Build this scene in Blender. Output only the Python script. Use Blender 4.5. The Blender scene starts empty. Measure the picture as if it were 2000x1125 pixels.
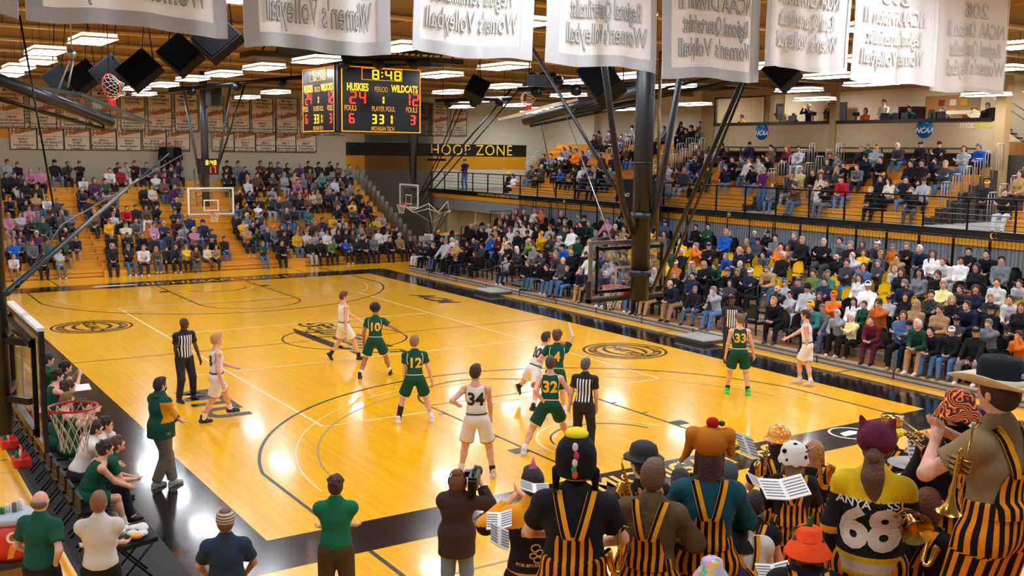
import bpy, math, random
import numpy as np
from mathutils import Matrix, Vector
from mathutils.bvhtree import BVHTree
D = bpy.data; SC = bpy.context.scene; DEBUG = False; COL = SC.collection
pi = math.pi; R = math.radians
random.seed(7); RNG = np.random.default_rng(7)
def lin(c):
    c = c/255.0
    return c/12.92 if c <= .04045 else ((c+.055)/1.055)**2.4
def rgb(h):
    if isinstance(h, str): h = (int(h[0:2],16), int(h[2:4],16), int(h[4:6],16))
    return (lin(h[0]), lin(h[1]), lin(h[2]), 1.0)
# ---------------------------------------------------------------- camera
CAMP = Vector((-4.9105, -13.8014, 5.6023)); YAW, PIT, ROL, FPX = .580973, -.131986, .0138177, 2018.948
def cam_axes():
    cy, sy, cp, sp, cr, sr = math.cos(YAW), math.sin(YAW), math.cos(PIT), math.sin(PIT), math.cos(ROL), math.sin(ROL)
    f = Vector((sy*cp, cy*cp, sp)); r = Vector((cy, -sy, 0)); u = r.cross(f)
    return r*cr+u*sr, u*cr-r*sr, f
CR, CU, CF = cam_axes()
cam = D.objects.new('camera', D.cameras.new('camera')); COL.objects.link(cam)
mm = Matrix((CR, CU, -CF)).transposed().to_4x4(); mm.translation = CAMP
cam.matrix_world = mm
cam.data.sensor_width = 36; cam.data.lens = 36*FPX/2000; cam.data.clip_start = .1; cam.data.clip_end = 300
SC.camera = cam
SC.view_settings.view_transform = 'Standard'; SC.view_settings.look = 'None'
SC.view_settings.gamma = 1; SC.view_settings.exposure = 0.42; SC.view_settings.use_curve_mapping = False
w = D.worlds.new('world'); SC.world = w; w.use_nodes = True
w.node_tree.nodes['Background'].inputs[0].default_value = (.86, .94, 1.0, 1)
w.node_tree.nodes['Background'].inputs[1].default_value = .14
def on(x, y, ax, v):           # point of the place seen at a photo pixel, on the plane axis=v
    d = CF + CR*((x-1000)/FPX) - CU*((y-562.5)/FPX)
    return CAMP + d*((v-CAMP[ax])/d[ax])
def at_depth(x, y, z):
    d = CF + CR*((x-1000)/FPX) - CU*((y-562.5)/FPX)
    return CAMP + d*z
def px(p):
    d = Vector(p)-CAMP; z = d.dot(CF)
    return 1000+FPX*d.dot(CR)/z, 562.5-FPX*d.dot(CU)/z, z
# ---------------------------------------------------------------- materials
MATS = {}
def mat(name, c=None, rough=.6, metal=0, emit=0, coat=0, noise=0, nscale=8, bump=0, spec=.5, trans=0, alpha=1):
    if name in MATS: return MATS[name]
    m = D.materials.new(name); m.use_nodes = True; MATS[name] = m
    nt = m.node_tree; b = nt.nodes['Principled BSDF']; c4 = rgb(c) if c is not None else (.5,.5,.5,1)
    b.inputs['Base Color'].default_value = c4; b.inputs['Roughness'].default_value = rough
    b.inputs['Metallic'].default_value = metal; b.inputs['Coat Weight'].default_value = coat
    b.inputs['Coat Roughness'].default_value = .08; b.inputs['Specular IOR Level'].default_value = spec
    b.inputs['Transmission Weight'].default_value = trans; b.inputs['Alpha'].default_value = alpha
    if emit: b.inputs['Emission Color'].default_value = c4; b.inputs['Emission Strength'].default_value = emit
    if noise or bump:
        tc = nt.nodes.new('ShaderNodeTexCoord'); n = nt.nodes.new('ShaderNodeTexNoise'); n.inputs['Scale'].default_value = nscale
        n.inputs['Detail'].default_value = 4; nt.links.new(tc.outputs['Object'], n.inputs['Vector'])
        if noise:
            h = nt.nodes.new('ShaderNodeHueSaturation'); h.inputs['Color'].default_value = c4
            r = nt.nodes.new('ShaderNodeMapRange'); r.inputs[1].default_value = .25; r.inputs[2].default_value = .75
            r.inputs[3].default_value = 1-noise; r.inputs[4].default_value = 1+noise
            nt.links.new(n.outputs['Fac'], r.inputs[0]); nt.links.new(r.outputs[0], h.inputs['Value']); nt.links.new(h.outputs[0], b.inputs['Base Color'])
        if bump:
            bp = nt.nodes.new('ShaderNodeBump'); bp.inputs['Strength'].default_value = bump; bp.inputs['Distance'].default_value = .02
            nt.links.new(n.outputs['Fac'], bp.inputs['Height']); nt.links.new(bp.outputs[0], b.inputs['Normal'])
    return m
def wood(name, c1, c2, axis, rough=.25, coat=.3, plank=.057, length=1.8):
    """floor or bench boards: brick pattern planks along an axis, each of its own tone"""
    if name in MATS: return MATS[name]
    m = D.materials.new(name); m.use_nodes = True; MATS[name] = m; nt = m.node_tree; L = nt.links.new; N = nt.nodes.new
    b = nt.nodes['Principled BSDF']; tc = N('ShaderNodeTexCoord'); mp = N('ShaderNodeMapping')
    mp.inputs['Rotation'].default_value = (0, 0, pi/2 if axis == 'y' else 0)
    if axis == 'xz': mp.inputs['Rotation'].default_value = (pi/2, 0, 0)
    if axis == 'yz': mp.inputs['Rotation'].default_value = (pi/2, 0, pi/2)
    L(tc.outputs['Object'], mp.inputs[0]); br = N('ShaderNodeTexBrick'); L(mp.outputs[0], br.inputs['Vector'])
    br.inputs['Color1'].default_value = rgb(c1); br.inputs['Color2'].default_value = rgb(c2); br.inputs['Mortar'].default_value = rgb(c2)
    br.inputs['Scale'].default_value = 1; br.inputs['Brick Width'].default_value = length; br.inputs['Row Height'].default_value = plank
    br.inputs['Mortar Size'].default_value = .0008; br.inputs['Bias'].default_value = -.2
    n = N('ShaderNodeTexNoise'); n.inputs['Scale'].default_value = .45; n.inputs['Detail'].default_value = 6; L(tc.outputs['Object'], n.inputs['Vector'])
    h = N('ShaderNodeHueSaturation'); L(br.outputs['Color'], h.inputs['Color'])
    r = N('ShaderNodeMapRange'); r.inputs[3].default_value = .88; r.inputs[4].default_value = 1.12; L(n.outputs['Fac'], r.inputs[0]); L(r.outputs[0], h.inputs['Value'])
    L(h.outputs[0], b.inputs['Base Color']); b.inputs['Roughness'].default_value = rough; b.inputs['Coat Weight'].default_value = coat
    b.inputs['Coat Roughness'].default_value = .07
    n2 = N('ShaderNodeTexNoise'); n2.inputs['Scale'].default_value = 3.0; n2.inputs['Detail'].default_value = 2; L(tc.outputs['Object'], n2.inputs['Vector'])
    bp = N('ShaderNodeBump'); bp.inputs['Strength'].default_value = .05; bp.inputs['Distance'].default_value = .02
    L(n2.outputs['Fac'], bp.inputs['Height']); L(bp.outputs[0], b.inputs['Normal']); L(bp.outputs[0], b.inputs['Coat Normal'])
    return m
def attr_mat(name, prop, rough=.8, spec=.3, pattern=False):
    """colour read from the object's own custom property (every person wears their own colours)"""
    m = D.materials.new(name); m.use_nodes = True; nt = m.node_tree; b = nt.nodes['Principled BSDF']; L = nt.links.new; N = nt.nodes.new
    a = N('ShaderNodeAttribute'); a.attribute_type = 'OBJECT'; a.attribute_name = prop
    b.inputs['Roughness'].default_value = rough; b.inputs['Specular IOR Level'].default_value = spec
    tc = N('ShaderNodeTexCoord'); n = N('ShaderNodeTexNoise'); n.inputs['Scale'].default_value = 14; L(tc.outputs['Object'], n.inputs['Vector'])
    h = N('ShaderNodeHueSaturation'); r = N('ShaderNodeMapRange'); r.inputs[1].default_value = .3; r.inputs[2].default_value = .7
    r.inputs[3].default_value = .85; r.inputs[4].default_value = 1.1; L(n.outputs['Fac'], r.inputs[0]); L(r.outputs[0], h.inputs['Value'])
    L(a.outputs['Color'], h.inputs['Color']); out = h.outputs[0]
    if pattern:                      # plaid or print over the shirt where the person's 'pat' is 1
        pa = N('ShaderNodeAttribute'); pa.attribute_type = 'OBJECT'; pa.attribute_name = 'pat'
        ck = N('ShaderNodeTexChecker'); ck.inputs['Scale'].default_value = 24; ck.inputs['Color1'].default_value = (1,1,1,1); ck.inputs['Color2'].default_value = (.18,.18,.2,1)
        L(tc.outputs['Object'], ck.inputs['Vector'])
        mx = N('ShaderNodeMix'); mx.data_type = 'RGBA'; mx.blend_type = 'MULTIPLY'; L(pa.outputs['Fac'], mx.inputs[0]); L(out, mx.inputs[6]); L(ck.outputs[0], mx.inputs[7]); out = mx.outputs[2]
    L(out, b.inputs['Base Color'])
    bp = N('ShaderNodeBump'); bp.inputs['Strength'].default_value = .35; bp.inputs['Distance'].default_value = .03
    n3 = N('ShaderNodeTexNoise'); n3.inputs['Scale'].default_value = 9; L(tc.outputs['Object'], n3.inputs['Vector']); L(n3.outputs['Fac'], bp.inputs['Height'])
    if prop != 'skin': L(bp.outputs[0], b.inputs['Normal'])
    MATS[name] = m; return m
def stripe_mat(name, c1, c2, period, duty=.5, attr='st'):
    m = D.materials.new(name); m.use_nodes = True; nt = m.node_tree; b = nt.nodes['Principled BSDF']; L = nt.links.new; N = nt.nodes.new
    a = N('ShaderNodeAttribute'); a.attribute_name = attr
    d = N('ShaderNodeMath'); d.operation = 'DIVIDE'; d.inputs[1].default_value = period; L(a.outputs['Fac'], d.inputs[0])
    f = N('ShaderNodeMath'); f.operation = 'FRACT'; L(d.outputs[0], f.inputs[0])
    g = N('ShaderNodeMath'); g.operation = 'GREATER_THAN'; g.inputs[1].default_value = duty; L(f.outputs[0], g.inputs[0])
    mx = N('ShaderNodeMix'); mx.data_type = 'RGBA'; mx.inputs[6].default_value = rgb(c1); mx.inputs[7].default_value = rgb(c2); L(g.outputs[0], mx.inputs[0]); L(mx.outputs[2], b.inputs['Base Color'])
    b.inputs['Roughness'].default_value = .85; b.inputs['Specular IOR Level'].default_value = .2
    tc = N('ShaderNodeTexCoord'); n3 = N('ShaderNodeTexNoise'); n3.inputs['Scale'].default_value = 7; L(tc.outputs['Object'], n3.inputs['Vector'])
    bp = N('ShaderNodeBump'); bp.inputs['Strength'].default_value = .5; bp.inputs['Distance'].default_value = .03; L(n3.outputs['Fac'], bp.inputs['Height']); L(bp.outputs[0], b.inputs['Normal'])
    MATS[name] = m; return m
# ---------------------------------------------------------------- mesh builder
class MB:
    def __init__(s): s.v = []; s.f = []; s.m = []; s.mi = 0; s.sm = []
    def add(s, vs, fs, smooth=False):
        o = len(s.v); s.v += [tuple(v) for v in vs]
        for f in fs: s.f.append(tuple(i+o for i in f)); s.m.append(s.mi); s.sm.append(smooth)
        return s
    def box(s, c, d, M=None, rz=0):
        x, y, z = d[0]/2, d[1]/2, d[2]/2
        vs = [Vector((a*x, b*y, e*z)) for e in (-1,1) for b in (-1,1) for a in (-1,1)]
        if rz: M = Matrix.Rotation(rz, 3, 'Z')
        if M is not None: vs = [M @ v for v in vs]
        vs = [v+Vector(c) for v in vs]
        return s.add(vs, [(0,2,3,1),(4,5,7,6),(0,1,5,4),(2,6,7,3),(0,4,6,2),(1,3,7,5)])
    def bb(s, x0, x1, y0, y1, z0, z1): return s.box(((x0+x1)/2,(y0+y1)/2,(z0+z1)/2),(x1-x0,y1-y0,z1-z0))
    def bar(s, a, b, wd, ht=None):       # rectangular bar between two points
        a, b = Vector(a), Vector(b); d = b-a; q = d.to_track_quat('Z','Y').to_matrix()
        return s.box((a+b)/2, (wd, ht or wd, d.length), q)
    def tube(s, pts, r, n=10, closed=False, cap=True):
        pts = [Vector(p) for p in pts]; k = len(pts); rs = r if isinstance(r, (list, tuple)) else [r]*k
        rings = []; up = Vector((0,0,1))
        for i, p in enumerate(pts):
            a = pts[i-1] if (i or closed) else p; b = pts[(i+1) % k] if (i < k-1 or closed) else p
            t = (b-a).normalized(); q = up if abs(t.z) < .95 else Vector((1,0,0))
            u = t.cross(q).normalized(); w_ = u.cross(t)
            rings.append([p+(u*math.cos(2*pi*j/n)+w_*math.sin(2*pi*j/n))*rs[i] for j in range(n)])
        vs = [v for g in rings for v in g]; fs = []
        for i in range(k if closed else k-1):
            for j in range(n):
                fs.append((i*n+j, i*n+(j+1)%n, ((i+1)%k)*n+(j+1)%n, ((i+1)%k)*n+j))
        if cap and not closed: fs += [tuple(range(n))[::-1], tuple(range((k-1)*n, k*n))]
        return s.add(vs, fs, True)
    def lathe(s, prof, c=(0,0,0), n=24, M=None):
        vs = []; fs = []
        for (r, z) in prof:
            for j in range(n):
                v = Vector((r*math.cos(2*pi*j/n), r*math.sin(2*pi*j/n), z))
                if M is not None: v = M @ v
                vs.append(v+Vector(c))
        for i in range(len(prof)-1):
            for j in range(n): fs.append((i*n+j, i*n+(j+1)%n, (i+1)*n+(j+1)%n, (i+1)*n+j))
        return s.add(vs, fs, True)
    def prism(s, out, a0, a1, axis='z'):   # outline in the plane, extruded along the axis
        def P(u, v, t): return {'z':(u,v,t),'y':(u,t,v),'x':(t,u,v)}[axis]
        n = len(out); vs = [P(u,v,a0) for u,v in out]+[P(u,v,a1) for u,v in out]
        fs = [tuple(range(n))[::-1], tuple(range(n,2*n))]+[(i,(i+1)%n,n+(i+1)%n,n+i) for i in range(n)]
        return s.add(vs, fs)
    def quad(s, *p): return s.add(p, [tuple(range(len(p)))])
    def ball(s, c, r, n=14, sc=(1,1,1), M=None):
        k = n//2+1
        prof = [(math.sin(pi*i/(k-1)), -math.cos(pi*i/(k-1))) for i in range(k)]
        vs = []; fs = []
        for (a, z) in prof:
            for j in range(n):
                v = Vector((a*math.cos(2*pi*j/n)*r*sc[0], a*math.sin(2*pi*j/n)*r*sc[1], z*r*sc[2]))
                if M is not None: v = M @ v
                vs.append(v+Vector(c))
        for i in range(k-1):
            for j in range(n): fs.append((i*n+j, i*n+(j+1)%n, (i+1)*n+(j+1)%n, (i+1)*n+j))
        return s.add(vs, fs, True)
    def mesh(s, name, mats):
        me = D.meshes.new(name); me.from_pydata(s.v, [], s.f)
        for m in (mats if isinstance(mats, (list, tuple)) else [mats]): me.materials.append(m)
        me.polygons.foreach_set('material_index', s.m); me.polygons.foreach_set('use_smooth', s.sm)
        me.update(); return me
    def obj(s, name, mats, parent=None): return link(name, s.mesh(name, mats), parent)
def link(name, me, parent=None, M=None):
    o = D.objects.new(name, me); COL.objects.link(o)
    if M is not None: o.matrix_world = M
    if parent is not None: o.parent = parent
    return o
def world_child(o, parent):            # keep world coordinates of a mesh built in place
    o.parent = parent; o.matrix_parent_inverse = parent.matrix_basis.inverted(); return o
def tag(o, label=None, cat=None, group=None, kind=None):
    if label: o['label'] = label
    if cat: o['category'] = cat
    if group: o['group'] = group
    if kind: o['kind'] = kind
    return o
def thing(name, label, cat, loc=(0,0,0), rz=0, group=None):
    o = D.objects.new(name, None); COL.objects.link(o); o.location = loc; o.rotation_euler = (0,0,rz); o.empty_display_size = .2
    return tag(o, label, cat, group)
def W(parent, name, mb, mats):         # a part built in world coordinates
    return world_child(mb.obj(name, mats), parent)
def struct(name, mb, mats): return tag(mb.obj(name, mats), kind='structure')
def copy_tree(o, parent=None):
    c = o.copy(); COL.objects.link(c)
    if parent is not None: c.parent = parent
    for ch in list(o.children): copy_tree(ch, c)
    return c
_tx = {}
def text_me(body, size=1, bold=0, ext=0, align='CENTER', shear=0, sp=1.0):
    key = (body, size, bold, ext, align, shear, sp)
    if key in _tx: return _tx[key]
    cu = D.curves.new('lettering', 'FONT'); cu.body = body; cu.size = size; cu.offset = bold*size; cu.extrude = ext
    cu.align_x = align; cu.align_y = 'CENTER'; cu.shear = shear; cu.space_character = sp; cu.resolution_u = 3
    ob = D.objects.new('lettering', cu); COL.objects.link(ob)
    me = D.meshes.new_from_object(ob); D.objects.remove(ob); D.curves.remove(cu)
    me.materials.clear(); _tx[key] = me; return me
def text_pts(body, cut=0, **k):
    me = text_me(body, **k)
    if cut:                                 # finer faces, so that lettering can follow a curved surface
        import bmesh
        bm = bmesh.new(); bm.from_mesh(me); bmesh.ops.triangulate(bm, faces=bm.faces[:])
        for _ in range(4):
            e = [e for e in bm.edges if e.calc_length() > cut]
            if not e: break
            bmesh.ops.subdivide_edges(bm, edges=e, cuts=1); bmesh.ops.triangulate(bm, faces=bm.faces[:])
        v = np.array([p.co[:] for p in bm.verts]); bm.verts.index_update(); f = [tuple(q.index for q in p.verts) for p in bm.faces]; bm.free(); return v, f
    v = np.array([p.co[:] for p in me.vertices]); f = [tuple(p.vertices) for p in me.polygons]
    return v, f
ORDW = 'first second third fourth fifth sixth seventh eighth ninth tenth eleventh twelfth thirteenth fourteenth fifteenth sixteenth seventeenth eighteenth nineteenth'.split()
def ordw(n):                                # 1 -> first
    if n < 20: return ORDW[n-1]
    t, u = divmod(n, 10); w1 = {2:'twenty',3:'thirty',4:'forty',5:'fifty',6:'sixty'}[t]
    return (w1[:-1]+'ieth') if u == 0 else w1+'-'+ORDW[u-1]
def put_text(mb, body, O, U, V, fn=None, sx=1, **k):
    """lettering laid on a surface: origin O, text right U, text up V"""
    v, f = text_pts(body, **k); O, U, V = Vector(O), Vector(U), Vector(V); Nn = U.cross(V).normalized()
    out = []
    for a in v:
        p = O+U*(a[0]*sx)+V*a[1]+Nn*a[2]
        if fn: p = fn(p)
        out.append(p)
    return mb.add(out, f)
def frame(mb, P, x0, x1, y0, y1, t):   # flat rectangular outline; P maps (u,v)->point
    for a in ((x0,x1,y0,y0+t),(x0,x1,y1-t,y1),(x0,x0+t,y0+t,y1-t),(x1-t,x1,y0+t,y1-t)):
        mb.quad(P(a[0],a[2]),P(a[1],a[2]),P(a[1],a[3]),P(a[0],a[3]))
black = mat('black_paint', '0b0b0c', .45); blackm = mat('black_metal', '111213', .35, .6); steel = mat('steel', '9a9c9e', .3, .9)
grey = mat('grey_paint', '6d7175', .5); white = mat('white_paint', 'e9e7e0', .5)
gold = mat('school_gold', 'f2a200', .55); silver = mat('silver_rail', '9b978d', .5, .45)
darkpole = mat('dark_pole', '2a2d30', .4, .4)
# ---------------------------------------------------------------- floor and its markings
FW = wood('maple_floor', 'ffbc0c', 'f6ac04', 'y', rough=.2, coat=.3)
b = MB(); b.quad((-14,-16,0),(36,-16,0),(36,46,0),(-14,46,0)); struct('floor', b, FW)
paint = mat('floor_paint_black', '0c0c0e', .16, coat=.6); yl = mat('floor_paint_gold', 'f5b50d', .25, coat=.4)
wl = mat('floor_line_white', 'f6dfae', .3); bl = mat('floor_line_black', '14130f', .3); gl_ = mat('floor_line_grey', 'a08c5c', .3)
def flat(mb, x0, x1, y0, y1, z): mb.quad((x0,y0,z),(x1,y0,z),(x1,y1,z),(x0,y1,z))
CX, CY, L_, B_ = 7.62, 14.325, 28.65, 15.24
b = MB(); z = .003
flat(b, -1.27, 0, -1.1, 30.2, z); flat(b, B_, 16.65, -1.1, 30.2, z); flat(b, 0, B_, -1.1, 0, z); flat(b, 0, B_, L_, 30.2, z)
struct('trim_1', b, paint)
b = MB(); flat(b, -2.53, -1.27, -9, 30, .004); struct('trim_2', b, mat('bench_mat', '26282a', .75, bump=.3, nscale=60))
def arc(mb, cx, cy, r, a0, a1, t, z, n=64):
    for i in range(n):
        p = [R(a0+(a1-a0)*(i+k)/n) for k in (0,1)]
        mb.quad(*[(cx+rr*math.cos(a), cy+rr*math.sin(a), z) for a, rr in ((p[0],r-t/2),(p[1],r-t/2),(p[1],r+t/2),(p[0],r+t/2))])
def line(mb, x0, y0, x1, y1, t, z):
    d = Vector((x1-x0, y1-y0)).normalized(); n = Vector((-d.y, d.x))*t/2
    mb.quad((x0-n.x,y0-n.y,z),(x1-n.x,y1-n.y,z),(x1+n.x,y1+n.y,z),(x0+n.x,y0+n.y,z))
bk, wh = MB(), MB(); zb = .005; t = .05
line(bk, 0, CY, B_, CY, .03, zb)
for e in (0, 1):
    Y = lambda v: v if e == 0 else L_-v
    for x in (5.79, 9.45):
        line(bk, x, Y(0), x, Y(5.8), t, zb)
        for yy in (2.9, 3.95, 5.0):
            line(bk, x+(-.18 if x < 7 else .0), Y(yy), x+(0 if x < 7 else .18), Y(yy), .05, zb)
        flat(bk, x-.36 if x < 7 else x+.03, x-.03 if x < 7 else x+.36, min(Y(1.75),Y(2.05)), max(Y(1.75),Y(2.05)), zb)
    line(bk, 5.79, Y(5.8), 9.45, Y(5.8), .03, zb)
    arc(bk, CX, Y(5.8), 1.83, 0 if e == 0 else 180, 180 if e == 0 else 360, .05, zb)
    arc(bk, CX, Y(1.6), 1.22, 15 if e == 0 else 195, 165 if e == 0 else 345, .04, zb)
    arc(wh, CX, Y(1.6), 1.5, 10 if e == 0 else 190, 185 if e == 0 else 350, .05, zb, 40)
    # three point lines
    x3 = 6.6; ys = 1.6+math.sqrt(6.75**2-x3**2); a = math.degrees(math.acos(x3/6.75))
    arc(bk, CX, Y(1.6), 6.75, a if e == 0 else 180+a, 180-a if e == 0 else 360-a, .06, zb, 90)
    for s_ in (-1, 1): line(bk, CX+s_*x3, Y(0), CX+s_*x3, Y(ys), .06, zb)
    arc(wh, CX, Y(1.6), 6.1, 0 if e == 0 else 180, 180 if e == 0 else 360, .03, zb, 70)
    line(bk, 1.1 if e == 0 else 14.1, Y(-1.1), 1.1 if e == 0 else 14.1, Y(-3.2), .07, zb)
for (x0,y0,x1,y1) in ((3.12,5.33,3.12,23.33),(12.12,5.33,12.12,23.33),(3.12,5.33,12.12,5.33),(3.12,23.33,12.12,23.33),(3.12,11.33,12.12,11.33),(3.12,17.33,12.12,17.33)):
    line(wh, x0, y0, x1, y1, .06, .004)
for i in range(5): line(wh, 3.12-.5*i-.35, 11.33, 3.12-.5*i-.1, 11.33, .05, .004)
gr = MB(); arc(gr, CX, 1.6, 5.7, 10, 175, .03, .004, 60); line(gr, -.5, -2.4, 9, -2.4, .04, .004); line(gr, -12, 5.3, 0, 5.3, .03, .002)
arc(bk, CX, CY, 1.83, 0, 360, .05, zb)
for y in (3.6, 7.0, 10.5, 17.5, 21, 24.5): line(bk, 16.66, y, 17.2, y+.0, .04, zb)
line(bk, -7, 3.2, -2.6, 3.2, .03, zb); line(bk, -7, 6.1, -2.6, 6.1, .03, zb)
for x in (2.4, 12.8): line(bk, x, 30.2, x, 32.6, .04, zb)
struct('trim_3', bk, bl); struct('trim_4', wh, wl); struct('trim_5', gr, gl_)
# court logos
def seal(cx, cy, flip):
    k, y_ = MB(), MB()
    arc(k, cx, cy, 1.17, 0, 360, .07, .006, 72); 
    arc(k, cx, cy, .92, 0, 360, .24, .006, 72)
    s = 1 if flip else -1
    # two black crescents of the inner field
    for q in (1, -1):
        pts = []
        for i in range(13):
            a = R(20+140*i/12); pts.append((cx+q*(.66*math.sin(a)*.9), cy+q*.72*math.cos(a)*-1))
        pts2 = [(cx+q*(.18+.30*math.sin(pi*i/12)), cy+q*(.68-1.36*i/12)*1) for i in range(13)]
        k.quad(*[(p[0],p[1],.006) for p in pts+pts2])
    U = Vector((0, s, 0)); V = Vector((-s, 0, 0))
    put_text(k, 'GLIAC', (cx, cy, .009), U, V, size=.52, bold=.02, sx=1.1)
    ring = 'GREAT LAKES INTERCOLLEGIATE ATHLETIC CONFERENCE '
    for i, ch in enumerate(ring):
        if ch == ' ': continue
        a = -2*pi*i/len(ring)
        d = Vector((math.cos(a), math.sin(a), 0)); put_text(y_, ch, (cx+d.x*.92, cy+d.y*.92, .009), Vector((d.y,-d.x,0)), d, size=.2, bold=.02)
    return k, y_
for i, (cx, cy, fl) in enumerate(((1.58, 19.85, False), (13.69, 8.63, True))):
    k, y_ = seal(cx, cy, fl); y_.mi = 0; n0 = len(k.f); k.mi = 1; k.add(y_.v, y_.f); o = struct('trim_%d' % (6+i), k, [bl, yl])
# centre script: outline letters in gold with black borders, read from the left sideline
k = MB()
U = Vector((.80, -.60, 0)); 
U = Vector((0, 1, 0)); V = Vector((-1, 0, 0))
put_text(k, 'Huskies', (CX, CY, .006), U, V, size=1.75, bold=.06, shear=.3); k.mi = 1
put_text(k, 'Huskies', (CX, CY, .009), U, V, size=1.75, bold=.006, shear=.3); k.mi = 0
k.quad((CX-.75,CY+2.3,.006),(CX-.55,CY-2.0,.006),(CX-.95,CY-1.2,.006),(CX-1.0,CY+1.4,.006))
struct('trim_8', k, [bl, yl])
k = MB(); put_text(k, 'MTU', (1.75, 8.4, .006), Vector((0,-1,0)), Vector((1,0,0)), size=1.2, bold=.04, sx=1.1)
put_text(k, 'ACM', (13.9, 20.3, .006), Vector((0,-1,0)), Vector((1,0,0)), size=1.1, bold=.03, shear=.3); struct('trim_9', k, bl)
k = MB(); put_text(k, 'MICHIGAN TECH', (8.3, 29.32, .007), Vector((1,0,0)), Vector((0,1,0)), size=.85, bold=.02, sx=1.0, shear=.15)
put_text(k, 'MICHIGAN TECH', (8.0, -.52, .007), Vector((1,0,0)), Vector((0,1,0)), size=.8, bold=.02, sx=.82, shear=.15)
put_text(k, 'MICHIGAN', (-.65, 20.0, .007), Vector((0,1,0)), Vector((-1,0,0)), size=.9, bold=.02, sx=1.2); struct('trim_10', k, yl)
k = MB(); arc(k, 12.1, -.5, .42, 0, 360, .05, .007, 30); k.quad((11.8,-.6,.007),(12.4,-.6,.007),(12.25,-.35,.007),(11.9,-.4,.007))
k.quad((3.4,29.2,.007),(5.1,29.3,.007),(5.4,29.45,.007),(4.2,29.6,.007),(3.6,29.5,.007)); struct('trim_11', k, white)
# ---------------------------------------------------------------- walls
blockc = mat('painted_block', 'd0c2a4', .8, bump=.25, nscale=30, noise=.03); blockl = mat('painted_block_lit', 'e8dcc0', .8, bump=.25, nscale=30)  # paler copy of the tan blocks carries the upper deck lighting in its colour
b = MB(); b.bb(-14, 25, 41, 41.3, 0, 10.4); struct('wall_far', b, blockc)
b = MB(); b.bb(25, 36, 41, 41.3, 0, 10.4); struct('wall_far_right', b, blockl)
b = MB(); b.bb(19.64, 25, 40.985, 40.999, 5.22, 5.96); b.bb(25, 32.0, 40.985, 40.999, 5.22, 5.96); struct('trim_12', b, black)
b = MB(); b.bb(19.64, 25, 40.985, 40.999, 4.44, 5.22); b.bb(25, 32.0, 40.985, 40.999, 4.44, 5.22); b.bb(-14, 3.2, 40.98, 40.99, 5.9, 6.3); struct('trim_13', b, gold)
hz = thing('wall_lettering', 'HOOP ZONE in dotted gold letters on the black wall stripe above the upper deck', 'lettering', (28,40.98,5.3))
k = MB(); v, f = text_pts('HOOP ZONE', size=.95, bold=.03, sp=1.15)
k2 = MB(); put_text(k2, 'HOOP ZONE', (28.0, 40.97, 5.58), (1,0,0), (0,0,1), size=.92, bold=.0, sp=1.12)
W(hz, 'letters', k2, mat('gold_dot_letters', 'f5c83a', .5, emit=.25))
g = thing('wall_lettering', 'dim HOOP lettering behind the netting on the black wall stripe', 'lettering', (23.2,40.98,5.3))
k2 = MB(); put_text(k2, 'HOOP', (23.9, 40.97, 5.56), (1,0,0), (0,0,1), size=.7, bold=.0); W(g, 'letters', k2, mat('dim_letters', '5a4513', .7))  # same gold lettering, its dimness put into a darker colour
# netting curtain between the floor and the upper deck
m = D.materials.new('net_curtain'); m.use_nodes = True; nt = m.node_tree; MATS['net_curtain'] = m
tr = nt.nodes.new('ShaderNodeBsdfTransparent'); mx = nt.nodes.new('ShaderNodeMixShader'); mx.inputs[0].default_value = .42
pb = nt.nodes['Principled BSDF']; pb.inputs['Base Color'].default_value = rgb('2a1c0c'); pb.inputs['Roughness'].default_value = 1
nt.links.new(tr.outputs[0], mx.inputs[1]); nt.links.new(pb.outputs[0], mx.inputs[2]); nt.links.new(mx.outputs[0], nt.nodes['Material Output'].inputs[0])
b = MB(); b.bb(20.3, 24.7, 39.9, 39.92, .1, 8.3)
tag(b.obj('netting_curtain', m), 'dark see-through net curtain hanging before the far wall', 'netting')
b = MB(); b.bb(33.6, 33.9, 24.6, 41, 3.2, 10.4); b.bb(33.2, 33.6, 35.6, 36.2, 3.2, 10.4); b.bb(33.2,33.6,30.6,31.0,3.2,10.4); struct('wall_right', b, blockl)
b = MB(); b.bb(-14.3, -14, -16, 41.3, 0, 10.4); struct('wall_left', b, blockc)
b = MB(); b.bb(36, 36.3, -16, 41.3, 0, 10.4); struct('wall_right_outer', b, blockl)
# ---------------------------------------------------------------- roof
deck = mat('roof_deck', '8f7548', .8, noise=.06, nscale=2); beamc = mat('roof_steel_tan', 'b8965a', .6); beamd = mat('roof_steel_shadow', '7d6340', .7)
b = MB(); b.bb(-14.3, 36.3, -16, 41.3, 9.7, 9.8); struct('ceiling', b, deck)
yb = [-3.5, .4, 4.3, 8.2, 12.1, 16.0, 19.9, 23.8, 27.7, 31.6, 35.5, 39.4]
n_ = 14
for y in yb:                      # deep plate girders across the court
    b = MB(); b.bb(-14, 36, y-.02, y+.02, 8.62, 9.7); b.bb(-14, 36, y-.16, y+.16, 8.58, 8.64); b.bb(-14, 36, y-.16, y+.16, 9.62, 9.69)
    for x in range(-13, 36, 4): b.bb(x-.01, x+.01, y-.15, y+.15, 8.64, 9.62)
    struct('trim_%d' % n_, b, beamc); n_ += 1
for x in (-8, -2.5, 2.9, 8.2, 12.8, 17.4, 22.0, 27.5):      # lengthwise joists with web
    b = MB(); b.bb(x-.06, x+.06, -14, 41, 8.98, 9.06); b.bb(x-.06, x+.06, -14, 41, 9.55, 9.63)
    yy = -14
    while yy < 40.5:
        b.bar((x,yy,9.02),(x,yy+.65,9.58),.05); b.bar((x,yy+.65,9.58),(x,yy+1.3,9.02),.05); yy += 1.3
    struct('trim_%d' % n_, b, beamc); n_ += 1
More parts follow.
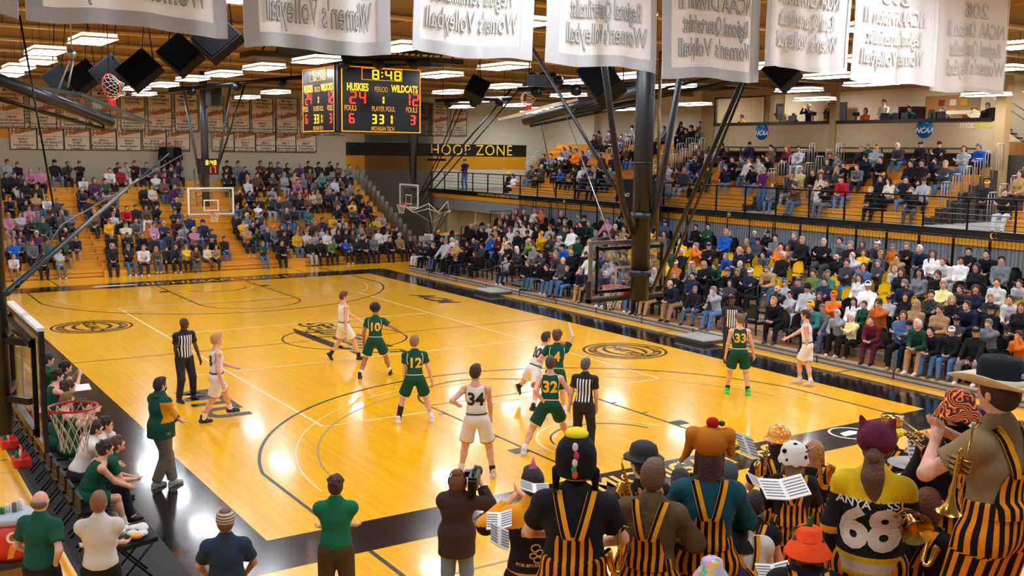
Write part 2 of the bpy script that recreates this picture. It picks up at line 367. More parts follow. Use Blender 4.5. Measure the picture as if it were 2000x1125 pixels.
b = MB(); b.bb(-14, 36, 6.0, 7.2, 9.1, 9.6); b.bb(-14, 33, 24.9, 25.9, 9.15, 9.6); b.bb(4.4, 5.3, -10, 40, 9.12, 9.5); b.bb(14.6,15.4,-10,40,9.15,9.5); struct('trim_%d' % n_, b, beamd); n_ += 1
b = MB()
for i in range(9):
    y0 = -4+i*5; b.bar((-3,y0,8.9),(3.2,y0+4.6,8.9),.09,.05); b.bar((9,y0,8.9),(15,y0+4.6,8.9),.09,.05)
struct('trim_%d' % n_, b, beamc); n_ += 1
# ---------------------------------------------------------------- lights
def light_fixture():
    r = thing('high_bay_light', 'bright white LED high bay light with finned top hung under the roof', 'ceiling light', (0,0,0), 0, 'LED lights hung under the roof')
    b = MB(); b.box((0,0,.02),(.74,1.62,.04)); 
    b.obj('housing', white, r)
    b = MB()
    for i in range(16): b.box((0,-.76+i*.1,.075),(.7,.035,.07))
    b.obj('fins', mat('led_fins', 'f4f4f2', .5, emit=1.2), r)
    b = MB(); b.quad((-.36,-.8,-.004),(-.36,.8,-.004),(.36,.8,-.004),(.36,-.8,-.004))
    b.obj('diffuser', mat('led_panel', 'ecf3ff', .5, emit=24), r)
    b = MB(); b.tube([(0,-.7,.04),(0,-.7,1.87)],.006,5); b.tube([(0,.7,.04),(0,.7,1.87)],.006,5); b.obj('cable', blackm, r)
    return r
LP = [(180,81),(88,103),(74,122),(36,134),(17,147),(267,175),(376,156),(436,147),(320,168),(515,134),(617,120),(538,182),(483,194),(780,95),(860,149),(983,133),(878,182),(980,171),(1140,162),(1110,188),(1225,151),(1315,171),(925,199),(900,212),(1010,209),(1190,35),(1625,151),(1560,178),(1700,166)]
lf = light_fixture(); first = True
spots = []
for p in LP:
    q = on(p[0], p[1], 2, 7.8); spots.append((q.x, q.y))
    if p in ((617,120),(1190,35)): pass
for x in (-10, -5.6, 0.2, 5.4, 10.4, 15.2, 20, 24.5, 29): # those past the frame's top edge light the near half of the hall
    for y in ((5.5, 2, -2, -7, -12) if x > 4 else (5.2, 1.5, -2.5, -7, -12) if x > -2 else (24, 16, 8, 2, -4, -10)):
        if not any(abs(x-a)+abs(y-c) < 2.6 for a, c in spots): spots.append((x, y))
for x, y in ((2,34.5),(7,34.5),(12,34),(17.5,35.2),(27.5,33),(30,29),(28.5,22),(28.5,15),(30,8.5),(30,37.5)):
    if not any(abs(x-a)+abs(y-c) < 2.6 for a, c in spots): spots.append((x, y))
rows_ = {}
for x, y in spots: rows_.setdefault(min((0,5.4,10.4,15.2,20,24.5,29,-5.6,-10), key=lambda q: abs(q-x)), []).append((y, x))
RN = {-10:'outermost left',-5.6:'far left',0:'left sideline',5.4:'left centre',10.4:'right centre',15.2:'right sideline',20:'courtside stand',24.5:'deck edge',29:'upper deck'}
for rk, ll in rows_.items():
  for kk, (y, x) in enumerate(sorted(ll)):
    o = lf if first else copy_tree(lf); first = False; o.location = (x, y, 7.8 if y < 30 else 7.85); o['label'] = 'bright white LED bay light, %s from the near end, %s row' % (ordw(kk+1), RN[rk])
# ---------------------------------------------------------------- lower stand (courtside, right)
OR_ = wood('bleacher_board_x', 'eda22c', 'd98f1e', 'x', rough=.3, coat=.2, plank=.13, length=3.2)
ORY = wood('bleacher_board_y', 'e99d2a', 'd48a1c', 'y', rough=.3, coat=.2, plank=.13, length=3.2)
ORV = wood('bleacher_face_x', 'efa52e', 'dd9424', 'xz', rough=.3, coat=.2, plank=.5, length=3.6)
ORW = wood('bleacher_face_y', 'ea9e2a', 'd68c1e', 'yz', rough=.3, coat=.2, plank=.5, length=3.6)
alu = mat('aluminium_edge', 'd2cfc8', .35, .5); deckb = wood('plywood_deck', 'b9783c', 'a06a34', 'y', rough=.4, coat=.1, plank=.6, length=2.4)
DX = lambda i: 17.25+.87*i
DZ = lambda i: .22+.185*i
t = thing('portable_stand', 'stepped courtside platform with grey front and aluminium edge carrying rows of chairs', 'stand', (21,12,0))
a, c, d, e = MB(), MB(), MB(), MB()
for i in range(8):
    y0, y1 = -3, (28.62 if i < 2 else 31.0); x1 = DX(i+1) if i < 7 else 25.05
    a.bb(DX(i), x1, y0, y1, DZ(i)-.03, DZ(i)); c.bb(DX(i)-.03, DX(i)+.06, y0, y1, DZ(i)-.035, DZ(i)+.01)
    d.bb(DX(i), DX(i)+.02, y0, y1, DZ(i)-.19 if i else 0, DZ(i)-.035)
d.bb(17.22, 17.26, -3, 28.62, .0, .14); e.bb(17.2, 17.215, -3, 28.6, .135, .15); e.bb(17.2, 17.212, -3, 28.6, .03, .045)
for k in range(13): e.bb(17.205, 17.214, -2.6+k*2.44, -2.57+k*2.44, 0, .2)
d.bb(17.3, 25, 28.6, 28.64, 0, .2); d.bb(19, 25, 30.98, 31, 0, 1.4)
W(t, 'deck', a, deckb); W(t, 'edge_strip', c, alu); W(t, 'front_panel', d, mat('stand_panel', 'aeaca6', .5)); W(t, 'trim_line', e, black)
for y in (8.7, 20.5):
    s = thing('step_box', 'low grey aluminium step at the foot of the ' + ('nearer' if y < 10 else 'farther') + ' aisle of the courtside stand', 'step', (16.75, y, 0))
    b = MB(); b.bb(16.2, 17.19, y-.62, y+.62, .11, .15); W(s, 'tread', b, alu)
    b = MB(); b.bb(16.23, 17.19, y-.6, y+.6, .01, .11); W(s, 'body', b, mat('step_dark', '4b4a46', .5))
    b = MB()
    for i in range(1, 8): b.bb(DX(i)-.42, DX(i)-.01, y-.5, y+.5, DZ(i)-.11, DZ(i)-.08)
    tag(b.obj('aisle_step', mat('step_grey', '83817c', .45, .4)), 'flight of grey half steps up the ' + ('nearer' if y < 10 else 'farther') + ' aisle', 'steps')
    for q, (xa, za) in enumerate(((17.5, DZ(0)), (19.6, DZ(2)))):
        h = thing('aisle_handrail', 'black bent tube handrail on the %s part of the %s aisle' % (('lower','upper')[q], 'nearer' if y < 10 else 'farther'), 'handrail', (xa, y+.5, za))
        b = MB(); b.tube([(xa,y+.55,za),(xa,y+.55,za+.85)],.03,8); b.bb(xa-.07,xa+.07,y+.48,y+.62,za,za+.12); W(h,'post',b,black)
        b = MB(); b.tube([(xa-.5,y+.55,za+.45),(xa-.62,y+.55,za+.55),(xa-.55,y+.55,za+.72),(xa,y+.55,za+.85),(xa+.75,y+.55,za+1.02),(xa+.85,y+.55,za+.95),(xa+.8,y+.55,za+.7),(xa,y+.55,za+.5),(xa-.5,y+.55,za+.45)],.02,8); W(h,'rail',b,black)
# back barriers
def barrier(w_, h_, name='crowd_barrier'):
    r = thing(name, 'black round-cornered steel barrier with upright bars behind the top row of chairs', 'barrier', (0,0,0), 0, 'barriers behind the courtside stand')
    b = MB(); c_ = .1
    b.tube([(0,-w_/2,0),(0,-w_/2,h_-c_),(0,-w_/2+.03,h_-.03),(0,-w_/2+c_,h_),(0,w_/2-c_,h_),(0,w_/2-.03,h_-.03),(0,w_/2,h_-c_),(0,w_/2,0)],.024,8); b.obj('frame', black, r)
    b = MB(); k = int(w_/.13)
    for i in range(1, k): y = -w_/2+i*w_/k; b.tube([(0,y,.1),(0,y,h_)],.008,5)
    b.tube([(0,-w_/2,.1),(0,w_/2,.1)],.012,6); b.obj('bars', black, r)
    return r
br0 = barrier(1.2, 1.62); first = True; bn_ = 0
for y in [30.2,28.75,27.4,26.2,24.95,23.7,22.5,21.3,20.0,18.8,17.65,16.5,15.3,14.1,12.8,11.55,10.3,9.05,7.8,6.55,5.3,4.05,2.8,1.5]:
    o = br0 if first else copy_tree(br0); first = False; o.location = (24.8, y, 1.5); bn_ += 1; o['label'] = 'black steel crowd barrier behind the courtside stand, %s from the far end' % ordw(bn_)
br1 = None
for k, (x, y, z_, rz, w_) in enumerate(((19.0,29.2,.1,pi/2,1.6),(20.6,29.6,.3,pi/2,1.5),(22.2,30.9,.6,pi/2,1.7),(23.9,31.2,1.3,pi/2,1.3))):
    o = copy_tree(br0); o.location = (x, y, z_); o.rotation_euler = (0,0,rz); o.scale = (1, w_/1.2, .75)
    o['label'] = 'black steel barrier at the far end of the courtside stand, ' + ('first','second','third','fourth')[k] + ' from the floor'; del o['group']
# ---------------------------------------------------------------- upper deck
corr = mat('corrugated_grey', '9aa3ab', .45, .3)
b = MB(); y = -4.0
while y < 31: b.quad((25.06,y,1.3),(25.06,y+.08,1.3),(25.06,y+.08,2.9),(25.06,y,2.9)); b.quad((25.06,y+.08,1.3),(25.1,y+.11,1.3),(25.1,y+.11,2.9),(25.06,y+.08,2.9)); b.quad((25.1,y+.11,1.3),(25.1,y+.19,1.3),(25.1,y+.19,2.9),(25.1,y+.11,2.9)); b.quad((25.1,y+.19,1.3),(25.06,y+.22,1.3),(25.06,y+.22,2.9),(25.1,y+.19,2.9)); y += .22
struct('wall_under_deck', b, corr)
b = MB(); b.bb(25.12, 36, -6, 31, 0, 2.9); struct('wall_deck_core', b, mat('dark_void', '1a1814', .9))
b = MB(); b.bb(25.0, 36, -6, 41, 3.12, 3.3); struct('floor_upper_deck', b, mat('deck_concrete', '9b958a', .7))
b = MB(); b.bb(24.96, 25.0, -6, 41, 3.07, 3.32); b.bb(24.9,25.05,-6,41,3.3,3.33); struct('trim_40', b, black)
b = MB(); b.bb(24.98, 25.02, -6, 41, 2.84, 3.07); struct('trim_41', b, gold)
b = MB(); b.bb(25.0, 25.3, 31, 41, 2.2, 2.84); b.bb(25.3, 36, 31, 41, 2.84, 3.1); struct('trim_42', b, mat('beam_grey', '8f9499', .6))
b = MB()
for y0, y1 in ((40.1,41),(37.2,39.1),(34.2,36.0),(31,33.0)): b.bb(26.2, 26.4, y0, y1, 0, 2.84)
b.bb(25.3,27.2,36.0,36.2,0,2.84); b.bb(25.3,27.2,39.1,39.3,0,2.84); struct('wall_under_deck_far', b, blockc)
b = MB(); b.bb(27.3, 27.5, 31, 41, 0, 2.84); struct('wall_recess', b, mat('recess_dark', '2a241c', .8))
def fascia_text(s, pxy, size, m_, lab):
    p = on(pxy[0], pxy[1], 0, 24.95); r = thing('fascia_lettering', lab, 'lettering', p)
    k = MB(); put_text(k, s, (24.945, p.y, 3.195), (0,-1,0), (0,0,1), size=size, bold=.02); W(r, 'letters', k, m_)
yt = mat('gold_letters', 'ffc51a', .5)
fascia_text('A', (1102,396), .34, yt, 'gold letter A on the black edge of the upper deck')
fascia_text('B', (1424,420), .34, yt, 'gold letter B on the black edge of the upper deck')
fascia_text('C', (1940,461), .34, yt, 'gold letter C on the black edge of the upper deck')
fascia_text('MI ARMY NATIONAL GUARD', (957,383.5), .19, yt, 'small gold sponsor words on the black edge of the upper deck, left of letter A')
fascia_text('- 100% PAID TUITION', (994,386), .19, white, 'small white words 100% PAID TUITION on the upper deck edge')
r = thing('deck_railing', 'long black railing with thin cables along the front of the upper deck', 'railing', (25.12, 20, 3.3))
b, c = MB(), MB(); y = 41.0
b.tube([(25.12,41,4.32),(25.12,-5,4.32)],.028,8); W(r,'top_rail',b,blackm)
for i in range(29):
    b = MB(); y = 40.9-i*1.6; b.bb(25.1,25.15,y-.025,y+.025,3.3,4.32); W(r,'post',b,blackm)
for z_ in (3.45,3.62,3.80,3.97,4.14): c.tube([(25.12,41,z_),(25.12,-5,z_)],.008 if z_ != 3.8 else .018,5)
W(r, 'cables', c, mat('cable_steel', '6a6a6a', .35, .8))
UX = lambda i: 25.95+.6*i
UZ = lambda i: 3.65+.265*i
def step_block(lab, ax, rows, X0, dx, z0, dz, lo, hi, base, left=None):
    """one bench section: boards over dark risers"""
    r = thing('bleacher_section', lab, 'bleachers', (UX(0),(lo+hi)/2,base) if ax == 'x' else ((lo+hi)/2, X0, base))
    a, c, d = MB(), MB(), MB()
    for i in range(rows):
        x0 = X0+dx*i; z1 = z0+dz*i; h_ = hi+(left(i) if left else 0)
        def bb(m, p0, p1, za, zb_):
            m.bb(p0, p1, lo, h_, za, zb_) if ax == 'x' else m.bb(lo, h_, p0, p1, za, zb_)
        bb(a, x0, x0+.27, z1-.035, z1); bb(a, x0+.27, x0+dx, z1-.1, z1-.075)
        zl = base if i == 0 else z1-dz-.075
        h2 = (z1-.035-zl)/2; 
        if i == 0: bb(c, x0+.02, x0+.05, zl+.02, zl+h2-.012); bb(c, x0+.02, x0+.05, zl+h2+.012, z1-.035)
        else: bb(c, x0+.02, x0+.05, zl+.01, z1-.045)
        bb(d, x0+.06, x0+dx, base, z1-.1)
    W(r, 'seat_board', a, ORY if ax == 'x' else OR_); W(r, 'riser_board', c, ORW if ax == 'x' else ORV); W(r, 'frame', d, mat('bleacher_frame', '3a2d1e', .7))
    return r
step_block('orange wooden bench section at the right end of the upper deck, above letter C', 'x', 3, 25.95, .6, 3.65, .265, -3, 5.1, 3.3)
step_block('orange wooden bench section between letters B and C on the upper deck', 'x', 7, 25.95, .6, 3.65, .265, 7.9, 14.5, 3.3)
step_block('orange wooden bench section above letter B on the upper deck', 'x', 7, 25.95, .6, 3.65, .265, 16.3, 23.1, 3.3)
step_block('tall orange wooden bench section above letter A, at the far end of the upper deck', 'x', 10, 25.95, .6, 3.65, .265, 24.5, 33.4, 3.3, left=lambda i: min(3.4, .45*i))
step_block('orange upper benches left of the press box, rising to the back wall', 'x', 4, 29.5, .6, 5.25, .265, 16.5, 24.4, 4.9) if 0 else None
# aisle grab rails of the upper deck
def hoop_rail():
    r = thing('grab_rail', 'silver hooped tube rail beside the upper deck aisle steps', 'handrail', (0,0,0), 0, 'silver aisle rails on the upper deck')
    b = MB(); b.tube([(-.25,0,0),(-.25,0,.86),(-.19,0,.94),(.19,0,.94),(.25,0,.86),(.25,0,0)],.02,8); b.obj('hoop', silver, r)
    b = MB()
    for x in (-.09,.08): b.tube([(x,0,0),(x,0,.94)],.014,6)
    b.obj('bars', silver, r); return r
hr = hoop_rail(); first = True
for y, r0, r1 in ((7.7,1,7),(5.6,0,4),(14.7,1,7),(16.1,1,7),(23.4,1,8),(24.3,2,10),(33.0,2,6),(29.0,4,10)):
    for i in range(r0, r1):
        o = hr if first else copy_tree(hr); first = False; o.location = (UX(i)+.3, y+(.45*i if y == 33.0 else 0), UZ(i)-.1); o['label'] = 'silver hooped grab rail, %s row, %s upper deck aisle from the near end' % (ordw(i+1), ordw(sorted([7.7,5.6,14.7,16.1,23.4,24.3,33.0,29.0]).index(y)+1))
# bleacher end frames seen in the two open bays
for y, lab in ((7.75,'left'),(5.2,'right')):
    r = thing('bleacher_undercarriage', 'dark steel undercarriage with wheels on the %s side of the open bay above letter C' % lab, 'frame', (27,y,3.3))
    b = MB()
    for i in range(4): b.bb(26.2+.6*i, 26.26+.6*i, y-.03, y+.03, 3.3, 3.6+.26*i)
    b.bar((26.2,y,3.4),(28.6,y,4.4),.06); W(r,'struts',b,mat('undercarriage', '35322d', .5,.4))
    b = MB(); b.tube([(26.3,y-.04,3.36),(26.3,y+.04,3.36)],.06,12); b.tube([(27.2,y-.04,3.36),(27.2,y+.04,3.36)],.06,12); W(r,'wheels',b,black)
# ---------------------------------------------------------------- press box
tanw = mat('press_box_tan', 'b99f78', .8, bump=.2, nscale=30, noise=.03)
b = MB(); b.bb(31.5, 31.7, 8.9, 24.3, 5.75, 6.95); struct('wall_press_front', b, tanw)
b = MB(); b.bb(31.42, 31.75, 9.1, 24.2, 6.95, 7.08); struct('trim_43', b, black)
b = MB(); b.bb(31.38,31.62,16.3,16.62,5.0,8.6); b.bb(31.3,31.7,8.5,8.9,3.3,9.6); b.bb(31.4,31.7,23.75,24.6,5.75,8.6); b.bb(31.42,31.7,20.1,20.4,6.95,8.3); b.bb(31.42,31.7,8.9,24.6,8.32,8.62); struct('trim_44', b, mat('column_tan', 'a8895a', .7))
b = MB(); b.bb(31.7, 35.3, 8.9, 24.4, 5.7, 6.2); struct('floor_press_box', b, deckb)
b = MB(); b.bb(35.3, 35.5, 8.5, 24.4, 5.7, 9.6); b.bb(31.6, 35.3, 24.35, 24.5, 5.0, 9.6); b.bb(32.5,35.25,20.2,20.3,5.75,8.6); struct('wall_press_back', b, mat('press_wall', 'e6dcc0', .8, bump=.15, nscale=30))
b = MB(); b.bb(31.7, 35.5, 8.5, 24.4, 8.62, 8.7); struct('ceiling_press_box', b, mat('press_ceiling', 'cdbf9c', .8))
b = MB(); b.bb(31.9, 33.5, -6, 24.3, 3.3, 5.7); struct('wall_behind_benches', b, mat('recess_shade', '3c3024', .9))  # dark gap below the press box, its shade put into the colour
b = MB(); b.bb(33.4, 33.6, -6, 8.4, 3.3, 9.6); struct('wall_right_bright', b, mat('bright_wall', 'f1ead6', .7))
def wframe(y0, y1, n):
    b = MB()
    for a in ((y0,y0+.06,7.08,8.3),(y1-.06,y1,7.08,8.3),(y0,y1,8.24,8.3)): b.bb(31.46,31.56,*a)
    struct('window_%d' % n, b, black)
wframe(20.45, 23.75, 1)
def al(name, loc, size, e, rot=(0,0,0), c=(1,.93,.82)):
    l = D.lights.new(name, 'AREA'); l.shape = 'RECTANGLE'; l.size, l.size_y = size; l.energy = e; l.color = c
    o = D.objects.new(name, l); COL.objects.link(o); o.location = loc; o.rotation_euler = rot; return o
for i, y in enumerate((10.5, 13.5, 18.5, 22)): 
    r = thing('ceiling_lamp', 'white strip lamp on the press box ceiling, %s from the left' % ('fourth','third','second','first')[i], 'ceiling lamp', (33, y, 8.55))
    b = MB(); b.bb(32.4,33.6,y-.15,y+.15,8.55,8.61); W(r,'housing',b,white); b = MB(); b.quad((32.45,y-.12,8.545),(32.45,y+.12,8.545),(33.55,y+.12,8.545),(33.55,y-.12,8.545)); W(r,'diffuser',b,mat('strip_lamp','fff8ee',.5,emit=60))
for i, y in enumerate((7, 3, -1)):
    r = thing('wall_strip_lamp', 'white strip lamp over the right end of the upper deck, %s' % ('leftmost','middle one','rightmost')[i], 'ceiling lamp', (31, y, 8.3))
    b = MB(); b.bb(30.5,31.7,y-.15,y+.15,8.3,8.36); W(r,'housing',b,white); b = MB(); b.quad((30.5,y-.12,8.295),(30.5,y+.12,8.295),(31.7,y+.12,8.295),(31.7,y-.12,8.295)); W(r,'diffuser',b,MATS['strip_lamp'])
def ncaa(pxy, lab):
    p = on(pxy[0], pxy[1], 0, 31.49); r = thing('round_sign', lab, 'sign', p)
    b = MB(); b.tube([(31.47,p.y,p.z),(31.499,p.y,p.z)], .38, 36); W(r,'disc',b,mat('sign_blue','0a63a8',.4))
    b = MB(); b.quad((31.466,p.y+.2,p.z+.27),(31.466,p.y-.05,p.z+.3),(31.466,p.y-.28,p.z+.12),(31.466,p.y-.1,p.z+.2)); W(r,'highlight',b,mat('sign_light_blue','3f92cf',.4))
    k = MB(); put_text(k, 'NCAA', (31.46,p.y,p.z-.08), (0,-1,0),(0,0,1), size=.29, bold=.02, shear=.3); W(r,'letters',k,white)
ncaa((1488,257), 'round blue NCAA sign on the left half of the press box front')
ncaa((1806,251), 'round blue NCAA sign on the right half of the press box front')
p = on(1908,243,0,31.49); r = thing('wall_lettering', 'mix 93.5 lettering at the right end of the press box front', 'lettering', p)
k = MB(); put_text(k, 'mix', (31.49,p.y+.42,p.z), (0,-1,0),(0,0,1), size=.4, bold=.03); W(r,'word',k,mat('pale_letters','d6c6a4',.6))
k = MB(); put_text(k, '93.5', (31.49,p.y-.28,p.z), (0,-1,0),(0,0,1), size=.42, bold=.03); W(r,'number',k,mat('lime_letters','b7b414',.6))
for k_, (y0, y1) in enumerate(((17.2,23.7),(9.3,15.8))):
    r = thing('top_row_railing', 'dark square-tube railing behind the top benches under the %s half of the press box' % ('left','right')[k_], 'railing', (31.1,(y0+y1)/2,5))
    b = MB(); b.bb(31.08,31.14,y0,y1,5.88,5.95)
    for y in np.arange(y0, y1+.1, (y1-y0)/3): b.bb(31.08,31.14,y-.03,y+.03,4.9,5.9)
    W(r,'frame',b,mat('dark_bronze','3b322a',.5))
# press box contents
def boxthing(name, label, cat, spec, mats_=None):
    r = thing(name, label, cat, spec[0][1])
    for (pn, c, d, m_) in spec:
        b = MB(); b.box(c, d); W(r, pn, b, m_)
    return r
dk = mat('dark_screen','15171b',.3); cork = mat('corkboard','b48a58',.9)
r = boxthing('pinboard','corkboard covered in photos and notes on the press box back wall','board',[('board',(35.28,13.4,7.55),(.04,2.6,1.3),cork)])
for i in range(14):
    b = MB(); y = 12.3+ (i%5)*.5+random.random()*.1; z_ = 7.1+(i//5)*.4; b.box((35.25,y,z_),(.01,.3,.26)); W(r,'note',b,mat(('paper_white','paper_red','paper_grey','paper_gold')[i%4],('e8e4d8','8a3a2c','8f949a','d9a63a')[i%4],.8))
boxthing('equipment_rack','black equipment rack at the back of the press box','rack',[('rack',(34.9,15.3,6.8),(.6,1.4,1.9),dk),('shelf',(34.5,15.3,7.4),(.3,1.3,.04),grey),('binder',(34.5,15.7,7.6),(.2,.3,.3),white)])
boxthing('server_cabinet','tall black cabinet in the left press box bay','cabinet',[('cabinet',(34.2,21.4,6.9),(.8,1.1,2.3),dk),('front',(33.78,21.4,7.2),(.02,.8,1.4),mat('cabinet_grey','2d333b',.4))])
boxthing('office_door','dark door standing open in the press box','door',[('leaf',(34.6,18.9,6.9),(.06,1.1,2.3),mat('door_dark','24262c',.5)),('handle',(34.55,18.5,6.8),(.05,.12,.03),steel)])
boxthing('wooden_locker','orange wooden panel seen through the press box doorway','panel',[('panel',(35.2,19.7,6.9),(.05,.9,2.2),mat('panel_orange','c9812c',.6)),('monitor',(35.1,19.8,7.5),(.05,.5,.35),dk)])
st = thing('staircase','white staircase with silver rails inside the right end of the press box','stairs',(34.6,10.6,5.75))
b = MB()
b.add([(34.1,11.6,7.55),(34.1,11.9,7.3),(34.1,9.4,5.75),(34.1,9.1,5.95),(34.2,11.6,7.55),(34.2,11.9,7.3),(34.2,9.4,5.75),(34.2,9.1,5.95)],[(0,1,2,3),(4,7,6,5),(0,3,7,4),(1,5,6,2)]); b.bb(34.1,35.3,11.6,12.9,7.35,7.5); W(st,'stringer',b,mat('stair_white','ded3b8',.6))
b = MB()
for i in range(10): b.bb(34.2,35.2,9.35+.24*i,9.6+.24*i,5.85+.17*i,5.9+.17*i)
W(st,'treads',b,mat('stair_dark','2c2c2e',.6))
for dy in (0,.9):
    b = MB(); b.tube([(34.1,9.0-dy*.2,6.8+dy*.3),(34.1,11.6-dy*.2,8.5+dy*.1)],.025,8); b.tube([(34.1,10.2,6.4),(34.1,10.2,7.6)],.02,8); W(st,'handrail',b,silver)
dsk = MB(); dsk.bb(31.75, 32.35, 9.2, 23.6, 6.72, 6.76); tag(dsk.obj('long_desk', dk), 'long black desk top behind the press box ledge', 'desk')
for i, (x_, y_) in enumerate(((1727,218),(1750,222),(1763,224),(1820,222),(1836,222),(1947,213),(1545,226))):
    p = on(x_, y_, 0, 31.9)
    r = thing('laptop' if i != 5 else 'monitor', 'dark %s on the press box ledge, %s' % ('laptop' if i != 5 else 'monitor', ('in front of the person in white shirt','left of the person in green','before the person in green','left of the grey-haired person','right of the green bottle','at the far right end','before the cameraman')[i]), 'computer', (31.95,p.y,6.9))
    b = MB(); b.box((31.95,p.y,7.08+.14),(.03,.42 if i != 5 else .7,.3 if i != 5 else .5)); W(r,'screen',b,dk); b = MB(); b.box((32.05,p.y,7.07),(.24,.38,.02)); W(r,'base',b,dk)
p = on(1817,219,0,31.9); b = MB(); b.lathe([(0,7.05),(.05,7.05),(.05,7.25),(.03,7.3),(.03,7.33),(0,7.33)],(31.9,p.y,0),12); tag(b.obj('water_bottle',mat('teal_plastic','1c8a5e',.4)),'teal green bottle on the press box ledge','bottle')
# ---------------------------------------------------------------- far bleachers
FY = lambda i: 32.7+.52*i
FZ = lambda i: .38+.267*i
r = step_block('large orange wooden bleachers behind the far basket', 'y', 14, 32.7, .52, .38, .267, -13.5, 19.6, 0)
b = MB()
for x0 in (4.6, 12.6, -3.5):
    for i in range(14): b.bb(x0, x0+1.1, FY(i)-.25, FY(i)+.02, (FZ(i-1) if i else 0), FZ(i)-.11)
W(r, 'aisle_step', b, ORV)
fr = MB()
fr.tube([(0,-.2,0),(0,-.2,1.0),(0,-.15,1.05),(0,.15,1.05),(0,.2,1.0),(0,.2,0)],.016,6)
for y in (-.1,0,.1): fr.tube([(0,y,0),(0,y,1.05)],.01,5)
me = fr.mesh('end_rail', mat('end_rail_grey','9a958a',.3,.8))
for i in range(14):
    o = link('end_rail', me); o.location = (19.75, FY(i)+.25, FZ(i)-.2); tag(o,'grey upright-bar end rail beside the far bleachers, %s step from the floor' % ordw(i+1),'railing','end rails of the far bleachers')
b = MB(); b.bb(19.7,19.75,32.7,40.2,0,.1); b.prism([(32.7,0),(40.3,0),(40.3,3.6)],19.62,19.68,'x'); tag(b.obj('bleacher_side_panel', mat('side_panel','4a3a28',.8)),'dark triangular side of the far bleachers','panel')
# storage and gear in the far right corner
for k, (x, y) in enumerate(((21.6,32.6),(22.2,33.6))):
    p = Vector((x,y,0)); r = thing('rolling_bin' , ('yellow rolling bin in the far corner beside the courtside stand','orange chair back on the cart in the far corner')[k],'bin',p)
    b = MB(); b.lathe([(.0,.35),(.38,.35),(.5,1.2),(.53,1.2),(.53,1.25),(.0,1.25)],(x,y,0),20); W(r,'tub',b,mat(('bin_yellow','bin_orange')[k],('e6c800','d98a10')[k],.5))
    b = MB(); b.box((x,y,.2),(.6,.6,.3)); W(r,'base',b,black)
r = thing('ball_machine','black basketball shooting machine with white net frame in the far corner','machine',(19.9,31.3,0))
b = MB(); b.box((19.9,31.3,.9),(.6,.6,.8)); b.lathe([(.3,1.3),(.28,1.5),(.15,1.62),(0,1.65)],(19.9,31.3,0),16); W(r,'body',b,black)
b = MB(); b.box((19.6,31.1,1.3),(.03,.5,.35),rz=.5); W(r,'panel',b,white)
top = [(18.4,31.9,3.0),(19.3,30.6,2.75),(20.2,30.3,3.1),(20.9,31.2,2.6),(20.2,32.2,2.9)]
b = MB()
for q in top: b.tube([(19.9+.2*(q[0]-19.9),31.3+.2*(q[1]-31.3),1.5),q],.02,6)
W(r,'poles',b,black)
b = MB()
for i in range(5):
    a_, c_ = Vector(top[i]), Vector(top[(i+1)%5]); b.tube([a_, (a_+c_)/2-Vector((0,0,.35)), c_],.02,5); b.tube([a_,(19.9,31.3,2.0)],.008,4)
W(r,'net',b,white)
# ---------------------------------------------------------------- baskets
glass = mat('backboard_glass', 'eef4f2', .03, trans=1, spec=.5); 
gm = glass.node_tree; gb = gm.nodes['Principled BSDF']; gb.inputs['IOR'].default_value = 1.05; gb.inputs['Alpha'].default_value = .28
red = mat('rim_red', 'e03a1e', .4); netm = mat('net_cord', 'e8e0d0', .8)
def rim(n=1, M=None):
    b = MB(); b.tube([(.2286*math.cos(2*pi*i/28), .38+.2286*math.sin(2*pi*i/28), 0) for i in range(28)],.011,8,closed=True)
    b.bb(-.08,.08,.0,.17,-.035,-.0); b.bb(-.09,.09,-.02,.0,-.15,.03); b.bar((-.06,.0,-.13),(-.05,.16,-.02),.02); b.bar((.06,.0,-.13),(.05,.16,-.02),.02); return b
def net():
    b = MB(); k = 12
    def P(i, l):
        rr = (.225,.19,.155,.13,.122)[l]; a = 2*pi*(i+.5*(l%2))/k; return (rr*math.cos(a), .38+rr*math.sin(a), -.015-.105*l)
    for l in range(4):
        for i in range(k):
            b.tube([P(i,l),P(i if l%2==0 else i+1,l+1)],.0045,4); b.tube([P(i,l),P(i-1 if l%2==0 else i,l+1)],.0045,4)
    return b
def basket(label, loc, rz, frame_m, edge_m, back=True, tilt=None):
    """board centred at x=0, glass in the plane y=0, rim on +y; z=0 is rim height"""
    r = thing('basketball_hoop', label, 'basketball hoop', loc, rz)
    b = MB(); b.bb(-.91,.91,-.012,0,-.15,.92); b.obj('glass_board', glass, r)
    b = MB(); P = lambda u,v: (u,.002,v)
    frame(b, P, -.305,.305,.0,.45,.05); b.obj('target_square', white, r)
    b = MB()
    for a in ((-.93,.93,-.17,-.10),(-.93,.93,.87,.94),(-.93,-.86,-.1,.87),(.86,.93,-.1,.87)): b.bb(a[0],a[1],-.03,.012,a[2],a[3])
    b.obj('board_frame', edge_m, r)
    b = MB(); 
    for z_ in (.0,.8): b.bb(-.8,.8,-.1,-.04,z_-.03,z_+.03)
    for x in (-.78,.78): b.bb(x-.02,x+.02,-.08,-.04,-.05,.85)
    b.obj('back_brace', frame_m, r)
    rim().obj('rim', red, r); net().obj('net', netm, r)
    return r
chrome = mat('bright_frame','8f867c',.3,.7)
pad = mat('edge_padding','0e0e10',.6)
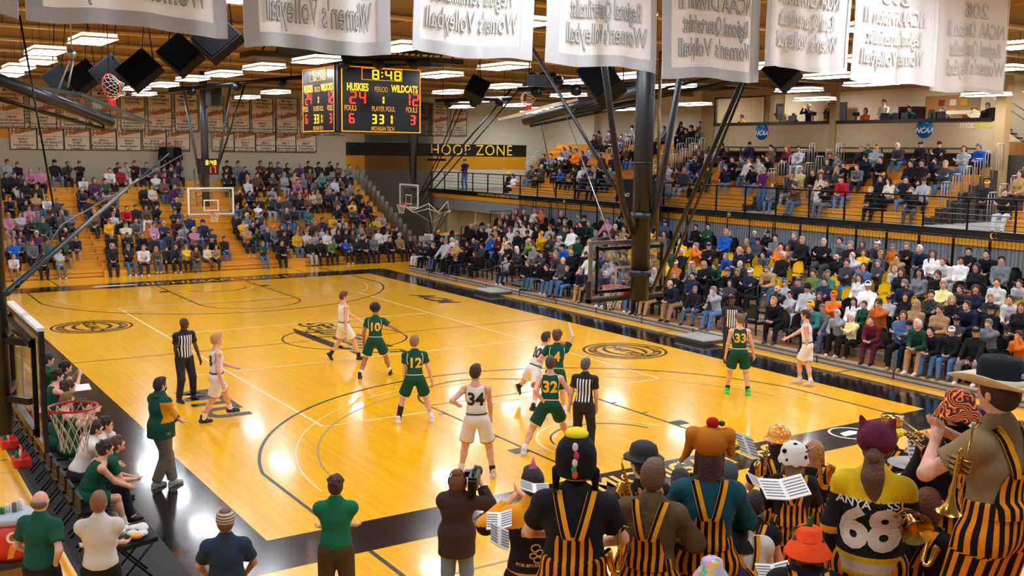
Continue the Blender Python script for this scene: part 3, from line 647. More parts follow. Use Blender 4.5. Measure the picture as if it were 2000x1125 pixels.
# near basket on its ceiling mast, facing the court
nb = basket('nearest game basket, clear board seen from behind on a thick black mast', (CX-.03, 1.26, 3.03), 0, blackm, chrome)
b = MB(); b.bb(-.96,.96,-.05,.03,-.2,-.14); b.bb(-.96,-.9,-.05,.03,-.2,.2); b.bb(.9,.96,-.05,.03,-.2,.2); b.obj('edge_padding', pad, nb)
nt_ = thing('hoop_mast', 'thick black ceiling mast with slanting braces holding the nearest basket', 'mast', (7.66, 1.0, 3))
def PB(x_, y_, Y): return on(x_, y_, 1, Y)
b = MB(); b.tube([(7.66,.98,2.86),(7.66,.98,9.69)],.175,20); b.tube([(7.66,.98,3.3),(7.66,.98,3.42)],.21,20); b.tube([(7.66,.98,4.35),(7.66,.98,4.5)],.2,20); b.tube([(7.66,.98,5.4),(7.66,.98,5.43)],.19,20); W(nt_,'mast',b,darkpole)
b = MB(); b.tube([PB(1283,470,.9),PB(1290,100,.9)],.03,8); b.bb(7.62,7.7,1.0,1.2,3.0,3.9); W(nt_,'cable_tube',b,mat('brass_tube','77603a',.35,.7))
for (p, q) in (((1236,455),(1178,110)),((1262,455),(1335,110))):
    b = MB(); a_, c_ = PB(p[0],p[1],.95), PB(q[0],q[1],-.2); 
    mid = a_.lerp(c_,.18)+Vector((.12 if q[0] > 1250 else -.12,0,0)); b.tube([a_,mid,c_],.06,10); W(nt_,'side_brace',b,darkpole)
for (p, q) in (((1272,572),(1452,150)),((1296,560),(1480,100))):
    b = MB(); b.tube([PB(p[0],p[1],1.0),PB(q[0],q[1],-2.4)],.04 if p[0] < 1280 else .025,8); W(nt_,'long_brace',b,mat('brace_black','1b1917',.4,.4))
b = MB(); b.tube([PB(1620,440+0,1) if 0 else PB(1225,405,1.0),PB(1040,95,3.0)],.035,8); W(nt_,'front_brace',b,darkpole)
b = MB(); b.tube([PB(1226,560,1.05),PB(1104,220,3.5)],.012,6); W(nt_,'winch_cable',b,steel)
# far basket with shot clock
fbk = basket('far game basket with white-framed board', (CX+.1, L_-1.22, 3.05), pi, silver, white)
fbk.location = on(413, 421, 1, L_-1.22); fbk.location.z = 3.05
fx = fbk.location.x
b = MB(); b.bb(-.94,.94,-.03,.03,-.19,-.15); b.obj('edge_padding', grey, fbk)
r = thing('hoop_mast', 'grey ceiling mast and braces behind the far basket', 'mast', (fx,28.2,3))
b = MB(); b.tube([(fx,28.1,3.2),(fx,28.1,9.69)],.15,16); W(r,'mast',b,mat('pole_grey','4a4d50',.4,.4))
def QB(x_, y_, Y): return on(x_, y_, 1, Y)
b = MB(); b.tube([QB(395,372,28),QB(357,168,28)],.06,8); W(r,'side_brace',b,mat('pole_grey2','55585c',.4,.4))
b = MB(); b.tube([QB(425,330,28),QB(450,168,28)],.05,8); W(r,'side_brace',b,MATS['pole_grey2'])
b = MB(); b.tube([QB(428,320,28.1),QB(480,160,29)],.035,8); W(r,'side_brace',b,MATS['brace_black'])
b = MB()
for z_ in np.arange(3.3,4.6,.25): b.bar((fx-.28,28.3,z_),(fx+.28,28.3,z_+.25),.03)
b.bar((fx-.3,28.3,3.2),(fx-.4,28.3,4.7),.05); b.bar((fx+.3,28.3,3.2),(fx+.3,28.3,4.7),.05); W(r,'lattice',b,steel)
r = thing('speaker_box', 'black loudspeaker on the far basket mast', 'loudspeaker', on(416,188,1,27.8))
p = on(417,188,1,27.8); b = MB(); b.box(p,(.5,.4,.75),rz=.3); W(r,'cabinet',b,black); b = MB(); b.box(p+Vector((.02,-.21,0)),(.4,.02,.65),rz=.3); W(r,'grille',b,mat('grille','1c1c1e',.8))
# seven segment digits
SEG = {'0':'abcdef','1':'bc','2':'abged','3':'abgcd','4':'fgbc','5':'afgcd','6':'afgedc','7':'abc','8':'abcdefg','9':'abcdfg'}
def digits(mb, s, P, x, z, w_, h_, t, gap):
    for ch in s:
        if ch == ':':
            for zz in (z+h_*.28, z+h_*.68): mb.quad(*[P(x+a, zz+c) for a, c in ((0,0),(t,0),(t,t),(0,t))])
            x += t+gap; continue
        if ch != ' ':
            for g_ in SEG[ch]:
                q = {'a':(t*.5,w_-t*.5,h_-t,h_),'d':(t*.5,w_-t*.5,0,t),'g':(t*.5,w_-t*.5,h_/2-t/2,h_/2+t/2),'f':(0,t,h_/2+t*.3,h_-t*.5),'b':(w_-t,w_,h_/2+t*.3,h_-t*.5),'e':(0,t,t*.5,h_/2-t*.3),'c':(w_-t,w_,t*.5,h_/2-t*.3)}[g_]
                mb.quad(P(x+q[0],z+q[2]),P(x+q[1],z+q[2]),P(x+q[1],z+q[3]),P(x+q[0],z+q[3]))
        x += w_+gap
amber = mat('led_amber','ffb400',.5,emit=2.2); ledr = mat('led_red','ff2a12',.5,emit=2.2); dim = mat('led_dim','b87a1c',.5,emit=.35)
r = thing('shot_clock', 'black shot clock showing 8:48 and 17 above the far board', 'shot clock', (fx,27.9,4.7))
q0, q1 = on(390,341,1,27.7), on(427,310,1,27.7)
b = MB(); b.bb(q0.x,q1.x,27.7,27.95,q0.z,q1.z); W(r,'case',b,black)
P = lambda u,v: (q0.x+u*(q1.x-q0.x), 27.69, q0.z+v*(q1.z-q0.z))
b = MB(); digits(b,'8:48',P,.32,.6,.13,.3,.04,.04); W(r,'game_time',b,amber)
b = MB(); digits(b,'17',P,.42,.08,.18,.44,.05,.06); W(r,'shot_time',b,ledr)
# small side baskets
sb = basket('side basket with white-framed board over the far end of the courtside stand', on(795,399,1,29.55), pi/2, grey, white)
sb.location = (17.68, 29.55, 3.05)
r = thing('hoop_mast', 'grey ceiling mast behind the side basket in the far corner', 'mast', (17.95,29.55,3))
b = MB(); b.tube([(17.95,29.55,3.7),(17.95,29.55,9.69)],.15,14); W(r,'mast',b,MATS['pole_grey'])
for dy in (-.6,.6):
    b = MB(); b.tube([(17.9,29.55+dy*.3,4.2),(17.9,29.55+dy*1.3,8.6)],.035,8); W(r,'side_brace',b,MATS['brace_black'])
b = MB(); b.tube([(18.0,29.5,3.2),(21.5,26.4,8.6)],.04,8); b.tube([(18.3,29.2,3.2),(21.8,26.2,8.6)],.03,8); W(r,'long_brace',b,MATS['brace_black'])
lb = basket('left side basket with red rim in front of the visiting bench', (-3.45,-3.17,3.05), -pi/2, blackm, mat('dark_frame','2b2d2f',.35,.5))
b = MB(); b.bb(-.94,.94,-.045,.02,.93,.96); b.obj('top_edge', white, lb)
for c_ in lb.children:
    if c_.name.startswith('rim'): c_.data.materials[0] = mat('rim_dark_red','c01a1e',.35)
    if c_.name.startswith('net'): c_.data.materials[0] = mat('net_old','c9bfae',.8)
r = thing('hoop_mast', 'black ceiling mast at the left edge holding the left side basket', 'mast', (-4.0,-3.2,3))
p = on(0,700,0,-3.95)
b = MB(); p = on(3,700,1,-3.3); b.tube([(p.x,p.y,2.9),(p.x,p.y,9.69)],.07,16); W(r,'mast',b,darkpole)
for z_ in (3.25,3.8): 
    b = MB(); b.bar((p.x,p.y,z_),(-3.5,-3.6,z_),.06); b.bar((p.x,p.y,z_),(-3.5,-2.7,z_),.05); W(r,'arm',b,blackm)
b = MB(); b.tube([on(12,572,0,-3.9),on(270,350,0,.2)],.028,10); b.tube([on(270,350,0,.2),on(330,300,0,1.1)],.02,8); W(r,'brace',b,mat('brace_blue_grey','3a4246',.4,.5))
b = MB(); b.tube([on(35,560,0,-3.8),on(120,440,0,-2.2),on(360,300,0,1.4)],.012,6); W(r,'cable',b,blackm)
# folded-up baskets
def folded(label, tr_, M_tube, rimside, bcen, bdir, bnorm, edge):
    r = thing('folded_hoop', label, 'basketball hoop', M_tube[0])
    b = MB(); b.tube([M_tube[0], M_tube[1]], tr_, 16); W(r,'mast',b,darkpole)
    b = MB(); b.tube([M_tube[1],(M_tube[1].x,M_tube[1].y,9.68)],.03,6); b.tube([M_tube[0],(M_tube[0].x,M_tube[0].y,9.68)],.008,5); W(r,'hanger',b,blackm)
    b = MB(); u = (M_tube[1]-M_tube[0]).normalized(); o_ = Vector((0,0,-.35)); b.tube([M_tube[0]+u*.2, M_tube[0]+u*.2+o_*.5, M_tube[1]+o_],.04,8); W(r,'brace',b,blackm)
    X = bdir.normalized(); Z = bnorm.normalized(); Y = Z.cross(X).normalized()
    Mx = Matrix((X,Y,Z)).transposed().to_4x4(); Mx.translation = bcen
    g_, f_, rr, nn = MB(), MB(), MB(), MB()
    g_.bb(-.91,.91,-.53,.53,-.01,.01)
    for a in ((-.93,.93,.5,.57),(-.93,.93,-.57,-.5),(-.93,-.86,-.5,.5),(.86,.93,-.5,.5)): f_.bb(a[0],a[1],a[2],a[3],-.03,.03)
    rb = rim(); rr.v = [(v[0], -.38+v[2], v[1]) for v in rb.v]; rr.f = rb.f; rr.m = rb.m; rr.sm = rb.sm
    nb_ = net(); nn.v = [(v[0], -.38+v[2]*.6, v[1]) for v in nb_.v]; nn.f = nb_.f; nn.m = nb_.m; nn.sm = nb_.sm
    for nm, mb_, m_ in (('glass_board',g_,glass),('board_frame',f_,edge),('rim',rr,red),('net',nn,netm)):
        mb_.v = [tuple(Mx @ Vector(v)) for v in mb_.v]; W(r,nm,mb_,m_)
    return r
a_, c_ = at_depth(216,240,19.5), at_depth(-60,133,16.5)
folded('basket folded up under the roof at the top left', .105, [a_, c_], 1, at_depth(184,206,19.2), (a_-c_), Vector((.05,-.12,1)), mat('frame_steel_dark','5c666a',.3,.7))
r = thing('hoist_straps','two pale straps hanging the folded basket at top left','straps',at_depth(130,60,18.5))
for q in ((108,190,136,118),(132,172,143,118)):
    b = MB(); b.tube([at_depth(q[0],q[1],18.5),at_depth(q[2],q[3],18.5)],.02,6); W(r,'strap',b,silver)
b = MB(); b.ball(at_depth(140,105,18.5),.09); b.tube([at_depth(140,105,18.5),at_depth(140,105,18.5)+Vector((0,0,1.9))],.015,6); W(r,'pulley',b,steel)
a_, c_ = at_depth(1025,236,27.5), at_depth(1262,172,25)
folded('basket folded up under the roof near the top middle, board pointing left', .13, [a_, c_], 1, at_depth(1050,214,27.3), (c_-a_), Vector((-.1,-.2,1)), mat('frame_white','e6e2d8',.4))
b = MB(); b.tube([at_depth(1120,222,26),at_depth(1430,160,25)],.05,8); b.tube([at_depth(1120,220,26),at_depth(1125,213,26),at_depth(1440,140,25)],.03,8); tag(b.obj('fold_arm', blackm),'long black folding arm under the roof right of the middle folded basket','arm')
# ---------------------------------------------------------------- centre scoreboard
sx0, sx1, sy0, sy1, sz0, sz1 = 6.42, 8.9, 12.0, 14.5, 6.03, 7.8
r = thing('scoreboard', 'hanging four-sided scoreboard showing 8:48, HUSKIES 24 and WILDCATS 12', 'scoreboard', ((sx0+sx1)/2,(sy0+sy1)/2,sz0))
b = MB(); b.bb(sx0+.08,sx1-.08,sy0+.08,sy1-.08,sz0,sz1); b.bb(sx0+.02,sx0+.3,sy0+.02,sy0+.3,sz0+.02,sz1-.02); W(r,'core',b,mat('scoreboard_dark','141619',.4,.3))
def face(P, nm):
    b = MB(); b.quad(P(0,0),P(1,0),P(1,1),P(0,1)); W(r,nm+'_panel',b,mat('scoreboard_panel','17181b',.25,.1))
    P2 = lambda u,v: P(u,v,.012); b = MB(); frame(b,P2,0,1,0,1,.014); frame(b,P2,.25,.76,.8,.985,.01); W(r,'border_line',b,mat('amber_line','e89a12',.5,emit=.5))
    P3 = lambda u,v: P(u,v,.02)
    b = MB(); digits(b,'8:48',P3,.38,.815,.085,.145,.018,.03); digits(b,'1',P3,.47,.44,.06,.12,.02,.02); digits(b,'33',P3,.37,.13,.065,.145,.02,.025); digits(b,'1',P3,.57,.13,.065,.145,.02,.02); W(r,'time_digits',b,amber)
    b = MB(); digits(b,'24',P3,.1,.43,.085,.19,.02,.03); digits(b,'12',P3,.78,.43,.085,.19,.02,.025); digits(b,'6',P3,.09,.13,.07,.15,.02,.02); digits(b,'3',P3,.86,.13,.07,.15,.02,.02); W(r,'score_digits',b,ledr)
    O = Vector(P3(0,0)); U = Vector(P3(1,0))-O; V = Vector(P3(0,1))-O; Ul = U.length; Vl = V.length; U.normalize(); V.normalize()
    def T(mb, s, u, v, sz): put_text(mb, s, O+U*(u*Ul)+V*(v*Vl), U, V, size=sz, bold=.02, sx=.6)
    b = MB(); T(b,'HUSKIES',.2,.68,.28); T(b,'WILDCATS',.79,.68,.27); W(r,'team_names',b,mat('led_names','ffc21a',.5,emit=1.5))
    b = MB(); T(b,'PERIOD',.49,.66,.2); T(b,'FOULS',.11,.36,.2); T(b,'PLAYER FOUL',.52,.36,.19); T(b,'FOULS',.88,.36,.2); T(b,'MICHIGAN TECH',.51,.055,.15); W(r,'captions',b,mat('caption_gold','c98f2a',.5,emit=.35))
face(lambda u,v,o=0: (sx0+.1+u*(sx1-sx0-.1), sy0-o, sz0+.02+v*(sz1-sz0-.04)), 'front')
face(lambda u,v,o=0: (sx0-o, sy1-.1-u*(sy1-sy0-.3), sz0+.02+v*(sz1-sz0-.04)), 'side')
b = MB(); 
for y in (12.6, 13.9): b.bb(5.0,10.6,y-.06,y+.06,8.05,8.2); b.bb(5.0,10.6,y-.06,y+.06,8.4,8.5); [b.bar((5+.4*i,y,8.1),(5.2+.4*i,y,8.45),.04) for i in range(14)]
b.bb(4.4,9.6,12.7,13.8,7.95,8.1)
W(r,'truss',b,mat('truss_dark','2a231c',.6,.3))
b = MB()
for x in (6.9,8.5): b.tube([(x,13.2,7.8),(x,13.2,9.7)],.02,6)
W(r,'hanger',b,steel)
# ---------------------------------------------------------------- loudspeakers
def speaker(p, w_, h_, d_, rx, ry, rz, lab, cat='loudspeaker'):
    r = thing('loudspeaker', lab, cat, p); M = Matrix.Rotation(rz,3,'Z') @ Matrix.Rotation(rx,3,'X') @ Matrix.Rotation(ry,3,'Y')
    b = MB(); b.box(p,(w_,d_,h_),M); W(r,'cabinet',b,mat('speaker_cabinet','141312',.8,spec=.15))
    b = MB(); b.box(p+M @ Vector((0,-d_/2-.01,0)),(w_*.92,.02,h_*.92),M); W(r,'grille',b,mat('speaker_grille','0a0a0b',.95,spec=.05))
    b = MB(); b.tube([p+M @ Vector((0,0,h_/2)), p+Vector((0,0,9.68-p.z))],.012,5); b.tube([p, p+Vector((.3,0,9.68-p.z))],.012,5); W(r,'chain',b,blackm); return r
ordn = ('first','second','third','fourth','fifth','sixth')
for i, (x_, y_, dp, w_, ang) in enumerate(((118,158,26,.62,-.75),(162,152,24.5,.62,.8),(218,146,22.5,.62,-.8),(273,138,21,.62,.75),(353,108,17.5,.52,-.85),(425,78,16,.52,.75))):
    speaker(at_depth(x_,y_,dp), w_, w_*1.15, .22, -.45, ang, -.58, 'black loudspeaker hung at an angle under the roof, %s from the left' % ordn[i])
speaker(at_depth(931,175,26),.5,.5,.4,-.4,.5,-.4,'small black loudspeaker hung right of the scoreboard')
speaker(at_depth(1175,158,20),.75,.6,.55,-.3,.9,-.9,'black loudspeaker hung just left of the nearest mast')
speaker(at_depth(1527,143,19),.55,.45,.4,-.2,.75,-1.0,'black loudspeaker whose tip shows below the large banners, at right')
# roof gear: pipes and stage lights
for i, (p, q, dp) in enumerate((((330,176),(595,150),33),((850,197),(1000,192),36),((1010,175),(1240,165),26),((640,118),(840,118),27))):
    b = MB(); b.tube([at_depth(p[0],p[1],dp),at_depth(q[0],q[1],dp)],.07,8)
    for k in range(3): c_ = at_depth(p[0]+(q[0]-p[0])*(k+.5)/3, p[1]+(q[1]-p[1])*(k+.5)/3+6, dp); b.ball(c_,.16,10)
    for t_ in (.1,.9): q_ = at_depth(p[0]+(q[0]-p[0])*t_, p[1]+(q[1]-p[1])*t_, dp); b.tube([q_,(q_.x,q_.y,9.68)],.015,5)
    tag(b.obj('lighting_pipe', blackm), 'dark pipe with small spotlights under the roof, ' + ('above the far basket','right of the scoreboard','left of the nearest mast','just above the scoreboard')[i], 'lighting pipe')
r = thing('roof_projector','black cluster of stage lights under the roof right of the scoreboard','stage light',at_depth(1062,155,23))
for k in range(6):
    b = MB(); b.ball(at_depth(1040+k*10,152+(k%2)*6,23),.13,10); W(r,'lamp_head',b,blackm)
b = MB(); b.box(at_depth(1062,158,23),(.7,.3,.25)); W(r,'bracket',b,blackm)
r = thing('lift_platform','small black cage hanging on cables before the gold wall stripe','hoist',on(853,312,1,38))
p = on(853,312,1,37); b = MB(); b.box(p,(.9,.5,.12)); b.box(p+Vector((0,0,.3)),(.8,.4,.1)); W(r,'cage',b,blackm)
b = MB(); b.tube([p,on(895,205,1,37)],.03,6); b.tube([p+Vector((.2,0,0)),on(905,205,1,37)],.03,6); b.tube([p,on(815,390,1,37)],.03,6); b.tube([p+Vector((.2,0,0)),on(823,388,1,37)],.03,6); W(r,'cable',b,blackm)
# video board between the two masts of the near basket (back of it)
p0, p1 = on(1217,471,0,24.3), on(1290,345,0,24.3)
r = thing('black_display','large black display hanging at the deck edge behind the nearest mast','display',p0)
b = MB(); y0 = min(p0.y,p1.y); y1 = max(p0.y,p1.y); b.bb(24.1,24.4,y0,y1,2.75,4.45); W(r,'case',b,black)
k = MB(); put_text(k,'DAKT',(24.08,y1-.35,3.75),(0,-1,0),(0,0,1),size=.2,bold=.02); W(r,'letters',k,white)
# ---------------------------------------------------------------- hanging cables
for i, (p, q, dp) in enumerate((((38,30),(104,400),14),((104,400),(125,500),14),((1055,230),(1092,420),33))):
    b = MB(); b.tube([at_depth(*p,dp),at_depth(*q,dp)],.014,5); tag(b.obj('cable',blackm),'thin black cable hanging '+('from the top left','low over the far bleachers at left','left of the nearest mast')[i],'cable')
# ---------------------------------------------------------------- wall banners
cream = mat('banner_cream','f7e6c4',.9); ink = mat('banner_ink','2a2018',.8); orl = mat('banner_orange','f08a1a',.8); scr = mat('banner_script','8a3a10',.7)
def wbanner(x, z1, wd, ht, Y, lines, lab, dark=0):
    r = thing('wall_banner', lab, 'banner', (x, Y, z1-ht))
    b = MB(); n = 8; vs, fs = [], []
    for j in range(2):
        for i in range(n+1): u = i/n; vs.append((x+(u-.5)*wd, Y-.02-.02*math.sin(u*9), z1-j*ht-(.05*math.sin(u*pi) if j == 0 else 0)))
    for i in range(n): fs.append((i, i+n+1, i+n+2, i+1))
    b.add(vs, fs, True); W(r,'cloth',b,cream)
    P = lambda u,v: (x+u, Y-.05, z1-ht+v)
    if dark: b = MB(); frame(b,P,-wd/2,wd/2,0,ht-.05,.03); W(r,'border',b,ink)
    k = MB()
    for s, v, sz in (('Michigan',.9,.19),('Technological',.81,.19),('University',.72,.19)): put_text(k,s,P(0,ht*v),(1,0,0),(0,0,1),size=sz*wd/1.3,bold=.01)
    for q, s in enumerate(lines): put_text(k,s,P(0,ht*(.27-.075*q)),(1,0,0),(0,0,1),size=.15*wd/1.3,bold=.008)
    W(r,'lettering',k,ink)
    k = MB(); [k.quad(P(-wd*.4,ht*v),P(wd*.4,ht*v),P(wd*.4,ht*v+.025),P(-wd*.4,ht*v+.025)) for v in (.66,.34)]; W(r,'stripes',k,orl)
    k = MB(); put_text(k,'Huskies',P(0,ht*.5),Vector((1,0,.22)).normalized(),Vector((-.1,0,1)).normalized(),size=.38*wd/1.3,bold=.05,shear=.2); W(r,'script_shadow',k,scr)
    k = MB(); put_text(k,'Huskies',Vector(P(0,ht*.5))+Vector((0,-.01,0)),Vector((1,0,.22)).normalized(),Vector((-.1,0,1)).normalized(),size=.38*wd/1.3,bold=.0,shear=.2); W(r,'script',k,orl)
UP = [(20,'1993-94',('NCAA Division II','Regional Semifinalist',"Women's Basketball")),(83,'1994-95',('GLIAC',"Women's Basketball",'Conference Champions')),(142,'1995-96',('NCAA Division II','Regional Finalist',"Women's Basketball")),(203,'1996-97',('NCAA Division II','Semifinalist',"Women's Basketball")),(258,'1997-98',('NCAA Division II','Regional Finalist',"Women's Basketball")),(311,'1998-99',('GLIAC',"Women's Basketball",'Conference - Playoff')),(363,'1998-99',('NCAA Division II','Regional Finalist',"Women's Basketball")),(413,'1999-00',('GLIAC',"Women's Basketball",'North Division')),(465,'1999-00',('NCAA Division II','Regional Semifinalist',"Women's Basketball")),(511,'2000-01',('GLIAC',"Women's Basketball",'North Division/Tournament')),(559,'2000-01',('NCAA Division II','Regional Semifinalist',"Women's Basketball")),(604,'2001-02',('NCAA Division II','Regional Finalist',"Women's Basketball")),(652,'2003-04',('GLIAC',"Women's Basketball",'Champions')),(820,'2008-09',('GLIAC',"Women's Basketball",'Champions')),(857,'2009-2010',('GLIAC',"Women's Basketball",'Champions')),(895,'2009-2010',('NCAA Division II','Region Champions',"Women's Basketball"))]
seen = {}
def nth(s):
    seen[s] = seen.get(s,0)+1; return ('first','second','third')[seen[s]-1]
for i, (x_, yr, ln) in enumerate(UP):
    p = on(x_, 215, 1, 40.95); wd = 1.2 if x_ < 700 else 1.12
    wbanner(p.x, 8.32, wd, 1.98 if x_ < 700 else 1.9, 40.9, (yr,)+ln, 'cream wall banner dated %s %s, upper row, %s from the left' % (yr, ln[0], ordw(i+1)), dark=1)
LO = [(45,'2010-11',('GLIAC','North Division','Champions')),(98,'2010-11',('NCAA Division II','Runners up','31-3')),(150,'2012-13',('GLIAC','North Division','Champions')),(202,'2012-13',('NCAA Division II','Regional Semifinalist',"Women's Basketball")),(251,'2014-15',('GLIAC','North Division','26-3')),(301,'2014-15',('NCAA Division II','Regional Semifinalist',"Women's Basketball")),(347,'2015-16',('GLIAC','Champions',"Women's Basketball")),(435,'2017-18',('GLIAC','NCAA Division II',"Women's Basketball")),(478,'2018-19',('GLIAC',"Women's Basketball",'North Division')),(518,'2020-21',('GLIAC Conference','Champions',"Women's Basketball")),(557,'2020-21',('NCAA Division II','Regional Semifinalist',"Women's Basketball")),(597,'2022-23',('NCAA Division II','Regional Finalist',"Women's Basketball"))]
for i, (x_, yr, ln) in enumerate(LO):
    p = on(x_, 270, 1, 40.98); wbanner(p.x, 7.2, 1.2, 1.86, 40.96, (yr,)+ln, 'cream wall banner dated %s %s, lower row, %s from the left' % (yr, ln[0].split()[0], ordw(i+1)), dark=1)
# ---------------------------------------------------------------- large banners hung over the near end, seen from behind
clo = D.materials.new('banner_cloth'); clo.use_nodes = True; nt = clo.node_tree; pb = nt.nodes['Principled BSDF']; MATS['banner_cloth'] = clo
pb.inputs['Base Color'].default_value = rgb('f0eeea'); pb.inputs['Roughness'].default_value = .9
tl = nt.nodes.new('ShaderNodeBsdfTranslucent'); tl.inputs[0].default_value = rgb('f0eeea'); mx = nt.nodes.new('ShaderNodeMixShader'); mx.inputs[0].default_value = .4
nt.links.new(pb.outputs[0], mx.inputs[1]); nt.links.new(tl.outputs[0], mx.inputs[2]); nt.links.new(mx.outputs[0], nt.nodes['Material Output'].inputs[0])
hem = mat('banner_hem','b9b8b6',.9); ltr = mat('banner_letter_back','bdb9b0',.9); lto = mat('banner_letter_edge','85837f',.9); ltp = mat('banner_letter_pale','d5d0c5',.9)
YB = -5.7
BIG = [(-80,34,25,35,[]),(47,445,35,72,["Women's Volleyball",'Champions']),(478,765,90,111,["Women's Volleyball",'Champions']),(803,1036,101,121,["Women's Volleyball",'Regional Semifinalist','NCAA Division II']),(1070,1275,122,140,["Women's Volleyball",'Regional Quarterfinalist','NCAA Division II','2018']),(1290,1483,150,160,["Women's Volleyball",'Regional Quarterfinalist','NCAA Division II','2017']),(1490,1655,130,145,["Women's Volleyball",'Regional Quarterfinalist','NCAA Division II','2009']),(1660,1815,158,170,["Women's Volleyball",'Regional Quarterfinalist','NCAA Division II','2008']),(1820,1962,176,184,["Women's Volleyball",'Regional Quarterfinalist','NCAA Division II','2006'])]
for i, (xa, xb, ya, yb_, ln) in enumerate(BIG):
    A, B2 = on(xa, ya, 1, YB), on(xb, yb_, 1, YB); wd = B2.x-A.x; ht = 1.95; cx = (A.x+B2.x)/2; zb_ = (A.z+B2.z)/2
    ph = i*1.7
    def wave(p, cx=cx, zb_=zb_, wd=wd, ph=ph, A=A, B2=B2):
        u = (p[0]-cx)/wd; v = max(0,min(1,(p[2]-zb_)/ht)); s_ = (1-v)*.7+.3
        return Vector((p[0]+.015*math.sin(v*6+ph), p[1]+s_*(.045*math.sin(u*11+ph)+.025*math.sin(u*23+ph*2)), p[2]+(1-v)*((B2.z-A.z)*u+.02*math.sin(u*8+ph))))
    nm = ('cut off at the left edge','nearest, first full one from the left','second from the left','third from the left','fourth from the left, dated 2018','fifth from the left, dated 2017','sixth from the left, dated 2009','second from the right','rightmost, dated 2006')[i]
    r = thing('championship_banner','large white cloth banner seen from behind, '+nm,'banner',(cx,YB,zb_))
    nx, nz = 40, 12; b = MB()
    vs = [wave(Vector((cx+(i_/nx-.5)*wd, YB, zb_+j/nz*ht))) for j in range(nz+1) for i_ in range(nx+1)]
    b.add(vs, [(j*(nx+1)+i_, j*(nx+1)+i_+1, (j+1)*(nx+1)+i_+1, (j+1)*(nx+1)+i_) for j in range(nz) for i_ in range(nx)], True); W(r,'cloth',b,clo)
    hb = MB(); t_ = .11 if i < 6 else .05
    def strip(u0,u1,z0,z1,nn):
        vs = []; 
        for k in range(nn+1):
            u = u0+(u1-u0)*k/nn; 
            for z_ in (z0,z1): vs.append(wave(Vector((cx+u*wd, YB-.012, zb_+z_))))
        hb.add(vs, [(2*k,2*k+2,2*k+3,2*k+1) for k in range(nn)], True)
    def vstrip(u0,u1):
        vs = []
        for k in range(13):
            for u in (u0,u1): vs.append(wave(Vector((cx+u*wd, YB-.012, zb_+ht*k/12))))
        hb.add(vs, [(2*k,2*k+1,2*k+3,2*k+2) for k in range(12)], True)
    strip(-.5,.5,0,t_,40); vstrip(-.5,-.5+t_/wd); vstrip(.5-t_/wd,.5); W(r,'hem',hb,hem if i < 6 else mat('hem_pale','d6d2c8',.9))
    if ln:
        lo_, li = MB(), MB()
        for q, s in enumerate(ln):
            big = i == 1 or (i == 2); z_ = zb_+.3+(.27 if big else .235)*q; sz = .31 if len(s) < 20 and i <= 2 else .25
            fit = min(1.1, wd*.86/(len(s)*sz*.52))
            for mb_, bo, off in ((lo_,.028,.02),(li,.004,.028)):
                v, f = text_pts(s, size=sz, bold=bo)
                v = v.copy(); pts = [wave(Vector((cx-a[0]*fit, YB-off, z_+a[1]))) for a in v]; mb_.add(pts, [tuple(reversed(ff)) for ff in f])
        W(r,'letter_outline',lo_,lto if i < 6 else mat('letter_edge_pale','bcb8af',.9)); W(r,'lettering',li,ltr if i < 6 else ltp)
b = MB(); b.tube([(-8,YB,8.25),(16,YB,8.25)],.03,8); [b.tube([(x_,YB,8.25),(x_,YB,9.68)],.01,5) for x_ in (-7,-2,3,8,13)]; tag(b.obj('banner_pipe',steel),'steel pipe carrying the large banners','pipe')
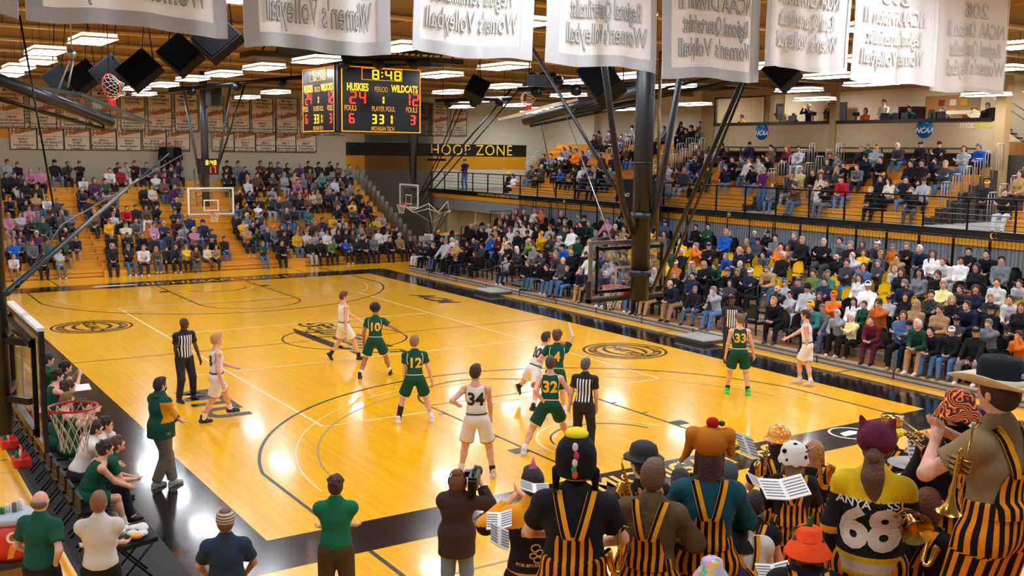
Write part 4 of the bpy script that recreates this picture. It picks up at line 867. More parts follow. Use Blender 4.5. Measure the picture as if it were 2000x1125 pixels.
# ---------------------------------------------------------------- figures: one smooth surface grown from bones
LB = {'skin':0,'top':1,'bottom':2,'shoe':3,'eye':4,'lip':5,'aux':6}
class Fig:
    def __init__(s): s.p = []
    def cone(s, a, b, ra, rb, lab=0, k=.03, cap=None): s.p.append(('c', np.array(a,float), np.array(b,float), ra, rb, LB.get(lab,lab), k, cap)); return s
    def ell(s, c, r, lab=0, k=.03, M=None, neg=False): s.p.append(('n' if neg else 'e', np.array(c,float), np.array(r,float), None if M is None else np.array(M), 0, LB.get(lab,lab), k, None)); return s
    def cut(s, n, d): s.p.append(('h', np.array(n,float), d, 0, 0, 0, 0, None)); return s    # keep the side where n.p < d
def sdf_mesh(fig, h=.012):
    P = fig.p; lo, hi = np.full(3,1e9), np.full(3,-1e9)
    for q in P:
        if q[0] == 'c': r = max(q[3],q[4]); lo = np.minimum(lo, np.minimum(q[1],q[2])-r); hi = np.maximum(hi, np.maximum(q[1],q[2])+r)
        elif q[0] == 'e': r = q[2].max(); lo = np.minimum(lo, q[1]-r); hi = np.maximum(hi, q[1]+r)
    lo -= 3*h; hi += 3*h; n = np.ceil((hi-lo)/h).astype(int)+1
    ax = [lo[i]+h*np.arange(n[i]) for i in range(3)]
    Dd = np.full(n, .5, np.float32); Lb = np.zeros(n, np.int8); Bst = np.full(n, 9., np.float32)
    for q in P:
        if q[0] == 'h':
            g = ax[0][:,None,None]*q[1][0]+ax[1][None,:,None]*q[1][1]+ax[2][None,None,:]*q[1][2]-q[2]
            Dd = np.maximum(Dd, g.astype(np.float32)); continue
        if q[0] == 'c': r = max(q[3],q[4]); a, b = np.minimum(q[1],q[2])-r, np.maximum(q[1],q[2])+r
        else: r = q[2].max(); a, b = q[1]-r, q[1]+r
        m = q[6]+2.5*h
        i0 = np.maximum(((a-m-lo)/h).astype(int), 0); i1 = np.minimum(((b+m-lo)/h).astype(int)+2, n)
        if (i1 <= i0).any(): continue
        S = tuple(slice(i0[i], i1[i]) for i in range(3))
        X = ax[0][S[0]][:,None,None]; Y = ax[1][S[1]][None,:,None]; Z = ax[2][S[2]][None,None,:]
        if q[0] == 'c':
            d_ = q[2]-q[1]; L2 = max(d_@d_, 1e-9)
            px_, py_, pz_ = X-q[1][0], Y-q[1][1], Z-q[1][2]
            t = (px_*d_[0]+py_*d_[1]+pz_*d_[2])/L2; tc = np.clip(t,0,1)
            dd = np.sqrt((px_-tc*d_[0])**2+(py_-tc*d_[1])**2+(pz_-tc*d_[2])**2)-(q[3]+(q[4]-q[3])*tc)
            if q[7]:
                Ln = math.sqrt(L2)
                if 'b' in q[7]: dd = np.maximum(dd, (t-1)*Ln)
                if 'a' in q[7]: dd = np.maximum(dd, -t*Ln)
        else:
            px_, py_, pz_ = X-q[1][0], Y-q[1][1], Z-q[1][2]
            if q[3] is not None:
                Mi = q[3].T
                px_, py_, pz_ = [Mi[i,0]*px_+Mi[i,1]*py_+Mi[i,2]*pz_ for i in range(3)]
            rr = q[2]; k0 = np.sqrt((px_/rr[0])**2+(py_/rr[1])**2+(pz_/rr[2])**2); k1 = np.sqrt((px_/rr[0]**2)**2+(py_/rr[1]**2)**2+(pz_/rr[2]**2)**2)+1e-6
            dd = k0*(k0-1)/k1
        dd = dd.astype(np.float32); cur = Dd[S]
        if q[0] == 'n': Dd[S] = np.maximum(cur, -dd); continue
        k = max(q[6], 1e-4); hh = np.clip(.5+.5*(cur-dd)/k, 0, 1)
        Dd[S] = cur+(dd-cur)*hh-k*hh*(1-hh)
        w_ = dd < Bst[S]; Lb[S] = np.where(w_, q[5], Lb[S]); Bst[S] = np.where(w_, dd, Bst[S])
    # surface nets
    neg = Dd < 0; c8 = [(i,j,k) for i in (0,1) for j in (0,1) for k in (0,1)]
    sub = lambda A,o: A[o[0]:A.shape[0]-1+o[0], o[1]:A.shape[1]-1+o[1], o[2]:A.shape[2]-1+o[2]]
    cnt = sum(sub(neg,o).astype(np.int8) for o in c8); act = (cnt > 0) & (cnt < 8)
    idx = np.full(act.shape, -1, np.int64); ijk = np.argwhere(act); idx[act] = np.arange(len(ijk))
    acc = np.zeros((len(ijk),3)); num = np.zeros(len(ijk)); i_, j_, k_ = ijk.T
    for a in range(8):
        for b in range(a+1, 8):
            o1, o2 = c8[a], c8[b]
            if sum(abs(o1[i]-o2[i]) for i in range(3)) != 1: continue
            d1 = Dd[i_+o1[0], j_+o1[1], k_+o1[2]]; d2 = Dd[i_+o2[0], j_+o2[1], k_+o2[2]]
            cr = (d1 < 0) != (d2 < 0); t = np.where(cr, d1/(d1-d2+1e-12), 0)
            for i in range(3): acc[:,i] += np.where(cr, o1[i]+(o2[i]-o1[i])*t, 0)
            num += cr
    V = lo+(ijk+acc/num[:,None])*h; lab = Lb[i_+1, j_+1, k_+1]
    F = []
    for axn in range(3):
        s1 = [slice(None)]*3; s2 = [slice(None)]*3; s1[axn] = slice(0,-1); s2[axn] = slice(1,None)
        A, B_n = neg[tuple(s1)], neg[tuple(s2)]; e = np.argwhere(A != B_n)
        u, v = (axn+1)%3, (axn+2)%3
        e = e[(e[:,u] > 0) & (e[:,v] > 0) & (e[:,u] < act.shape[u]) & (e[:,v] < act.shape[v])]
        if not len(e): continue
        fl = A[e[:,0],e[:,1],e[:,2]]
        def at(du, dv):
            w_ = e.copy(); w_[:,u] += du; w_[:,v] += dv; return idx[w_[:,0],w_[:,1],w_[:,2]]
        q4 = np.stack([at(-1,-1), at(0,-1), at(0,0), at(-1,0)], 1)
        q4 = np.where(fl[:,None], q4, q4[:,::-1]); F.append(q4[(q4 >= 0).all(1)])
    F = np.concatenate(F); return V, F, lab
def np_mesh(name, V, F, mats, fl=None, st=None):
    me = D.meshes.new(name); me.vertices.add(len(V)); me.vertices.foreach_set('co', V.astype(np.float32).ravel())
    me.loops.add(len(F)*4); me.loops.foreach_set('vertex_index', F.ravel().astype(np.int32))
    me.polygons.add(len(F)); me.polygons.foreach_set('loop_start', (np.arange(len(F))*4).astype(np.int32))
    me.polygons.foreach_set('loop_total', np.full(len(F),4,np.int32)) if hasattr(me.polygons[0],'loop_total') and 0 else None
    for m in mats: me.materials.append(m)
    if fl is not None: me.polygons.foreach_set('material_index', fl.astype(np.int32))
    me.polygons.foreach_set('use_smooth', np.ones(len(F), bool))
    if st is not None: a = me.attributes.new('st','FLOAT','POINT'); a.data.foreach_set('value', st.astype(np.float32))
    me.update(calc_edges=True); me.validate(); return me
def flab(F, lab): return lab[F].max(1) if 0 else np.sort(lab[F], 1)[:,1]
def smooth_v(V, F, it=1):
    for _ in range(it):
        S = np.zeros_like(V); c = np.zeros(len(V))
        for a in range(4):
            for b in ((a+1)%4, (a+3)%4): np.add.at(S, F[:,a], V[F[:,b]]); np.add.at(c, F[:,a], 1)
        V = .5*V+.5*S/np.maximum(c,1)[:,None]
    return V
# ---- skeleton -------------------------------------------------------------
def ik(a, c, l1, l2, hint):
    a, c, hint = Vector(a), Vector(c), Vector(hint); d = c-a; L = min(d.length, (l1+l2)*.995)
    c = a+d.normalized()*L; d = (c-a).normalized(); x = (l1*l1-l2*l2+L*L)/(2*L); y = math.sqrt(max(l1*l1-x*x, 0))
    hp = hint-d*hint.dot(d); hp = hp.normalized() if hp.length > 1e-4 else Vector((0,1,0)); return a+d*x+hp*y, c
def skel(hip=(0,0,.94), lean=.04, side=0, twist=0, lh=None, rh=None, lf=(-.1,0,0), rf=(.1,0,0), lfa=0, rfa=0, le=None, re=None, lk=None, rk=None, head=0, nod=0, H=1.8, lft=0, rft=0, spread=0, fem=0):
    """local frame: +y the way the body faces, x right. hands/feet are targets in that frame (metres)"""
    s = H/1.8; J = {}; hp = Vector(hip)*1; J['s'] = s; J['fem'] = fem
    Mt = Matrix.Rotation(-lean,3,'X') @ Matrix.Rotation(side,3,'Y'); Ms = Mt @ Matrix.Rotation(twist,3,'Z')
    J['Mt'], J['Ms'] = Mt, Ms; J['hip'] = hp
    J['waist'] = hp+Mt @ Vector((0,-.005,.16))*s; J['chest'] = hp+Mt @ Vector((0,0,.36))*s; J['neck'] = hp+Mt @ Vector((0,-.01,.56))*s
    sw = .158 if fem else .178
    for t, x in (('l',-1),('r',1)):
        J[t+'s'] = hp+Mt @ Vector((0,-.005,.468))*s+Ms @ Vector((x*sw,0,0))*s; J[t+'h'] = hp+Mt @ Vector((x*.095,0,-.03))*s
    Mh = Matrix.Rotation(head,3,'Z') @ Matrix.Rotation(-nod,3,'X'); J['Mh'] = Mh
    J['head'] = J['neck']+(Mt @ Vector((0,.02,.09))+Vector((0,0,.06)))*s
    for t, x, hand, el in (('l',-1,lh,le),('r',1,rh,re)):
        if hand is None: hand = J[t+'s']+Vector((x*.09,.06,-.53))*s
        e, c = ik(J[t+'s'], hand, .285*s, .255*s, el if el else (x*.5,-.8,-.2)); J[t+'e'], J[t+'w'] = e, c
    for t, x, ft, fa, kn, tp in (('l',-1,lf,lfa,lk,lft),('r',1,rf,rfa,rk,rft)):
        ank = Vector(ft)+Vector((0,0,.085*s)); k, c = ik(J[t+'h'], ank, .43*s, .42*s, kn if kn else (x*.12,1,0)); J[t+'k'], J[t+'a'] = k, c
        J[t+'f'] = Matrix.Rotation(fa,3,'Z') @ Matrix.Rotation(-tp,3,'X')
    return J
def hand(f, J, t, fine, lab='skin', grip=.5):
    s = J['s']; wv = J[t+'w']; d = (wv-J[t+'e']).normalized(); x = -1 if t == 'l' else 1
    side = d.cross(Vector((0,0,1))); side = side.normalized() if side.length > .2 else Vector((1,0,0))
    fwd = Vector((0,1,0))-d*d.y; fwd = fwd.normalized() if fwd.length > .2 else side
    nrm = d.cross(fwd).normalized()*(-x); pc = wv+d*.045*s
    f.cone(wv, wv+d*.075*s, .023*s, .03*s, lab, .015)
    f.cone(wv+d*.03*s+fwd*.016*s, wv+d*.08*s+fwd*.024*s, .017*s, .014*s, lab, .012); f.cone(wv+d*.03*s-fwd*.012*s, wv+d*.075*s-fwd*.022*s, .016*s, .013*s, lab, .012)
    rr = .0098*s if fine else .0125*s
    for i, L in enumerate((.072,.08,.074,.058)):
        o = fwd*(.027-.0185*i)*s; a = wv+d*.08*s+o; g = grip*(1+.12*i)
        d1 = (d*math.cos(g*.6)+nrm*math.sin(g*.6)); d2 = (d*math.cos(g*1.5)+nrm*math.sin(g*1.5)); b = a+d1*L*.5*s
        f.cone(a-d*.012*s, b, rr, rr*.95, lab, .004); f.cone(b, b+d2*L*.5*s, rr*.95, rr*.8, lab, .003)
    a = wv+d*.028*s+fwd*.022*s; b = a+(d*.6+fwd*.75+nrm*.2)*.038*s; f.cone(a,b,rr*1.25,rr*1.1,lab,.008); f.cone(b,b+(d*.85+fwd*.25+nrm*.4)*.032*s,rr*1.1,rr*.9,lab,.004)
def headp(f, J, face=True, lab='skin'):
    s = J['s']; c = J['head']+Vector((0,0,.025))*s; M = J['Mh']; Mn = [list(r) for r in M]
    P = lambda x,y,z: c+M @ Vector((x,y,z))*s
    f.ell(c, np.array((.078,.094,.102))*s, lab, .02, Mn); f.ell(P(0,.022,-.06), np.array((.058,.066,.062))*s, lab, .03, Mn)
    f.ell(P(0,.07,-.098), np.array((.026,.02,.02))*s, lab, .03, Mn)
    f.cone(P(0,.09,.012), P(0,.107,-.026), .010*s, .0145*s, lab, .014)
    for x in (-1,1):
        f.ell(P(x*.08,-.005,-.015), np.array((.011,.022,.032))*s, lab, .008, Mn)
        if face:
            f.ell(P(x*.03,.084,.012), np.array((.011,.0075,.0055))*s, 'eye', .003, Mn); f.cone(P(x*.018,.089,.031), P(x*.044,.080,.033), .0036*s, .003*s, 'eye', .004)
            f.ell(P(x*.045,.066,-.02), np.array((.02,.02,.02))*s, lab, .02, Mn)
    if face: f.cone(P(-.021,.083,-.054), P(.021,.083,-.054), .0058*s, .0058*s, 'lip', .004)
    f.cone(J['neck']-Vector((0,0,.03))*s, P(0,-.012,-.06), .058*s, .052*s, lab, .03)
def torso(f, J, lab='top', g=0, fat=0, k=.05):
    s = J['s']; Mn = [list(r) for r in J['Mt']]; Msn = [list(r) for r in J['Ms']]; fm = J['fem']
    f.cone(J['ls'].lerp(J['rs'],.06), J['rs'].lerp(J['ls'],.06), (.05+g)*s, (.05+g)*s, lab, k)
    for t in 'lr': f.cone(J['neck']-Vector((0,0,.035))*s, J[t+'s']+Vector((0,0,.0)), (.05+g*.5)*s, (.045+g)*s, lab, .03)
    f.ell(J['chest'], (np.array((.155-.01*fm,.112+fat*.5,.165))+g)*s, lab, k, Msn)
    f.ell(J['waist']+J['Mt'] @ Vector((0,.01+fat*.5,0))*s, (np.array((.135-.012*fm+fat*.7,.1+fat,.15))+g)*s, lab, k, Mn)
    if fm: 
        for x in (-1,1): f.ell(J['chest']+J['Ms'] @ Vector((x*.07,.085,.0))*s, np.array((.06,.05,.055))*s+g, lab, .03)
    f.cone(J['neck']-Vector((0,0,.06))*s, J['neck'], (.075+g)*s, (.055+g)*s, lab, .04)
def pelvis(f, J, lab='bottom', g=0):
    s = J['s']; Mn = [list(r) for r in J['Mt']]
    f.ell(J['hip']+J['Mt'] @ Vector((0,-.01,.01))*s, (np.array((.152+.01*J['fem'],.112,.115))+g)*s, lab, .05, Mn)
def arm(f, J, t, l1='top', l2='top', g1=0, g2=0, upto=1.0):
    s = J['s']; a, e, w_ = J[t+'s'], J[t+'e'], J[t+'w']; f.ell(a, np.array((.052,.052,.052))*s+g1, l1, .03)
    f.cone(a, e, (.048+g1)*s, (.039+g1)*s, l1, .03); f.cone(e, w_, (.042+g2)*s, (.027+g2)*s, l2, .02)
def leg(f, J, t, l1='bottom', l2='bottom', g1=0, g2=0, shoe='shoe', shoes=True):
    s = J['s']; h_, k_, a = J[t+'h'], J[t+'k'], J[t+'a']; f.cone(h_, k_, (.088+g1)*s, (.058+g1)*s, l1, .04)
    f.cone(k_, a, (.054+g2)*s, (.038+g2)*s, l2, .025); m = k_.lerp(a,.3); back = (Vector((0,-1,0))-(a-k_).normalized()*(a-k_).normalized().dot(Vector((0,-1,0))))
    f.ell(m+back*.012*s, np.array((.055,.055,.09))*s+g2*s, l2, .03)
    if shoes:
        M = J[t+'f']; P = lambda x,y,z: a+M @ Vector((x,y,z))*s
        f.cone(P(0,-.035,-.045), P(0,.06,-.045), .042*s, .044*s, shoe, .02); f.cone(P(0,.06,-.05), P(0,.15,-.055), .044*s, .034*s, shoe, .02); f.cone(P(0,0,.03), P(0,0,-.04), .043*s, .043*s, shoe, .02)
def hairf(J, style, g=0):
    """hair as its own closed shape over the skull"""
    f = Fig(); s = J['s']; c = J['head']+Vector((0,0,.025))*s; M = J['Mh']; Mn = [list(r) for r in M]; P = lambda x,y,z: c+M @ Vector((x,y,z))*s
    if style == 'afro': f.ell(P(0,-.02,.05), np.array((.125,.13,.12))*s, 0, .02, Mn)
    elif style == 'ring': f.ell(P(0,-.02,-.02), np.array((.088,.1,.07))*s, 0, .02, Mn)
    else: f.ell(P(0,-.012,.014), np.array((.09,.104,.108))*s, 0, .02, Mn); f.ell(P(0,-.05,-.03), np.array((.074,.062,.07))*s, 0, .03, Mn)
    if style in ('short','curly') and g == 0: f.ell(P(0,.05,.085), np.array((.06,.05,.035))*s, 0, .03, Mn)
    if style == 'curly':
        r_ = random.Random(3)
        for i in range(26):
            a, b = r_.uniform(-pi,pi), r_.uniform(.0,1.2); f.ell(P(.09*math.cos(a)*math.cos(b), -.015+.1*math.sin(a)*math.cos(b), .02+.1*math.sin(b)), np.array((.026,)*3)*s, 0, .01)
    f.ell(P(0,.085,-.035), np.array((.068,.062,.085))*s, 0, .01, Mn, neg=True) if style != 'afro' else f.ell(P(0,.1,-.03), np.array((.07,.07,.09))*s, 0, .01, Mn, neg=True)
    if style == 'long':
        for x in (-1,1): f.cone(P(x*.068,-.02,.03), P(x*.085,.02,-.2), .034*s, .03*s, 0, .03); f.cone(P(x*.085,.02,-.2), P(x*.07,.06,-.29), .03*s, .014*s, 0, .03)
        f.ell(P(0,-.075,-.12), np.array((.085,.045,.16))*s, 0, .04, Mn)
    if style == 'pony': f.cone(P(0,-.1,.03), P(0,-.14,-.04), .03*s, .035*s, 0, .03); f.cone(P(0,-.14,-.04), P(0,-.12,-.25), .035*s, .014*s, 0, .03)
    if style == 'bob': f.ell(P(0,-.03,-.05), np.array((.105,.085,.12))*s, 0, .03, Mn); f.ell(P(0,.1,-.05), np.array((.066,.075,.12))*s, 0, .01, Mn, neg=True)
    if style == 'ring': f.ell(P(0,0,.08), np.array((.2,.2,.085))*s, 0, .01, Mn, neg=True)
    return f
def capm(J, brim=True, back=False):
    b = MB(); s = J['s']; c = J['head']+Vector((0,0,.025))*s; M = J['Mh'].copy()
    if back: M = M @ Matrix.Rotation(pi,3,'Z')
    n = 18; pr = [(.099,.012),(.101,.035),(.095,.075),(.072,.11),(.035,.127),(.0,.13)]; vs, fs = [], []
    for r_, z_ in pr:
        for j in range(n): vs.append(c+M @ Vector((r_*.93*math.cos(2*pi*j/n), -.008+r_*1.08*math.sin(2*pi*j/n), z_))*s)
    fs = [(i*n+j, i*n+(j+1)%n, (i+1)*n+(j+1)%n, (i+1)*n+j) for i in range(len(pr)-1) for j in range(n)]; b.add(vs, fs, True)
    if brim:
        vs = []
        for i in range(11):
            a = R(20+140*i/10); x, y = math.cos(a), math.sin(a)
            vs += [c+M @ Vector((.09*x,.1*y-.01,.03))*s, c+M @ Vector((.092*x,.11*y+.07*y**2,.018-.006*abs(x)))*s, c+M @ Vector((.092*x,.11*y+.07*y**2,.011-.006*abs(x)))*s, c+M @ Vector((.09*x,.1*y-.01,.02))*s]
        b.add(vs, [(4*i+k, 4*i+(k+1)%4, 4*i+4+(k+1)%4, 4*i+4+k) for i in range(10) for k in range(4)], True)
    return b
def beaniem(J, pom=False):
    b = MB(); s = J['s']; c = J['head']+Vector((0,0,.025))*s; M = J['Mh']; n = 18
    pr = [(.099,-.01),(.106,-.008),(.108,.04),(.1,.045),(.1,.07),(.082,.115),(.045,.14),(0,.148)]; vs = []
    for r_, z_ in pr:
        for j in range(n): vs.append(c+M @ Vector((r_*.93*math.cos(2*pi*j/n), -.01+r_*1.08*math.sin(2*pi*j/n), z_))*s)
    b.add(vs, [(i*n+j, i*n+(j+1)%n, (i+1)*n+(j+1)%n, (i+1)*n+j) for i in range(len(pr)-1) for j in range(n)], True)
    if pom: b.ball(c+M @ Vector((0,-.01,.165))*s, .035*s, 10)
    return b
skinM = attr_mat('skin_tone','skin',.55,.35); topM = attr_mat('shirt_cloth','top',.85,.2,True); botM = attr_mat('trouser_cloth','bot',.85,.2); shoM = attr_mat('shoe_leather','shoe',.5,.4)
hairM = attr_mat('hair_strands','hair',.65,.3); hatM = attr_mat('hat_cloth','hat',.8,.2)
eyeM = mat('eye_dark','2b1d17',.4); lipM = mat('lip','a5564a',.5); auxM = attr_mat('second_cloth','aux',.85,.2)
BODYM = [skinM, topM, botM, shoM, eyeM, lipM, auxM]
SKIN = {'p':(226,172,144),'m':(205,148,116),'t':(176,120,88),'d':(92,58,42)}
HAIR = {'k':(34,26,24),'u':(78,52,36),'b':(190,150,96),'g':(130,126,122),'w':(222,216,206),'r':(126,60,34),'n':(120,110,100)}
CLO = {'K':(24,24,27),'D':(62,64,68),'G':(112,116,120),'L':(172,176,182),'W':(226,224,220),'N':(30,38,62),'B':(28,92,190),'A':(78,112,152),'R':(176,26,42),'M':(96,32,42),'P':(196,130,160),'V':(90,46,96),'Y':(244,186,20),'O':(214,108,32),'T':(176,140,96),'C':(226,210,180),'E':(24,72,54),'F':(110,136,70),'Q':(60,122,116),'U':(104,74,50),'S':(224,218,150)}
CNAME = {'K':'black','D':'dark grey','G':'grey','L':'light grey','W':'white','N':'navy','B':'bright blue','A':'denim blue','R':'red','M':'maroon','P':'pink','V':'purple','Y':'yellow','O':'orange','T':'tan','C':'cream','E':'dark green','F':'olive green','Q':'teal','U':'brown','S':'pale yellow'}
HNAME = {'k':'black-haired','u':'brown-haired','b':'blond','g':'grey-haired','w':'white-haired','r':'red-haired','n':'bald'}
def c3(t, j=0):
    f = 1+random.uniform(-j,j); return [lin(min(255,x*f)) for x in t]
# ---- seated crowd meshes ---------------------------------------------------
SEATH = .44
def seated(v, H=1.8):
    """poses of people sitting; origin on the deck under the hips, facing +y"""
    hz_ = .53
    K = dict(hip=(0,0,hz_), H=H, lf=(-.13,.5,0), rf=(.13,.5,0), lk=(-.1,.3,1), rk=(.1,.3,1))
    if v == 0: K.update(lean=-.02, lh=(-.07,.33,.66), rh=(.08,.35,.66), head=.12)
    if v == 1: K.update(lean=.55, lh=(-.08,.55,.62), rh=(.06,.56,.63), nod=-.25, head=-.1)
    if v == 2: K.update(lean=.02, lh=(.12,.24,.86), rh=(-.12,.26,.84), le=(-1,-.2,-.6), re=(1,-.2,-.6), head=.25)
    if v == 3: K.update(lean=.3, lh=(-.02,.34,1.16), rh=(.14,.42,.68), le=(-.3,.3,-1), head=-.15, nod=.05)
    if v == 4: K.update(lean=0, lh=(-.2,.4,.63), rh=(.2,.4,.63), lf=(-.2,.42,0), rf=(.2,.52,0), head=.3)
    if v == 5: K.update(lean=.1, lh=(-.05,.32,.7), rh=(.1,.36,.66), lf=(-.05,.52,0), rf=(-.02,.72,.22), rk=(.1,.2,1), fem=1, head=.2)
    if v == 6: K.update(lean=.2, lh=(-.05,.4,.72), rh=(.05,.42,.72), fem=1, lf=(-.08,.36,0), rf=(.08,.36,0), head=-.2, nod=.15)
    if v == 7: K.update(lean=.0, lh=(-.08,.3,.66), rh=(.1,.3,.66), fem=1, lf=(-.1,.46,0), rf=(.1,.5,0), head=0)
    return skel(**K)
NV = 8
def crowd_body(J, fine=True, fat=0, h=.0135):
    f = Fig(); pelvis(f,J,'bottom',.012)
    for t in 'lr': leg(f,J,t,'bottom','bottom',.016,.02)
    torso(f,J,'top',.027,fat)
    for t in 'lr': arm(f,J,t,'top','top',.022,.02); hand(f,J,t,False,grip=.9)
    headp(f,J); return sdf_mesh(f,h)
CB, CH, CHM = [], {}, {}
for v in range(NV):
    J = seated(v); V_, F_, L_b = crowd_body(J, fat=.035 if v in (0,4) else 0); V_ = smooth_v(V_,F_,1)
    CB.append((np_mesh('person', V_, F_, BODYM, flab(F_,L_b)), J))
def hair_mesh(J, st, mt, h=.012):
    V_, F_, _ = sdf_mesh(hairf(J,st), h); return np_mesh('hair', V_, F_, [mt])
def crowd_hair(v, st):
    if (v,st) not in CH:
        J = CB[v][1]
        CH[v,st] = hair_mesh(J,st,hairM) if st not in ('cap','beanie') else (capm(J) if st == 'cap' else beaniem(J)).mesh(st,[hatM])
    return CH[v,st]
def setp(o, **k):
    for a, c in k.items(): o[a] = c
# ---------------------------------------------------------------- spectators: where each one sits and what they wear
def parse(ox, oy, sc, txt):
    out = []
    for e in txt.replace('\n','').split(';'):
        e = e.strip()
        if not e: continue
        x, y, r_ = e.split(','); q = r_.split(); c = q[0]
        hat = q[1] if len(q) > 1 else None
        out.append((ox+float(x)/sc, oy+float(y)/sc, c[0], c[1], c[2], hat))
    return out
LOW = parse(800,440,8.333,"""165,300,DWu;265,310,NKk;375,325,KAg;520,375,KTg;685,395,KKU;835,390,KNU;930,430,KKU;1045,460,KKU;1170,460,DUk;1560,540,LNu;1900,610,KAu cG;
465,205,KKg cY;585,220,LKg;675,235,WKW;765,215,TKn;1005,265,DKn;1335,180,BLk;1450,205,MAr;1550,215,CAu;1760,125,KKu;1915,125,KKu cK;1940,250,FKn;1620,330,KKu;1725,380,DDW;1000,10,KKn;1055,25,GDu cY;1165,50,KAu cG;1285,40,LTb;1385,60,TKb cY;1485,60,KKk cK""")
LOW += parse(960,390,8.333,"""405,180,KKU;495,200,KKn;700,185,WKb;805,180,OKr;155,260,NKb;265,275,KKU;360,255,KKR;440,285,CKU;555,290,KKU;670,310,GDn;735,320,KKU;135,360,UKR;230,400,VKU;305,400,WKU;420,400,WKK;505,400,WKU;615,440,WKU;725,450,KKU;
950,450,LAr;1105,330,KKk;1110,225,KKb;1195,235,DKg;1190,360,EKu;1395,265,GDg;1510,255,KKk cK;1200,460,KKk;1310,490,WKk;1445,395,KKK;1550,385,EAg;1805,290,KKg;1890,300,PAr;795,560,YKu cY;945,600,DTU;1085,610,LAg cW;1695,545,GAg;1850,540,NKk;1980,440,UKw;
1405,650,EKg cD;1585,690,WKB;1735,650,GKu;690,715,GKu;1140,770,BKk cK;1295,785,KKn;810,890,DKu;1025,890,DKg;1165,910,DAn;1600,880,WBw;1740,880,AKg""")
LOW += parse(1000,480,8.333,"""385,310,KAu cK;535,345,KAu;705,330,RKU;890,370,KAg;1085,400,NTg;1195,400,KDg cK;1330,430,GKg;1495,455,NAw;1620,295,LKg;1650,480,GKg cK;1820,490,LKg;1665,130,EKg;1820,160,DKu;1960,190,DKg;1310,290,DKu""")
LOW += parse(1180,390,8.333,"""215,310,KDg cK;320,350,TKu;440,365,KKk hD;710,380,DKU;725,480,YKk;855,545,TKK;990,375,AAg cK;985,550,DKK;1170,550,EKw;205,600,NKu;335,625,NTu;1495,445,KKk;1690,435,EKk;1220,695,YKb;1080,815,EKg;1250,850,KKw;1490,750,OAg;1700,745,KNg cN;1955,920,BKg;1980,530,BKb;760,830,DKg;760,955,DKu;1015,1020,YKk;1160,1040,OKk cW;1420,1060,GGw cT;1620,1060,KKB cT;1760,1080,EKu""")
LOW += parse(1200,490,8.333,"""640,320,LKW;975,385,KKg;895,530,NTn;1275,400,NEk;1310,625,KAg;1605,635,LAg;1875,520,DKK;1815,335,KAg cD;515,430,NKu;330,470,DAu;480,540,KTu""")
LOW += parse(1400,430,6.617,"""170,170,KKg;485,175,AKw;640,170,KAg cK;755,225,GAk;365,275,UKB;530,260,DKu cK;825,295,OLk;985,195,DKg;1105,215,KKb;915,345,GKU;285,385,NKB;410,390,KKb;555,445,GKk;850,455,KAw;1380,270,KDw;1565,265,GDk;1730,280,KAg;1880,305,DKU;1745,410,LDn;1895,420,YKR;265,560,DKn;265,670,KKg;430,670,NKg cW;615,620,TAk cG;1250,680,FKu;1430,690,QKg;1530,480,KKn;1680,545,DAu;1015,780,DAg cE;1175,780,LLk hK;1390,790,NKu;1900,600,AKU;1845,740,WTU;1960,720,WLk cW;760,890,DKn""")
LOW += parse(1400,540,6.617,"""945,230,LKk;1180,200,QKu hY;1320,250,KAU;1505,250,OTr hO;690,310,KKb;875,330,LAg;1360,405,GAg;1525,475,LKw;1745,530,SKw;1955,560,MMr;1760,320,WKK;1900,360,EKU""")
LOW += parse(1700,460,6.617,"""50,110,DKk cW;130,240,DKu hT;285,150,OKg;320,280,TKu;465,130,KKg;610,170,NGw;795,220,WKU;95,355,DKg;265,440,LAb;400,470,KKU;640,480,GKK;850,500,KKU;945,560,SDb;915,330,WLr;1170,320,WLk;1270,200,KGk;1475,220,KKk;1700,250,GAk;1370,395,KMK;415,620,NKg;790,650,DKu;1130,690,DKu;1355,590,NKU;1630,600,WKU;1890,620,LKu;455,790,KLK;595,810,TKB;890,815,TKU;1050,830,KAB;1240,880,NKu;1330,800,UKU;1545,800,DKb;1790,830,WAu;1555,950,KKk cK;1960,850,KKU;90,870,ONu cE;425,950,AKU;610,960,ETw""")
LOW += parse(1700,580,6.617,"""220,330,LKg cK;500,360,DAk cK;760,440,KAk;1050,440,KAg cW;1360,450,KGg cK;1510,340,GKg;1110,300,DKu cK""")
UPP = parse(1020,220,8.333,"""350,700,NNu;465,695,GKu;530,790,KKk cK;610,800,KKU;625,730,LKu;660,600,GKU;730,720,KKb;770,580,GKu;875,590,OKk;790,660,KKr;985,650,MKu;1075,620,LAb cU;1165,390,KAU;1235,335,UKu hK;1410,330,GKk;1465,350,KKb;1610,335,NAk;1785,240,GKk cK;1265,700,DKu;1505,700,NLb;1695,575,UAu;1790,595,KAb;1610,590,KKu;1410,750,KKk;140,900,DAu;315,870,DKn;595,945,BKu;985,870,WEu hD;1090,890,NKu cK;1265,895,KKk;1430,900,GKk;1095,1040,DKg cD;1205,1080,LLb;840,920,KKk;1065,830,WKb;980,1120,NKr""")
UPP += parse(1240,240,8.333,"""475,90,GKu;735,25,KKk cK;760,105,KKk;915,65,KKk cK;840,20,KKk;1065,20,UKk;245,260,KKu;1020,370,KAU;1055,415,KAU;960,565,NAg;535,705,LAu;675,780,UKk;800,760,DLn;325,800,NKn;465,930,GAu;1025,840,KKK;1190,760,EEk;1450,730,NGg;1275,385,GKu;1410,370,KGu cK;1490,425,KAU;1580,570,KKk;1725,590,GKu;1855,600,WAu;1865,360,NAu cK;1890,740,KAk""")
